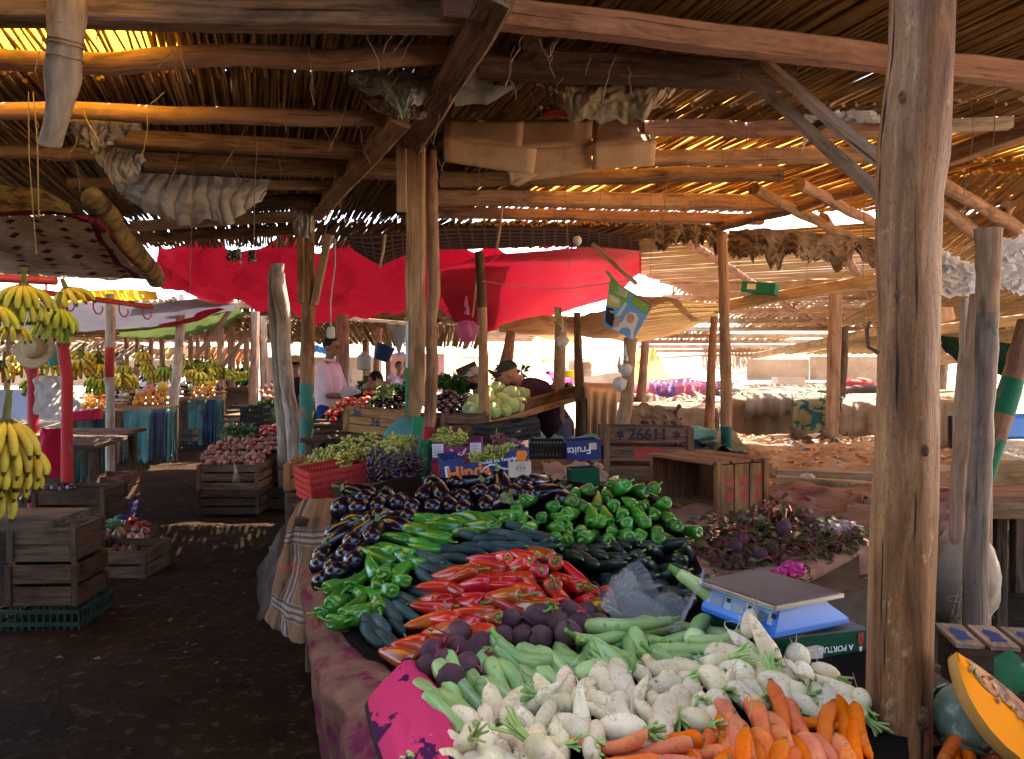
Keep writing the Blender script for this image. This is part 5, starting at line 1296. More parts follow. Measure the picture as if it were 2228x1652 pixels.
# onion skins and litter lying on the burlap
SKIN = mat('onion_skin', (.45, .24, .12), (.62, .42, .26), 9, .7, 0, kind='obj', trans=.2)
mb = MB()
for k in range(900):
    u, v = R(0, 1), R(0, 1) ** 1.2; p = tb[0].lerp(tb[1], u).lerp(tb[3].lerp(tb[2], u), v)
    if fbm((p.x * 2, p.y * 1.5, 9), 1, 2) < -.15: continue
    s = R(.012, .035); a = R(0, 6.3)
    e1 = V(math.cos(a), math.sin(a), R(-.5, .5)) * s; e2 = V(-math.sin(a), math.cos(a), R(-.5, .5)) * s * .6
    c = p + V(0, 0, .045 + R(0, .02))
    mb.add([c - e1, c - e2 + V(0, 0, .006), c + e1, c + e2 + V(0, 0, .006)], [(0, 1, 2, 3)])
tag(obj('onion_skins', mb, SKIN, angle=180), 'dry onion skins scattered on the burlap', 'litter', kind='stuff')
LIT = mat('dry_leaf_litter', (.10, .06, .03), (.24, .16, .08), 9, .8, 0, kind='obj')
mb = MB()
for k in range(1100):
    if k % 3: p = V(R(1.5, 2.9), R(4.4, 5.2), .765)
    elif k % 2: p = V(R(.2, 1.2), R(4.3, 5.6), .80)
    else: p = V(R(2.2, 3.6), R(8, 9.5), 1.17)
    s = R(.01, .03); a = R(0, 6.3); e1 = V(math.cos(a), math.sin(a), R(-.6, .6)) * s; e2 = V(-math.sin(a), math.cos(a), R(-.6, .6)) * s * .5
    mb.add([p - e1, p - e2, p + e1, p + e2 + V(0, 0, .005)], [(0, 1, 2, 3)])
tag(obj('leaf_litter', mb, LIT, angle=180), 'dry scraps of leaf strewn over the empty tables', 'litter', kind='stuff')
mb = MB().blob(W(1757, 1040, 4.75), (.045, .04, .025), 14, 10, lambda a, p: 1 + .35 * fbm((math.cos(a) * 2, math.sin(a) * 2, p * 2), 1.5, 3))
tag(obj('plastic_bag', mb, WBAG), 'crumpled white plastic lump on the plank table', 'bag')
mb = MB()
for k in range(260):
    p = W(R(1768, 1835), 1050 + R(-4, 6), R(4.5, 4.8)); p.z = .765 + max(0, R(0, .05) * (1 - abs(p.x - 1.82) * 3)); a = R(0, 6.3)
    mb.tube([p, p + V(math.cos(a), math.sin(a), R(-.2, .6)) * .03], [.0018, .001], 4)
tag(obj('herb_heap', mb, gloss('wilted_herb', (.12, .13, .02), (.24, .22, .05), .7, 30, .1, .01, 0)), 'small heap of wilted yellow green herbs on the plank table', 'herbs')
sk_ = MB().blob(W(1862, 838, 8.9), (.20, .11, .075), 26, 14, lambda a, p: 1 + .10 * fbm((math.cos(a) * 3, math.sin(a) * 3, p * 4), 1.5, 3) + .06 * math.sin(9 * a) * math.sin(7 * p), rot=Euler((0, -.12, 0)).to_matrix())
tag(obj('onion_sack', sk_, mat('red_net', (.45, .03, .03), (.62, .10, .08), 26, .7, .5, kind='obj'), angle=180), 'full red net sack lying on the far stall', 'sack')
tag(obj('mat_roll', MB().tube([W(1780, 860, 8.6), W(1860, 850, 8.6), W(1960, 848, 8.6)], [.05, .06, .06], n=10, jit=.01), DKC), 'dark rolled matting under the red net sack', 'roll')

# ------------------------------------------------------------------ beet greens
BST = gloss('beet_leaf_stalk', (.16, .025, .03), (.30, .06, .07), .5, 20, .2, .01, .1)
BLF = gloss('beet_leaf', (.04, .07, .018), (.11, .13, .045), .6, 7, .3, .03, .05, stain=(.08, .045, .025), sthr=(.5, .6), sscale=9)
BLD = gloss('wilted_beet_leaf', (.05, .032, .010), (.14, .085, .032), .8, 9, .35, .03, 0)
def greens_h(X, Y):
    t = (1260 - Y) / 160; d = 2.72 + .55 * t
    return W(X, Y, d)
gp = [(1505, 1190), (1530, 1150), (1590, 1112), (1660, 1102), (1720, 1115), (1800, 1150), (1880, 1160), (1870, 1185), (1780, 1225), (1680, 1258), (1600, 1268), (1520, 1240)]
def leafmesh(mb, p, ax, up, L, wd):
    sd = ax.cross(up).normalized(); rows = []
    for i in range(6):
        t = i / 5; q = p + ax * (L * t) + up * (.35 * L * math.sin(t * 2.2) - .25 * L * t * t)
        k = wd * math.sin(PI * min(1, .12 + t * .86)) ; w1 = V(R(-1, 1), R(-1, 1), R(-1, 1)) * wd * .25
        rows.append([q - sd * k + up * k * .4 + w1, q, q + sd * k + up * k * .4 - w1])
    b = [x for r in rows for x in r]
    mb.add(b, [(3 * i + j, 3 * i + j + 1, 3 * i + j + 4, 3 * i + j + 3) for i in range(5) for j in range(2)])
for k in range(80):
    while True:
        X, Y = R(1500, 1885), R(1100, 1268)
        if inpoly(X, Y, gp): break
    b = greens_h(X, Y) - V(0, 0, .02); t = thing('beet_greens', 'limp bunch of beet leaves with crimson stalks in the tangled heap', 'greens', b, 'bunches of beet greens in the heap')
    ms, ml = MB(), MB(); a0 = R(0, 6.3)
    for q in range(4):
        a = a0 + R(-.9, .9); dr = V(math.cos(a), math.sin(a) * .7 - .2, R(-.1, .45)).normalized(); L = R(.05, .125)
        pts = [b + V(R(-.02, .02), R(-.02, .02), 0), b + dr * L * .5 + V(0, 0, R(.01, .05)), b + dr * L + V(0, 0, R(-.03, .03))]
        ms.tube(pts, [.0026, .0022, .0014], 5)
        leafmesh(ml, pts[-1], (dr + V(R(-.5, .5), R(-.5, .5), R(-.8, .0))).normalized(), V(R(-.4, .4), -.5, .8).normalized(), R(.03, .065), R(.006, .015))
    for q in range(7):
        leafmesh(ml, b + V(R(-.05, .05), R(-.05, .05), R(0, .02)), V(R(-1, 1), R(-1, 1), R(-.3, .3)).normalized(), V(R(-.6, .6), -.5, .8).normalized(), R(.03, .06), R(.007, .016))
    obj('stalks', ms, BST, t); obj('leaves', ml, BLD if k % 4 else BLF, t, angle=180)
mb = MB().grid(lambda u, v: greens_h(1515 + 360 * u, 1266 - 155 * v * (1 - .35 * abs(u - .4))) - V(0, -.02, .03), 20, 14)
tag(obj('wilted_leaves', mb, BLD, angle=180), 'matted layer of wilted leaves at the bottom of the beet greens heap', 'leaves', kind='stuff')
heap([(1520, 1240), (1560, 1160), (1700, 1120), (1740, 1180), (1640, 1255)], 75, 50, BEE, lambda X, Y: (R(-1, 1), R(-1, 0), R(-1, 1)), 'small beetroot half buried in the beet greens', 'beetroot', 'beetroots among the greens') if False else None
for X, Y in ((1595, 1205), (1610, 1185), (1700, 1165), (1650, 1225)):
    put(random.choice(BEE), aim(greens_h(X, Y) + V(0, -.02, .03), (R(-1, 1), -.3, R(-1, 1))), 'small beetroot half buried in the tangled beet greens', 'beetroot', 'beetroots among the greens')
def crumple(label, c, r, m, name='plastic_bag', cat='bag', nu=22, nv=14, k=.45, seed=0, sharp=2.2):
    def fn(a, p): return 1 + k * fbm((math.cos(a) * 1.5 + seed, math.sin(a) * 1.5, p * 1.3), 1.5, 4) + k * .5 * abs(fbm((math.cos(a) * sharp + seed, math.sin(a) * sharp, p * sharp), 1.6, 2))
    return tag(obj(name, MB().blob(c, r, nu, nv, fn), m, angle=25), label, cat)
crumple('clear plastic bag lying on the beet greens table', W(1810, 1150, 3.12), (.10, .07, .03), CLEAR, k=.4, seed=4)
mpink = mat('pink_plastic', (.62, .03, .22), (.75, .09, .32), 14, .4, .4, .4, kind='obj', trans=.3)
crumple('crumpled bright pink plastic scrap in front of the beet greens', W(1725, 1240, 2.66), (.038, .03, .022), mpink, k=.6, seed=6)
crumple('smaller pink plastic scrap touching the sack edge', W(1694, 1252, 2.62), (.022, .02, .018), mpink, k=.6, seed=7)
# clear bag on the heap: an open mouthed film
def film(u, v):
    a = 2 * PI * u; r = .03 + .095 * v ** .8; c = H(1425, 1392, .0)
    cr = .030 * abs(math.sin(4 * a + 1)) * v + .02 * fbm((math.cos(a) * 2, math.sin(a) * 2, v * 2), 1.5, 3)
    return c + V(math.cos(a) * r * 1.05, math.sin(a) * r * .62 + .03, .005 + .10 * v ** 1.6 * (1 + .5 * math.sin(3 * a + 2)) + cr)
tag(obj('plastic_bag', MB().grid(film, 44, 16), CLEAR, angle=25), 'open clear plastic bag between the dark cucumbers and squashes', 'bag')

# ------------------------------------------------------------------ scale on its box
def frame3(p0, px, py):
    """Frame with origin p0, X towards px, Y roughly towards py, Z up."""
    x = (px - p0); x.z = 0; x.normalize(); z = V(0, 0, 1); y = z.cross(x)
    m = Matrix((x, y, z)).transposed().to_4x4(); m.translation = p0; return m
# carton: front-right vertical edge at X 1885, front face towards the lower left
pa = W(1660, 1452, 1.90); pb_ = W(1884, 1448, 1.98); zb = min(pa.z, pb_.z); pa.z = pb_.z = zb
MX = frame3(pa.lerp(pb_, .5), pb_, None); LX = (pb_ - pa).length
gb = carton('dark green carton with upside down print under the blue scale', MX, LX, .28, .088, BOXG, notch=False, name='green_carton')
obj('top_panel', lbox(MX, (0, .14, .0905), (LX + .004, .286, .004)), BOXGT, gb)
letters(gb, 'A PORTUG', MX, .055, -.0055, .052, .020, INKW, PI, .0004)
letters(gb, 'SELECÇÃO', MX, .075, -.0055, .028, .012, INKW, PI, .0002)
flat(gb, 'printed_red_figure', MX, [(LX / 2 - .010, .084), (LX / 2 - .026, .084), (LX / 2 - .028, .06), (LX / 2 - .02, .05), (LX / 2 - .010, .06)], INKR, -.005)
flat(gb, 'printed_grey_figure', MX, [(LX / 2 - .014, .05), (LX / 2 - .024, .05), (LX / 2 - .02, .028)], INKW, -.005)
flat(gb, 'torn_label', MX, [(-.10, .012), (.015, .010), (.02, .06), (.0, .066), (-.09, .058)], CARDW, -.005)
# scale
SB = gloss('blue_scale_shell', (.012, .12, .46), (.018, .145, .52), .38, 5, .02, 0, .1)
STEEL = mat('worn_steel', (.05, .05, .062), (.085, .08, .092), 7, .42, .05, .5, metal=.3, stain=(.11, .07, .04), sscale=4, sthr=(.6, .75))
STEELR = mat('bright_steel_rim', (.55, .55, .56), (.66, .66, .67), 20, .25, .0, .5, metal=.9)
qz = zb + .108; qa = WZ(1530, 1326, qz); qb = WZ(1690, 1388, qz)
MQ = frame3(qa.lerp(qb, .5), qb, None); LQ = (qb - qa).length; DQ = .215
sc_ = thing('weighing_scale', 'blue electronic weighing scale with a steel pan on the green carton', 'scale', MQ.translation.copy())
mb = MB(); hs = .062
bot = [(-LQ / 2, -.01), (LQ / 2, -.01), (LQ / 2 + .006, DQ + .03), (-LQ / 2 - .006, DQ + .03)]; top = [(-LQ / 2 + .006, .012), (LQ / 2 - .006, .012), (LQ / 2 - .012, DQ - .03), (-LQ / 2 + .012, DQ - .03)]
rg = []
for z, k in ((0, 0), (.010, 0), (.014, .05), (.050, .9), (hs - .004, 1.0), (hs, 1.02)):
    ring = []
    for (bx, by), (tx, ty) in zip(bot, top):
        ring.append((bx + (tx - bx) * k, by + (ty - by) * k))
    pts = []
    for i in range(4):   # rounded corners
        p, q, r = Vector(ring[i]), Vector(ring[i - 1]), Vector(ring[(i + 1) % 4])
        for e, tt in ((q, .06), (q, .02), (r, .02), (r, .06)):
            pts.append(p.lerp(e, tt))
    rg.append([MQ @ V(p[0], p[1], z) for p in pts])
mb.rings(rg, True, True); obj('body', mb, SB, sc_, angle=30)
MFc = MQ @ Matrix.Translation((0, .003, .006)) @ Matrix.Rotation(-.36, 4, 'X')
flat(sc_, 'display_panel', MFc, [(-LQ / 2 + .012, .006), (LQ / 2 - .012, .006), (LQ / 2 - .016, .046), (-LQ / 2 + .016, .046)], mat('silver_panel', (.32, .34, .38), (.4, .42, .46), 9, .5, 0), -.0125)
for k in (-1, 0, 1):
    x = k * LQ * .29
    flat(sc_, 'display_frame', MFc, [(x - .024, .010), (x + .024, .010), (x + .024, .042), (x - .024, .042)], SB, -.0135)
    flat(sc_, 'display', MFc, [(x - .018, .016), (x + .018, .016), (x + .018, .037), (x - .018, .037)], mat('grey_liquid_crystal', (.16, .19, .18), (.2, .23, .22), 9, .3, 0), -.0145)
for x in (-.48, -.145, .145, .445):
    flat(sc_, 'dark_label', MFc, [(LQ * x - .006, .032), (LQ * x + .008, .032), (LQ * x + .008, .042), (LQ * x - .006, .042)], INK, -.0138)
for x in (-1, 1):
    for y in (.02, DQ): obj('foot', MB().tube([MQ @ V(x * (LQ / 2 - .03), y, -.018), MQ @ V(x * (LQ / 2 - .03), y, .001)], .012, 8), PL_BLACK, sc_)
obj('under_tray', lbox(MQ, (0, DQ / 2, -.004), (LQ - .02, DQ, .012)), PL_BLACK, sc_)
mb = MB(); px, py0, py1 = LQ / 2 + .008, -.014, DQ + .005
rg = []
for z, i in ((hs + .002, .012), (hs + .004, .0), (hs + .013, 0), (hs + .014, .004)):
    rg.append([MQ @ V(x, y, z) for x, y in ((-px + i + .004, py0 + i), (px - i - .004, py0 + i), (px - i, py0 + i + .004), (px - i, py1 - i), (-px + i, py1 - i), (-px + i, py0 + i + .004))])
mb.rings(rg, True, True); pan = obj('pan', mb, STEELR, sc_, angle=30)
obj('pan_plate', lbox(MQ, (0, (py0 + py1) / 2, hs + .0155), (2 * px - .014, py1 - py0 - .014, .002)), STEEL, pan)
# boards under the carton
table('rough boards carrying the carton and scale', [V(.35, 1.72, zb - .004), V(1.0, 1.72, zb - .004), V(1.15, 2.35, zb - .004), V(.5, 2.35, zb - .004)], W_DARK, boards=4)

# ------------------------------------------------------------------ lower right corner: pumpkin slice, cabbage, leaves, slatted crate
PUM = gloss('pumpkin_flesh', (.76, .21, .004), (.84, .27, .006), .7, 7, .0, 0, 0, .08)
PUS = gloss('pumpkin_seed_fibre', (.30, .075, .012), (.58, .20, .03), .6, 22, .0, 0, 0, stain=(.12, .035, .01), sthr=(.5, .62), sscale=30, bump=.9)
PUR_ = gloss('pumpkin_rind', (.45, .22, .05), (.55, .28, .07), .5, 9, 0, 0, .1)
pk = thing('pumpkin_slice', 'cut wedge of bright orange pumpkin with stringy seeds at the lower right', 'pumpkin', W(2190, 1660, 1.5))
outer = [W(2081, 1418, 1.55), W(2084, 1445, 1.54), W(2094, 1480, 1.53), W(2108, 1515, 1.52), W(2128, 1550, 1.51), W(2155, 1588, 1.5), W(2190, 1625, 1.49), W(2240, 1665, 1.48), W(2300, 1700, 1.47), W(2370, 1730, 1.46)]
innr = [W(2081, 1418, 1.55), W(2096, 1428, 1.56), W(2116, 1441, 1.58), W(2140, 1458, 1.59), W(2168, 1480, 1.60), W(2200, 1506, 1.60), W(2240, 1545, 1.59), W(2290, 1590, 1.56), W(2340, 1650, 1.52), W(2370, 1730, 1.46)]
mb = MB(); vs = []; n = len(outer)
for i in range(n):
    for k in range(7):
        vs.append(outer[i].lerp(innr[i], k / 6) + V(0, -.004 * math.sin(PI * k / 6), 0))
mb.add(vs, [(7 * i + k, 7 * i + 7 + k, 7 * i + 8 + k, 7 * i + k + 1) for i in range(n - 1) for k in range(6)], mi=0)
obj('flesh', mb, PUM, pk, angle=180)
OFF = V(.02, .055, -.025)
mb = MB().grid(lambda u, v: along(outer, v) + OFF * u + V(-.012, 0, -.012) * math.sin(PI * u), 8, 24)
obj('rind', mb, PUR_, pk, angle=180)
mb = MB().grid(lambda u, v: along(innr, v) + OFF * u + V(0, 0, -.006) * math.sin(PI * u) + V(0, 0, .003 * fbm((u * 9, v * 20, 1), 1, 3)), 8, 30)
obj('seed_hollow', mb, PUS, pk, angle=180)
mb = MB(); mb.add([p + OFF for r in zip(outer, innr) for p in r], [(2 * i, 2 * i + 1, 2 * i + 3, 2 * i + 2) for i in range(n - 1)]); obj('rear_cut', mb, PUM, pk, angle=180)
mb = MB(); mb.grid(lambda u, v: along(innr, .14 + .8 * v).lerp(along(outer, .14 + .8 * v), u * (.42 + .1 * math.sin(v * 9)) * math.sin(PI * min(1, v + .06)) ) + V(0, -.006, .001), 8, 40)
obj('seed_fibre', mb, PUS, pk, angle=180)
mb = MB()
for k in range(26):
    v = R(.2, .9); p = along(innr, v).lerp(along(outer, v), R(.05, .4)) + V(0, -.009, 0)
    mb.blob(p, (.007, .003, .0045), 8, 5, rot=Euler((R(0, 3), R(0, 3), R(0, 3))).to_matrix())
obj('seeds', mb, gloss('pumpkin_seed', (.42, .26, .10), (.55, .38, .18), .5, 9, .1), pk)
def T_cab(m_out, r=.085, name='cabbage'):
    go = R(0, 50)
    core = MB().blob((0, 0, 0), (r, r, r * .92), 22, 14, lambda a, p: 1 + .03 * mn.noise(V(math.cos(a) * 2 + go, math.sin(a) * 2, p * 2)))
    lv = MB()
    for k in range(6):
        az = k * 1.05 + R(-.2, .2)
        def lf(u, v, az=az, k=k):
            th = (u - .5) * 1.9; ph = .15 + v * 1.75; rr = r * (1.03 + .015 * k + .14 * max(0, v - .72) + .02 * math.sin(th * 9) * v + .05 * mn.noise(V(u * 4 + k + go, v * 4, 1)) + .03 * abs(mn.noise(V(u * 11 + k + go, v * 9, 4))))
            rr += r * .03 * (1 - min(1, abs(th) * 9)) 
            wv = math.sin(PI * min(1, .25 + .75 * v)) ** .5
            return V(rr * math.sin(ph) * math.cos(az + th * wv), rr * math.sin(ph) * math.sin(az + th * wv), -rr * math.cos(ph))
        lv.grid(lf, 12, 12, 1, 1)
    return (name, core.mesh(name, m_out, angle=180), [('outer_leaves', lv.mesh('outer_leaves', m_out, angle=180))])
CABM = gloss('cabbage_leaf', (.20, .30, .10), (.40, .50, .22), .5, 5, .2, .02, .05, stain=(.50, .54, .34), sthr=(.55, .7), sscale=9, bump=.6)
CABB = gloss('blue_green_cabbage_leaf', (.12, .20, .12), (.27, .36, .25), .6, 26, .1, .01, 0, stain=(.48, .54, .42), sthr=(.54, .62), sscale=24, bump=1.4)
CAB = [T_cab(CABM) for i in range(3)]
put(T_cab(CABB, .070), aim(W(2108, 1562, 1.66), (-.3, -.5, .8), .4), 'blue green cabbage under the pumpkin wedge', 'cabbage', None)
mb = MB()
for k in range(9):
    p = W(2165 + k * 14 + R(-8, 8), 1500 - k * 2 + R(-14, 14), 1.80 + R(-.04, .04)); leafmesh(mb, p, V(R(.3, 1), R(-.6, .2), R(-.1, .5)).normalized(), V(0, -.5, .85), R(.09, .14), R(.03, .05))
tag(obj('leafy_greens', mb, gloss('dark_leaf', (.015, .10, .035), (.06, .22, .09), .45, 9, .1, .01, .1, stain=(.3, .42, .3), sthr=(.6, .68), sscale=14), angle=180), 'dark green leaves with white veins behind the pumpkin wedge', 'greens')
MSL = MT(2190, 1410, 2.35, -.20, 0) 
slt = thing('wooden_crate', 'upturned slatted crate with blue stencil marks at the right edge', 'crate', MSL.translation.copy())
for k in range(4):
    obj('slat', lbox(MSL, (-.10 + k * .095, .09, .0), (.078, .20, .012)), W_SAWN, slt)
    flat(slt, 'blue_stencil', MSL @ Matrix.Rotation(-PI / 2, 4, 'X'), [(-.125 + k * .095 + x, -.05 - z) for x, z in ((0, 0), (.04, .01), (.045, .1), (.005, .09))] if False else [(-.12 + k * .095, -.04), (-.08 + k * .095, -.05), (-.085 + k * .095, -.15), (-.115 + k * .095, -.14)], INKB, .0) if False else None
    mb = MB(); mb.add([MSL @ V(-.125 + k * .095 + x, y, .0075) for x, y in ((0, .03), (.05, .035), (.045, .07), (.05, .11), (.02, .15), (.005, .12), (.012, .07))], [tuple(range(7))]); obj('blue_stencil', mb, INKB, slt)
obj('crate_body', lbox(MSL, (.05, .09, -.12), (.36, .19, .22)), C_DARK, slt)
for X, Y in ((2060, 1640), (2110, 1648), (2165, 1655), (2215, 1640), (2075, 1668), (2140, 1670)):
    put(random.choice(CAR), aim(W(X, Y, 1.6), (R(-.6, .9), .4, .3), 0, 1.1), 'orange carrot in the shade under the cabbage, right of the thick post', 'carrot', 'carrots right of the thick post')
tag(obj('low_table', MB().box(W(2180, 1700, 1.75) + V(0, 0, -.05), (.75, .7, .03)), W_DARK), 'dark board carrying the cabbage and pumpkin wedge', 'table')

rag('folded brown sack lying flat behind the clear bag', [(1690, 1118, 3.7), (1890, 1125, 3.6), (1890, 1078, 4.15), (1695, 1070, 4.2)], BURLAPR, .055, seed=81, n=(40, 26))
rag('dusty tan sack bunched beside the tilted crate', [(1690, 1075, 4.2), (1790, 1080, 4.2), (1780, 1052, 4.6), (1690, 1050, 4.6)], BURLAP, .06, seed=84, n=(30, 20))
rag('grey plastic scrap lying on the onion skins', [(1705, 985, 6.1), (1760, 980, 6.1), (1755, 966, 6.6), (1705, 968, 6.6)], mat('slate_blue_scrap', (.10, .13, .18), (.18, .22, .28), 6, .7, .2, .2), .05, seed=87)
rag('dark brown sack slumped at the end of the onion skins table', [(1720, 975, 6.6), (1830, 970, 6.6), (1840, 945, 7.3), (1730, 945, 7.3)], DKC, .09, seed=90, n=(34, 20))
for (x0, y0, d0, x1, y1, d1, l) in ((1690, 1046, 4.65, 1905, 1060, 4.5, 'weathered plank along the front of the plank table'), (1690, 1030, 4.95, 1905, 1040, 4.85, 'second weathered plank behind the front plank'), (1850, 1062, 4.4, 2060, 1072, 4.3, 'plank end running behind the thick post')):
    tag(pbeam('plank', W(x0, y0, d0), W(x1, y1, d1), .05, .06, W_SAWN, jit=.006), l, 'plank')
carton('squashed cardboard box among the onion skins', MT(1780, 990, 6.3, .3), .22, .16, .07, CARD, notch=False)

drape('brown burlap hanging from the low stall behind the numbered crate', [W(1350, 893, 8.3), W(1560, 890, 8.3), W(1580, 878, 9.2), W(1370, 880, 9.2)], BURLAP, drop=.62, folds=15, n=(50, 26), seed=93, amp=.05)
jb = [o for o in C.objects if o.get('label') == 'green printed carton lying up on the rafter'][0]
MJ = MT(1648, 638, 7.3, -.5, .12)
flat(jb, 'pale_label', MJ, [(-.10, .03), (-.02, .03), (-.02, .08), (-.10, .08)], CARDW, -.005)
# ------------------------------------------------------------------ cloths and things hanging under the roof
def along2(P, u):
    t = max(0, min(1, u)) * (len(P) - 1); i = min(int(t), len(P) - 2); return P[i].lerp(P[i + 1], t - i)
def canopy(label, near, far, m, sag=.06, bump=.05, n=(90, 26), seed=0, name='tarp', cat='tarp', fr=1.6, su=None, ridges=0.0):
    """Sheet stretched between two edges given as lists of (X,Y,d)."""
    A = [W(*p) for p in near]; B = [W(*p) for p in far]
    L = sum((A[i + 1] - A[i]).length for i in range(len(A) - 1)); Dp = (B[len(B) // 2] - A[len(A) // 2]).length
    def fn(u, v):
        p = along2(A, u).lerp(along2(B, u), v)
        q = fbm((p.x * fr + seed, p.y * fr, seed), 1, 4)
        r = 1 - abs(fbm((p.x * fr * .9 + seed, p.y * fr * .35, seed + 7), 1, 3)) * 2
        return p + V(0, 0, bump * q + ridges * r - sag * 4 * v * (1 - v))
    o = obj(name, MB().grid(fn, n[0], n[1], L, Dp, go=(seed, 0, 0)), m, angle=180)
    return tag(o, label, cat)
REDT = NT('crimson_tarp'); rv = REDT.coord('gc'); rn = REDT.noise(rv, 2.2, 5, .6)
REDT = REDT.finish(REDT.ramp(rn, [(.3, (.20, .006, .018)), (.7, (.31, .012, .034))]), .85, REDT.math('ADD', rn, REDT.math('MULTIPLY', REDT.noise(REDT.coord('gc', (1, 2.2, 1)), 3.5, 3, .5, .8), 1.6)), 1.0, .06, .1, trans=.035, tcol=(.45, .01, .03))
REDB = mat('bright_red_tarp', (.36, .009, .032), (.44, .014, .045), 2.5, .7, .15, .2, trans=.05, tcol=(.6, .010, .04))
# big crimson tarp
canopy('large wrinkled crimson tarp stretched over the aisle behind the middle posts', [(345, 545, 8.8), (430, 538, 8.7), (500, 540, 8.65), (600, 535, 8.65), (650, 532, 8.65), (720, 542, 8.7), (900, 545, 8.7), (1010, 542, 8.7), (1120, 540, 8.7)],
       [(330, 612, 12.2), (430, 655, 12.4), (520, 672, 12.5), (600, 680, 12.5), (680, 692, 12.5), (780, 688, 12.5), (850, 690, 12.5), (960, 690, 12.2), (1080, 700, 11.6)], REDT, sag=.10, bump=.20, seed=3, ridges=.14, fr=1.1, n=(130, 44))
canopy('ragged red hem hanging below the crimson tarp', [(350, 560, 8.8), (356, 580, 8.9), (375, 590, 9.2)], [(343, 600, 8.8), (352, 612, 8.9), (372, 615, 9.2)], REDB, n=(12, 8), bump=.02, sag=0)
canopy('smooth bright red tarp hanging lower on the right of the crimson tarp', [(930, 600, 8.5), (1030, 560, 8.3), (1160, 546, 8.1), (1280, 538, 8.0), (1340, 540, 7.9), (1392, 546, 7.9)],
       [(985, 700, 10.6), (1060, 722, 10.6), (1180, 690, 10.8), (1270, 668, 10.6), (1335, 650, 10.2), (1392, 592, 9.2)], REDB, sag=-.05, bump=.03, seed=9, n=(70, 26))
mb = MB()
for k in range(22):
    p = W(1392, 548 + k * 2.0, 7.9 + .06 * k)
    mb.tube([p, p + V(.008, 0, -.02 - R(0, .03)), p + V(R(0, .03), 0, -.05 - R(0, .04))], [.004, .003, .0015], 4)
tag(obj('fringe', mb, REDB), 'frayed fringe at the right end of the bright red tarp', 'fringe')
# brown woven cloth above the red
NETC = NT('brown_net_cloth'); nv = NETC.coord('gc'); nsp = NETC.n('ShaderNodeSeparateXYZ'); NETC.l(nv, nsp.inputs[0])
nb = band(NETC, nsp.outputs[1], 24, .5, .22); nb2 = band(NETC, nsp.outputs[0], 12, .5, .10)
NETC = NETC.finish(NETC.mix(NETC.math('MAXIMUM', nb, nb2), (.055, .035, .035), (.17, .10, .09)), .95, None)
canopy('brown striped cloth sagging above the red tarps', [(925, 497, 5.5), (1100, 492, 5.5), (1250, 500, 5.6), (1390, 520, 5.7)], [(945, 545, 5.9), (1100, 540, 5.9), (1250, 536, 5.9), (1392, 545, 5.9)], NETC, n=(60, 14), bump=.02, sag=.02, seed=5)
canopy('sagging end of brown net cloth left of the sawn post', [(752, 505, 5.6), (820, 505, 5.5), (890, 505, 5.4)], [(775, 545, 5.7), (830, 575, 5.7), (890, 552, 5.6)], NETC, n=(26, 16), bump=.03, sag=.02, seed=15)
# quilted canopy at the left
QL = NT('lattice_quilt'); qv = QL.coord('gc'); qs = QL.n('ShaderNodeSeparateXYZ'); QL.l(qv, qs.inputs[0])
wob = QL.math('MULTIPLY', QL.noise(qv, 5, 3, .5), .10)
qa_ = QL.math('ADD', QL.math('MULTIPLY', QL.math('ADD', qs.outputs[0], qs.outputs[1]), 4.2), wob)
qb_ = QL.math('ADD', QL.math('MULTIPLY', QL.math('SUBTRACT', qs.outputs[0], qs.outputs[1]), 4.2), wob)
fa, fb = QL.math('SUBTRACT', QL.math('FRACT', qa_), .5), QL.math('SUBTRACT', QL.math('FRACT', qb_), .5)
ma = QL.math('MAXIMUM', QL.math('ABSOLUTE', fa), QL.math('ABSOLUTE', fb))
dia = QL.math('LESS_THAN', ma, .23); line = QL.math('GREATER_THAN', ma, .44)
chk = QL.math('FRACT', QL.math('MULTIPLY', QL.math('ADD', QL.math('FLOOR', qa_), QL.math('FLOOR', qb_)), .5))
dirt = QL.noise(qv, 1.6, 6, .65)
qc = QL.ramp(QL.noise(qv, 30, 4, .6), [(.3, (.36, .25, .15)), (.7, (.66, .52, .36))])
qc = QL.mix(QL.math('MULTIPLY', dia, QL.math('GREATER_THAN', chk, .25)), qc, (.13, .018, .03))
qc = QL.mix(line, qc, (.56, .46, .34)); qc = QL.mix(QL.math('MULTIPLY', QL.step(dirt, .5, .75), .6), qc, (.13, .09, .06))
sm = QL.math('LESS_THAN', QL.math('ABSOLUTE', QL.math('SUBTRACT', QL.math('FRACT', QL.math('MULTIPLY', qs.outputs[0], .62)), .5)), .02)
qc = QL.mix(sm, qc, (.14, .02, .03))
QUILT = QL.finish(qc, .95, None, trans=.45)
canopy('patterned lattice quilt stretched as a canopy over the banana stall', [(-420, 455, 4.9), (-200, 462, 4.75), (0, 468, 4.7), (110, 462, 4.6), (215, 478, 4.6)], [(-300, 598, 8.2), (-100, 600, 8.3), (40, 603, 8.4), (200, 606, 8.4), (350, 604, 8.3)], QUILT, sag=.10, bump=.06, seed=7, n=(70, 34))
YQ = mat('yellow_quilted_blanket', (.38, .25, .07), (.58, .42, .16), 9, .95, .4, .1, stain=(.2, .11, .05), sscale=7, sthr=(.5, .58), trans=.3)
canopy('yellow quilted strip along the near edge of the lattice quilt', [(-160, 395, 4.2), (0, 402, 4.2), (90, 408, 4.2), (150, 440, 4.25)], [(-160, 452, 4.7), (0, 462, 4.7), (100, 458, 4.6), (165, 462, 4.55)], YQ, n=(40, 12), bump=.03, sag=.02, seed=4)
MAR = mat('maroon_binding', (.09, .012, .02), (.16, .02, .035), 20, .95, .2, .1)
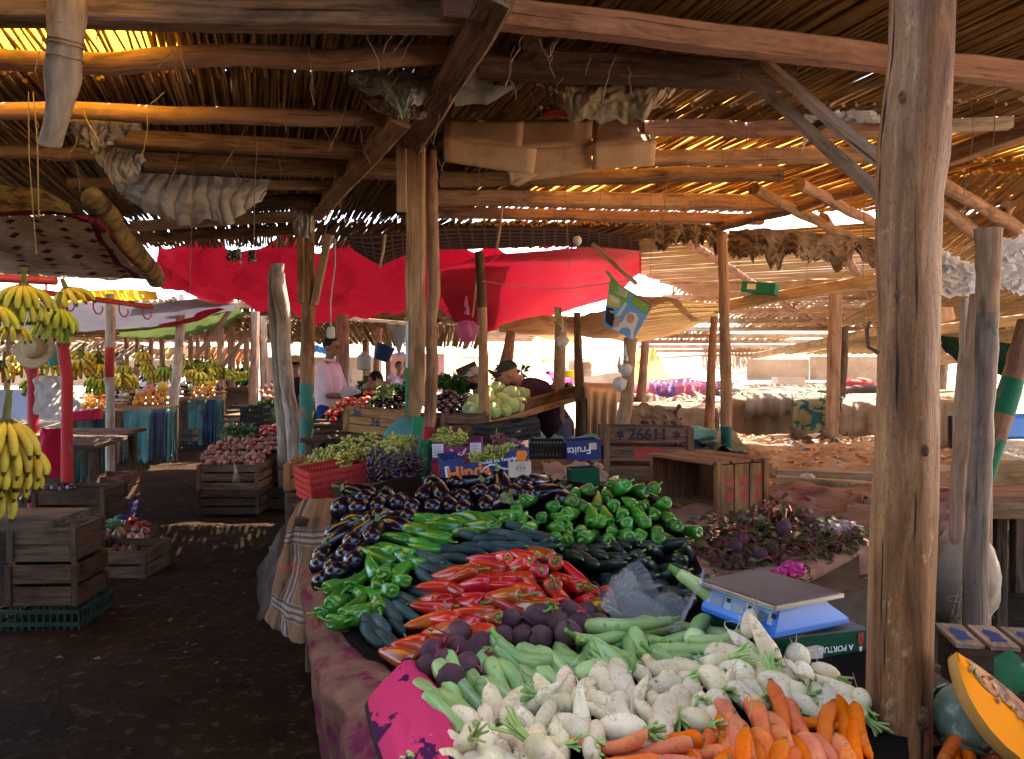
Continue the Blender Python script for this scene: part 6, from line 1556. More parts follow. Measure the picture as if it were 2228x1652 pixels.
mb = MB(); mb.tube([W(x, y, d) + V(0, -.02, .0) for x, y, d in ((-200, 462, 4.7), (0, 464, 4.66), (110, 460, 4.58), (205, 478, 4.58), (262, 528, 5.6), (310, 570, 6.8), (348, 604, 8.2))], [.02, .022, .022, .025, .03, .04, .045], n=8, jit=.01)
tag(obj('binding', mb, MAR), 'maroon binding along the edge of the lattice quilt', 'binding')
ROLLM = mat('rolled_yellow_mat', (.16, .10, .035), (.32, .22, .09), 9, .95, .5, .1, stain=(.06, .04, .025), sscale=4, sthr=(.48, .62))
mb = MB(); mb.tube([W(x, y, d) for x, y, d in ((200, 432, 4.45), (228, 470, 4.9), (262, 515, 5.6), (300, 558, 6.6), (330, 592, 7.8), (342, 608, 8.3))], [.055, .07, .075, .085, .09, .09], n=14, jit=.03)
tag(obj('mat_roll', mb, ROLLM, angle=180), 'rolled yellow brown mat tied along the quilt canopy edge', 'roll')
# white, red and green awning further down
AW = mat('lilac_white_awning', (.28, .26, .32), (.38, .36, .42), 2, .8, .1, .2, trans=.05)
canopy('long pale lilac awning over the distant fruit stalls', [(-60, 655, 11), (130, 662, 11), (300, 660, 11.5), (420, 652, 12), (515, 662, 12.5)], [(-60, 716, 12.5), (200, 722, 12.5), (330, 714, 12.8), (420, 700, 13), (505, 672, 13)], AW, n=(50, 14), bump=.05, sag=.03, seed=8)
canopy('green lower edge of the lilac awning', [(260, 722, 12.6), (380, 706, 12.8), (450, 688, 13), (520, 668, 13)], [(260, 730, 13.4), (400, 733, 13.5), (470, 722, 13.8), (545, 680, 14)], mat('moss_green_awning', (.08, .11, .03), (.13, .17, .05), 3, .85, .1, .1, trans=.15), n=(40, 10), bump=.05, seed=12)
canopy('red corner strip folded over the lilac awning', [(345, 706, 12.4), (420, 690, 12.5), (440, 668, 12.6)], [(350, 712, 12.3), (430, 700, 12.3), (490, 672, 12.4)], REDB, n=(24, 6), bump=.02, sag=0, seed=13)
canopy('yellow sunlit strip above the lilac awning', [(130, 635, 9.5), (240, 630, 9.5), (340, 634, 9.5)], [(130, 655, 10.6), (250, 652, 10.6), (350, 648, 10.6)], TARP_Y, n=(20, 6), bump=.02, seed=16)
# tan awning behind the poster
TAN = mat('tan_backlit_canvas', (.36, .23, .11), (.48, .32, .17), 2.5, .9, .2, .1, stain=(.22, .13, .06), sscale=1.5, sthr=(.5, .6), trans=.10, tcol=(.7, .40, .15))
canopy('tan canvas awning sagging behind the hanging poster', [(1240, 690, 8.0), (1300, 672, 7.6), (1390, 640, 7.2), (1470, 652, 7.2), (1565, 664, 7.2)], [(1180, 706, 9.6), (1290, 738, 9.4), (1370, 744, 9.2), (1470, 724, 9.0), (1560, 690, 8.6)], TAN, n=(60, 20), bump=.05, sag=.05, seed=18)
canopy('tan canvas strip behind the bright red tarp', [(1085, 706, 10), (1180, 690, 9.8), (1260, 690, 9.8)], [(1085, 716, 11), (1180, 735, 11), (1270, 745, 11)], TAN, n=(30, 10), bump=.04, seed=20)
# distant tents, sunlit
BT = mat('sunlit_beige_canvas', (.24, .16, .10), (.34, .24, .16), 2, .9, .1, .1, trans=.1)
YT = mat('yellow_tent_canvas', (.34, .20, .03), (.42, .27, .06), 3, .9, .1, .1, trans=.1)
def tent(label, ridge, eave, m, seed=0):
    canopy(label, eave, ridge, m, n=(30, 16), bump=.06, sag=.06, seed=seed, name='tent', cat='tent')
tent('beige canvas tent in the sun behind the brown post', [(1245, 770, 20), (1345, 752, 20)], [(1262, 818, 17), (1372, 812, 17)], BT, 1)
tent('yellow canvas tent in the sun behind the pale trunk', [(1365, 762, 18), (1425, 758, 18)], [(1350, 842, 15), (1462, 820, 15)], YT, 2)
tent('long beige awning in the sun above the yellow pail', [(1170, 770, 19), (1290, 768, 19)], [(1180, 786, 17), (1300, 780, 17)], TAN, 3)
tent('white canvas tent in the glare behind the old man', [(1050, 762, 26), (1160, 752, 26)], [(1050, 800, 22), (1180, 790, 22)], BT, 4)
tent('crumpled beige canvas heap in the glare left of the old man', [(985, 778, 22), (1090, 772, 22)], [(985, 835, 19), (1095, 835, 19)], BT, 5)
canopy('orange canvas far down the aisle', [(410, 765, 28), (480, 760, 28), (545, 768, 28)], [(410, 778, 27), (480, 786, 27), (545, 788, 27)], mat('orange_canvas', (.5, .17, .06), (.6, .24, .10), 3, .9, .1, .1, trans=.4), n=(20, 8))
canopy('bright blue tarp far behind the man in pink', [(655, 764, 24), (690, 752, 24), (720, 765, 24)], [(655, 772, 23), (690, 764, 23), (720, 776, 23)], mat('sky_blue_tarp', (.05, .25, .7), (.07, .32, .8), 3, .7, .1, .2, trans=.3), n=(16, 6))
canopy('blue tarp patch far behind the hanging lamp', [(855, 770, 25), (880, 764, 25)], [(855, 782, 24), (882, 778, 24)], mat('deep_blue_tarp', (.03, .15, .5), (.05, .2, .6), 3, .7, .1, .2, trans=.3), n=(10, 5))
canopy('brown canvas awning far behind the hanging bananas', [(-120, 752, 26), (120, 742, 26), (330, 748, 26)], [(-120, 778, 23), (120, 772, 23), (330, 776, 23)], BT, n=(40, 10), bump=.15, seed=61)
canopy('second brown canvas awning beyond the fruit stalls', [(300, 760, 30), (430, 752, 30), (560, 758, 30)], [(300, 782, 28), (430, 778, 28), (560, 784, 28)], TAN, n=(40, 10), bump=.15, seed=62)
tent('brown canvas tent beyond the rose cloth', [(1440, 770, 24), (1640, 762, 24)], [(1420, 826, 21), (1640, 822, 21)], BT, 7)
# stall backs closing the view in the centre background
PINKW = mat('rose_plaster', (.42, .20, .18), (.52, .27, .23), 1.5, .9, .2, .1, stain=(.3, .16, .13), sscale=1, sthr=(.5, .7))
tag(obj('back_wall', MB().box(W(905, 812, 24), (1.7, .12, 1.15)), PINKW), 'rose painted stall back behind the white capped man', 'wall')
tag(obj('back_wall', MB().box(W(700, 850, 30) + V(0, 0, .3), (4.5, .15, 1.9)), mat('pale_shop_wall', (.35, .28, .22), (.46, .38, .3), 1.5, .9, .1, .1)), 'pale low wall far behind the man in pink', 'wall')

DW = mat('dun_wall', (.20, .14, .095), (.30, .215, .15), 1.2, .9, .2, .1, stain=(.14, .095, .065), sscale=.8, sthr=(.5, .65))
tag(obj('back_wall', MB().box(W(150, 812, 34), (9.5, .2, 1.1)), DW), 'low dun wall far behind the hanging bananas', 'wall')
tag(obj('back_wall', MB().box(W(1370, 812, 30), (4.6, .2, .9)), DW), 'low dun wall in the sun beyond the tan tents', 'wall')
# rags, bags and cardboard up in the roof
RAGW = mat('grey_white_rag', (.28, .25, .23), (.46, .42, .39), 5, .9, .4, .1, stain=(.16, .13, .11), sscale=3, sthr=(.52, .7))
RAGB = mat('dusty_brown_rag', (.14, .095, .065), (.27, .19, .135), 5, .95, .4, .1, stain=(.07, .05, .035), sscale=3)
SMOKE = mat('grey_green_film', (.22, .23, .19), (.36, .36, .31), 5, .5, .4, .3, stain=(.1, .09, .07), sscale=3, trans=.2)
def bundle(label, A, B, wd, m, seed=0, drop=.1, n=(150, 34), name='cloth_bundle', cat='cloth', tw=14):
    """Cloth slung along a timber: hangs as a pleated belly between A and B (X,Y,d)."""
    a, b = W(*A), W(*B); L = (b - a).length
    def fn(u, v):
        p = a.lerp(b, u); e = max(.0, math.sin(PI * min(1, max(0, .04 + .92 * u)))) ** .55
        low = wd * 1.9 * e * (1 + .30 * fbm((u * 3 + seed, seed, 5), 1, 3) + .10 * fbm((u * 14 + seed, 2, seed), 1, 2)) * (1 + drop * math.sin(PI * u))
        q = u * tw + v * 1.8 * (1 - u) + .9 * fbm((u * 4 + seed, v * 1.4, 1), 1, 3)
        fold = (abs(math.sin(q * 1.6)) ** .55 - .6) * .028 * (.3 + v * 1.2) + .016 * fbm((u * 13 + seed, v * 5, 2), 1, 3)
        belly = wd * .55 * math.sin(PI * min(1, v * .92)) * e
        return p + V(.03 * v * math.sin(u * 9 + seed), -belly - fold, .02 - low * v * (1 - .12 * v))
    o = obj(name, MB().grid(fn, n[0], n[1], L, wd * 3, go=(seed, 0, 0)), m, angle=180)
    return tag(o, label, cat)
bundle('big pale grey cloth slung between the dark roof timbers', (250, 380, 4.9), (588, 398, 4.95), .17, RAGW, 3, tw=22)
bundle('smaller grey rag bulging above the pale slung cloth', (205, 325, 4.6), (310, 335, 4.6), .11, RAGW, 6)
bundle('twisted grey rags tied under the log at upper left', (120, 252, 4.0), (300, 262, 4.05), .09, mat('faded_rag', (.17, .14, .12), (.34, .29, .27), 5, .9, .4, .1, stain=(.08, .06, .05), sscale=3), 11, tw=16)
bundle('second grey rag below the twisted rags', (150, 282, 4.2), (260, 285, 4.2), .06, RAGW, 14)
bundle('loose grey green plastic sheet tucked behind the wavy log', (770, 165, 3.55), (985, 172, 3.5), .09, SMOKE, 17, tw=7)
bundle('hanging brown sacking below the plastic sheet', (800, 215, 3.7), (960, 220, 3.7), .07, RAGB, 18, tw=5)
bundle('printed feed sack tied up under the reeds', (1190, 190, 3.55), (1500, 160, 3.5), .115, mat('printed_feed_sack', (.24, .17, .11), (.38, .29, .2), 4, .9, .4, .1, stain=(.09, .07, .06), sscale=5, sthr=(.58, .64)), 21, tw=6)
bundle('second fold of feed sack hanging lower', (1150, 150, 3.5), (1240, 215, 3.6), .06, RAGB, 23, tw=5)
canopy('torn grey plastic sheet fluttering behind the rough main beam', [(985, 170, 3.6), (1040, 155, 3.6), (1120, 172, 3.6)], [(990, 235, 3.7), (1060, 232, 3.7), (1122, 185, 3.7)], SMOKE, n=(26, 20), bump=.05, sag=0, seed=22, name='plastic_sheet', cat='sheet')
bundle('pale rag knotted on the short beam end beside the aisle', (632, 455, 6.2), (690, 460, 6.2), .12, RAGW, 27)
def ragged(label, top, drop, m, seed=0, n=(90, 30), sway=.05):
    """A worn sheet hanging from an uneven line, with a torn lower edge."""
    P = [W(*p) for p in top]; L = sum((P[i + 1] - P[i]).length for i in range(len(P) - 1))
    def fn(u, v):
        p = along2(P, u); dr = drop * (.62 + .5 * fbm((u * 5 + seed, seed, 0), 1, 2) + .16 * fbm((u * 26 + seed, 3, seed), 1, 3))
        return p + V(.015 * fbm((u * 9, v * 5, seed), 1, 3), sway * .6 * math.sin(u * 23 + 3 * fbm((u * 4, v, seed), 1, 2)) * (.25 + v) + .03 * fbm((u * 12, v * 6, seed), 1, 3), -dr * v + .02 * fbm((u * 8, seed, 4), 1, 3))
    return tag(obj('hanging_sacking', MB().grid(fn, n[0], n[1], L, drop, go=(seed, 0, 0)), m, angle=180), label, 'cloth')
ragged('brown sacking hanging from the roof left of the slim green footed post', [(1425, 488, 5.9), (1480, 485, 5.9), (1530, 490, 5.9), (1565, 500, 5.9)], .24, RAGB, 31)
ragged('ragged fibrous matting hanging right of the slim green footed post', [(1585, 500, 6.0), (1660, 496, 5.9), (1740, 505, 5.9), (1830, 512, 6.0), (1912, 520, 6.0)], .34, RAGB, 45, (150, 34))
ragged('strip of grey rag hanging by the top of the teal footed post', [(495, 545, 6.2), (525, 540, 6.2)], .14, RAGW, 52, (20, 16))
ragged('narrow torn rag hanging left of the crimson tarp end', [(540, 548, 6.2), (556, 546, 6.2)], .12, RAGW, 53, (14, 14))
# cardboard boxes flattened under the roof
def cardsheet(label, quads, m=CARD, name='cardboard'):
    t = None
    mb = MB()
    for q in quads:
        P = [W(*p) for p in q]; n = (P[1] - P[0]).cross(P[3] - P[0]).normalized() * .004
        mb.grid(lambda u, v: P[0].lerp(P[1], u).lerp(P[3].lerp(P[2], u), v) + V(0, .012 * fbm((u * 2, v * 2, P[0].x), 1, 2), 0), 10, 6, (P[1] - P[0]).length, (P[3] - P[0]).length, go=(R(0, 9), R(0, 9), 0))
    o = obj(name, mb, m, angle=20); k = o.modifiers.new('thick', 'SOLIDIFY'); k.thickness = .006
    return tag(o, label, 'cardboard')
cardsheet('folded cardboard box wedged under the roof, right half', [[(1292, 262, 4.35), (1416, 264, 4.35), (1428, 310, 4.0), (1288, 318, 4.0)], [(1288, 318, 4.0), (1428, 310, 4.0), (1424, 361, 4.02), (1290, 370, 4.02)]])
cardsheet('broad cardboard flap in the middle under the roof', [[(1130, 262, 4.3), (1290, 262, 4.3), (1287, 318, 4.05), (1120, 325, 4.05)], [(1120, 325, 4.05), (1287, 318, 4.05), (1288, 372, 4.06), (1110, 402, 4.1)]])
cardsheet('curling cardboard flap beside the crooked pole', [[(968, 262, 4.25), (1140, 265, 4.28), (1135, 325, 4.0), (965, 300, 4.05)], [(965, 300, 4.05), (1168, 325, 3.98), (1160, 382, 4.0), (968, 352, 4.08)]])
cardsheet('narrow torn cardboard tip pointing down below the flaps', [[(1106, 372, 4.0), (1172, 380, 4.0), (1128, 408, 4.0), (1112, 402, 4.0)]])
cardsheet('thin printed card strip lying above the cardboard', [[(1180, 240, 4.2), (1320, 243, 4.2), (1310, 256, 4.15), (1170, 254, 4.15)]], mat('red_black_print', (.02, .022, .03), (.35, .03, .03), 3, .6, 0, stretch=(1, 1, 1), lo=.48, hi=.52))
# pendant bulbs on flex
FLEX = mat('white_flex', (.4, .37, .34), (.5, .47, .43), 9, .6, 0)
def bulb(label, X, Y0, Y1, d, fix=True, r=.028, h=.09):
    t = thing('pendant_lamp', label, 'lamp', W(X, Y1, d))
    a, b = W(X + 6, Y0, d), W(X - 3, Y1, d)
    obj('flex', MB().tube([a, a.lerp(b, .3) + V(.01, 0, 0), a.lerp(b, .7) + V(-.012, 0, 0), b], .006, 6), FLEX, t)
    obj('lamp_holder', MB().tube([b + V(0, 0, .01), b, b - V(0, 0, h * .3), b - V(0, 0, h * .9), b - V(0, 0, h)], [.01, r, r * 1.15, r * 1.2, r * .9], 12), mat('cream_bakelite', (.55, .5, .42), (.62, .56, .48), 9, .5, 0), t)
bulb('cream lamp holder hanging on white flex in front of the crimson tarp', 723, 520, 712, 6.4)
t = thing('light_bulb', 'dusty glass bulb against the brown striped cloth', 'bulb', W(1256, 530, 5.4))
obj('glass', MB().blob(W(1256, 524, 5.4), (.03, .03, .034), 16, 10), mat('dusty_glass', (.5, .48, .46), (.6, .58, .56), 9, .3, 0), t)
obj('cap', MB().tube([W(1256, 515, 5.4), W(1256, 508, 5.4)], .014, 10), PL_BLACK, t)
# pink bag and white bags hanging on posts
PB = NT('pink_bag_film'); PB = PB.finish((.62, .16, .36), .35, PB.noise(PB.coord('obj'), 20, 4, .6), .7, .01, .4, trans=.5, alpha=.8)
def bag(label, X, Y0, Y1, d, wd, m, seed=0, name='plastic_bag'):
    c = W(X, (Y0 * .35 + Y1 * .65), d); h = (Y1 - Y0) / FX * d / 2
    def fn(a, p):
        z = -math.cos(p); return (1 - .62 * max(0, z) ** .7) * (1 + .22 * fbm((math.cos(a) * 1.6 + seed, math.sin(a) * 1.6, p), 1.5, 4))
    o = obj(name, MB().blob(c, (wd, wd * .8, h * 1.0), 26, 16, fn), m, angle=40)
    obj('tied_handles', MB().tube([c + V(0, 0, h * .80), c + V(.01, 0, h * 1.15), c + V(-.004, 0, h * 1.45), W(X, Y0 - 25, d)], [.022, .012, .016, .004], 8, jit=.004), m, o)
    return tag(o, label, 'bag')
bag('translucent pink bag with red things inside, hung before the red tarp', 1015, 668, 733, 6.0, .085, PB, 2)
bag('knotted white bag on the pale trunk below the poster', 1361, 775, 812, 5.9, .05, WBAG, 3)
bag('long limp white bag hanging below the knotted bag', 1348, 800, 845, 5.9, .05, WBAG, 4)
bag('white bag tied on the brown post by the small picture', 1223, 712, 752, 8.2, .07, WBAG, 5)
canopy('torn white film hanging left of the sawn post', [(842, 706, 8.6), (862, 702, 8.6), (892, 700, 8.5)], [(858, 742, 8.6), (868, 772, 8.6), (880, 728, 8.5)], RAGW, n=(14, 14), bump=.05, sag=0, seed=33, name='torn_film', cat='rag')
t = tag(obj('small_picture', MB().box(W(1214, 687, 7.9), (.075, .01, .17)), mat('dark_picture', (.03, .035, .05), (.4, .36, .25), 30, .5, 0, kind='obj')), 'small dark printed card pinned above the white bag', 'picture')
# poster: torn sheet hanging crooked
def bil(Q, u, v): return Q[0].lerp(Q[1], u).lerp(Q[3].lerp(Q[2], u), v)
PQ = [W(1328, 607, 5.8), W(1422, 662, 5.75), W(1377, 741, 5.78), W(1312, 706, 5.85)]
def pf(u, v): return bil(PQ, u, v) + V(0, .02 * math.sin(u * 3 + v * 2), 0)
PM = {}
def pm(k, c): PM[k] = PM.get(k) or mat('poster_' + k, tuple(x * .9 for x in c), c, 6, .5, 0, .3, trans=.1); return PM[k]
ps = tag(obj('poster', MB().grid(pf, 20, 20), pm('sky', (.16, .38, .72))), 'crooked torn poster of a praying girl in a white scarf', 'poster')
def patch(name, m, pts, k=1):
    mb = MB(); P = [pf(*p) + V(0, -.0016 * k, 0) for p in pts]
    c = sum(P, V(0, 0, 0)) / len(P); mb.add([c] + P, [(0, i + 1, (i + 1) % len(P) + 1) for i in range(len(P))])
    return obj(name, mb, m, ps, angle=180)
ell = lambda cx, cy, rx, ry, n=18: [(cx + rx * math.cos(2 * PI * i / n), cy + ry * math.sin(2 * PI * i / n)) for i in range(n)]
patch('printed_green_field', pm('green', (.22, .48, .10)), [(0, 0), (.5, 0), (.46, .30), (.2, .36), (0, .22)])
patch('printed_yellow_field', pm('yellow', (.70, .62, .12)), [(.0, .30), (.34, .28), (.36, .46), (.02, .56)], 2)
patch('printed_light_panel', pm('cream', (.72, .66, .52)), [(.16, .05), (.44, .05), (.42, .2), (.15, .2)], 3)
for q in range(4): patch('printed_line', INK, [(.19, .075 + q * .03), (.40, .075 + q * .03), (.40, .083 + q * .03), (.19, .083 + q * .03)], 4)
patch('printed_open_book', pm('paper', (.75, .72, .68)), [(.04, .30), (.16, .33), (.28, .29), (.30, .39), (.17, .43), (.05, .40)], 4)
patch('printed_red_panel', pm('red', (.55, .06, .05)), [(.58, .02), (.98, .02), (.98, .20), (.58, .16)], 2)
patch('printed_green_banner', pm('green', (.22, .48, .10)), [(.56, .06), (.96, .08), (.95, .3), (.56, .22)], 3)
patch('printed_gold_ornament', pm('yellow', (.70, .62, .12)), [(.68, .07), (.84, .08), (.84, .15), (.68, .14)], 4)
patch('printed_black_cube', INK, [(.02, .60), (.22, .56), (.30, .78), (.28, .96), (.06, .92)], 3)
patch('printed_gold_band', pm('gold', (.6, .48, .25)), [(.03, .66), (.25, .61), (.26, .65), (.04, .70)], 4)
patch('printed_light_beam', pm('pale', (.62, .72, .85)), [(.44, .28), (.5, .3), (.42, .62), (.3, .7)], 2)
patch('printed_scarf', pm('white', (.80, .78, .80)), [(.30, .99), (.40, .82), (.52, .74), (.55, .55), (.63, .43), (.76, .40), (.86, .48), (.88, .66), (.90, .80), (.99, .99)], 3)
patch('printed_face', pm('skin', (.62, .36, .27)), ell(.68, .57, .10, .12), 4)
patch('printed_hands', pm('skin', (.62, .36, .27)), [(.30, .80), (.36, .66), (.42, .66), (.46, .74), (.46, .88), (.36, .93)], 4)
for u_ in (.645, .72): patch('printed_eye', INK, ell(u_, .545, .014, .012, 8), 5)
patch('printed_mouth', pm('red', (.55, .06, .05)), ell(.675, .635, .022, .009, 8), 5)
patch('torn_tip', pm('green', (.22, .48, .10)), [(0, 0), (-.18, -.10), (-.05, -.12), (.22, 0)], 1)
tag(obj('line', MB().tube([W(1050, 612, 6.1), W(1140, 626, 6.0), W(1240, 628, 5.9), W(1390, 608, 5.8)], .004, 5), mat('red_cord', (.5, .25, .2), (.6, .3, .25), 9, .8, 0)), 'thin cord strung across the bright red tarp to the poster', 'cord')
tag(pbeam('slat', W(1290, 532, 5.8), W(1385, 618, 5.7), .06, .03, W_SAWN), 'flat slat slanting down to the poster', 'slat')
# sticks and strings hanging from the roof
for X, Y0, Y1, d, l in ((1092, 450, 545, 5.0, 'thin reed stick hanging before the brown striped cloth'), (838, 510, 582, 5.2, 'short stick hanging beside the net cloth'), (1040, 550, 690, 6.6, 'dark cord hanging beside the stick pole')):
    tag(obj('hanging_stick', MB().tube([W(X, Y0, d), W(X - 4, (Y0 + Y1) / 2, d), W(X - 12, Y1, d)], .009, 6), W_SAWN), l, 'stick')
mb = MB()
for k in range(130):
    X, Y = R(0, 1900), R(60, 470)
    if X > 1400 and Y < 240: continue
    d = 2175 / (800 - Y) * R(.97, 1.0); a = W(X, Y, d); pts = [a]
    L = R(.04, .22); dx, dy = R(-.08, .08), R(-.05, .05)
    for q in range(4): pts.append(pts[-1] + V(dx * L * 2 + R(-.012, .012), dy * L, -L / 4))
    mb.tube(pts, R(.0012, .003), 4, cap=False)
for X, d in ((62, 3.6), (72, 3.6), (240, 5.5), (420, 4.8), (1415, 5.4), (1640, 5.2), (1700, 4.9), (1450, 5.2), (1880, 4.6), (2110, 3.6), (2165, 3.4), (1225, 4.5), (1045, 4.2), (560, 4.4), (1600, 6.4), (1760, 6), (1850, 5)):
    a = W(X, 800 - 2160 / d, d); L = R(.35, .9); mb.tube([a, a + V(R(-.02, .02), 0, -L * .4), a + V(R(-.04, .04), 0, -L)], R(.0015, .003), 4, cap=False)
tag(obj('cobweb_threads', mb, STR), 'dusty threads and cobwebs hanging from the roof timbers', 'threads', kind='stuff')
# torn white plastic at the right
SHR = mat('torn_white_film', (.6, .62, .68), (.8, .82, .86), 9, .4, .5, .4, trans=.5)
def shred(label, q, seed):
    P = [W(*p) for p in q]
    mb = MB()
    for k in range(220):
        u, v = R(0, 1), R(0, 1); p = P[0].lerp(P[1], u).lerp(P[3].lerp(P[2], u), v); a = R(0, 6.3); s = R(.02, .07)
        e1 = V(math.cos(a), R(-.4, .4), math.sin(a) * .6) * s; e2 = V(-math.sin(a), R(-.4, .4), math.cos(a)) * s * R(.3, .8)
        mb.add([p - e1, p - e2 * .6, p + e1, p + e2], [(0, 1, 2, 3)])
    o = obj('torn_plastic', mb, SHR, angle=180); return tag(o, label, 'plastic', kind='stuff')
shred('shredded white plastic film hanging right of the thick post', [(2030, 545, 5.0), (2125, 585, 5.0), (2125, 640, 5.2), (2030, 635, 5.2)], 1)
shred('shredded white plastic netting at the right edge', [(2165, 530, 4.4), (2260, 500, 4.4), (2260, 640, 4.6), (2165, 625, 4.6)], 2)
shred('torn pale film under the bright roof gap', [(1700, 262, 4.25), (1905, 248, 4.25), (1905, 278, 4.3), (1720, 280, 4.3)], 3)
bundle('dark green tarp rolled under the right roof', (2040, 735, 6.5), (2260, 760, 6.0), .16, mat('dark_green_tarp', (.008, .03, .022), (.015, .05, .035), 4, .7, .3, .2), 51)
cardsheet('piece of cardboard stuck under the right roof', [[(2040, 668, 5.8), (2072, 668, 5.8), (2078, 695, 5.8), (2040, 705, 5.8)]])
canopy('white torn pennant hanging between the twin braces', [(1752, 255, 2.9), (1775, 262, 2.9)], [(1745, 330, 2.92), (1758, 300, 2.92)], RAGW, n=(8, 8), bump=.01, sag=0, name='pennant', cat='rag')
# red pipes with hooks over the bananas
RP = mat('red_painted_pipe', (.45, .045, .03), (.55, .07, .04), 9, .45, .05, .4)
def hookpipe(label, a, b, d0, d1, r):
    A, B = W(*a, d0), W(*b, d1); t = thing('hook_rail', label, 'rail', A)
    obj('pipe', MB().tube([A, A.lerp(B, .5), B], r, 12), RP, t)
    for k in range(4):
        p = A.lerp(B, .25 + .22 * k) - V(0, 0, r)
        obj('hook', MB().tube([p, p + V(0, 0, -.05), p + V(.02, 0, -.085), p + V(.05, 0, -.09), p + V(.07, 0, -.06), p + V(.065, 0, -.035)], .006, 6), RP, t)
hookpipe('thick red pipe with hooks above the nearest bananas', (-120, 600), (122, 612), 4.3, 4.3, .022)
hookpipe('thinner red rail with hooks behind the thick red pipe', (60, 632), (330, 668), 5.2, 6.6, .02)
# ------------------------------------------------------------------ people
def SK(n, c1, c2): return mat(n, c1, c2, 14, .55, .1, .35, kind='obj', sss=.06)
SKIN1 = SK('brown_skin', (.26, .13, .085), (.34, .175, .115)); SKIN2 = SK('tanned_skin', (.36, .18, .12), (.44, .23, .16))
HAIR = mat('black_hair', (.008, .007, .007), (.02, .017, .016), 60, .55, .5, .4, kind='obj')
def cl(n, c1, c2, sc=12, **k): return mat(n, c1, c2, sc, .9, .25, .1, kind='obj', **k)

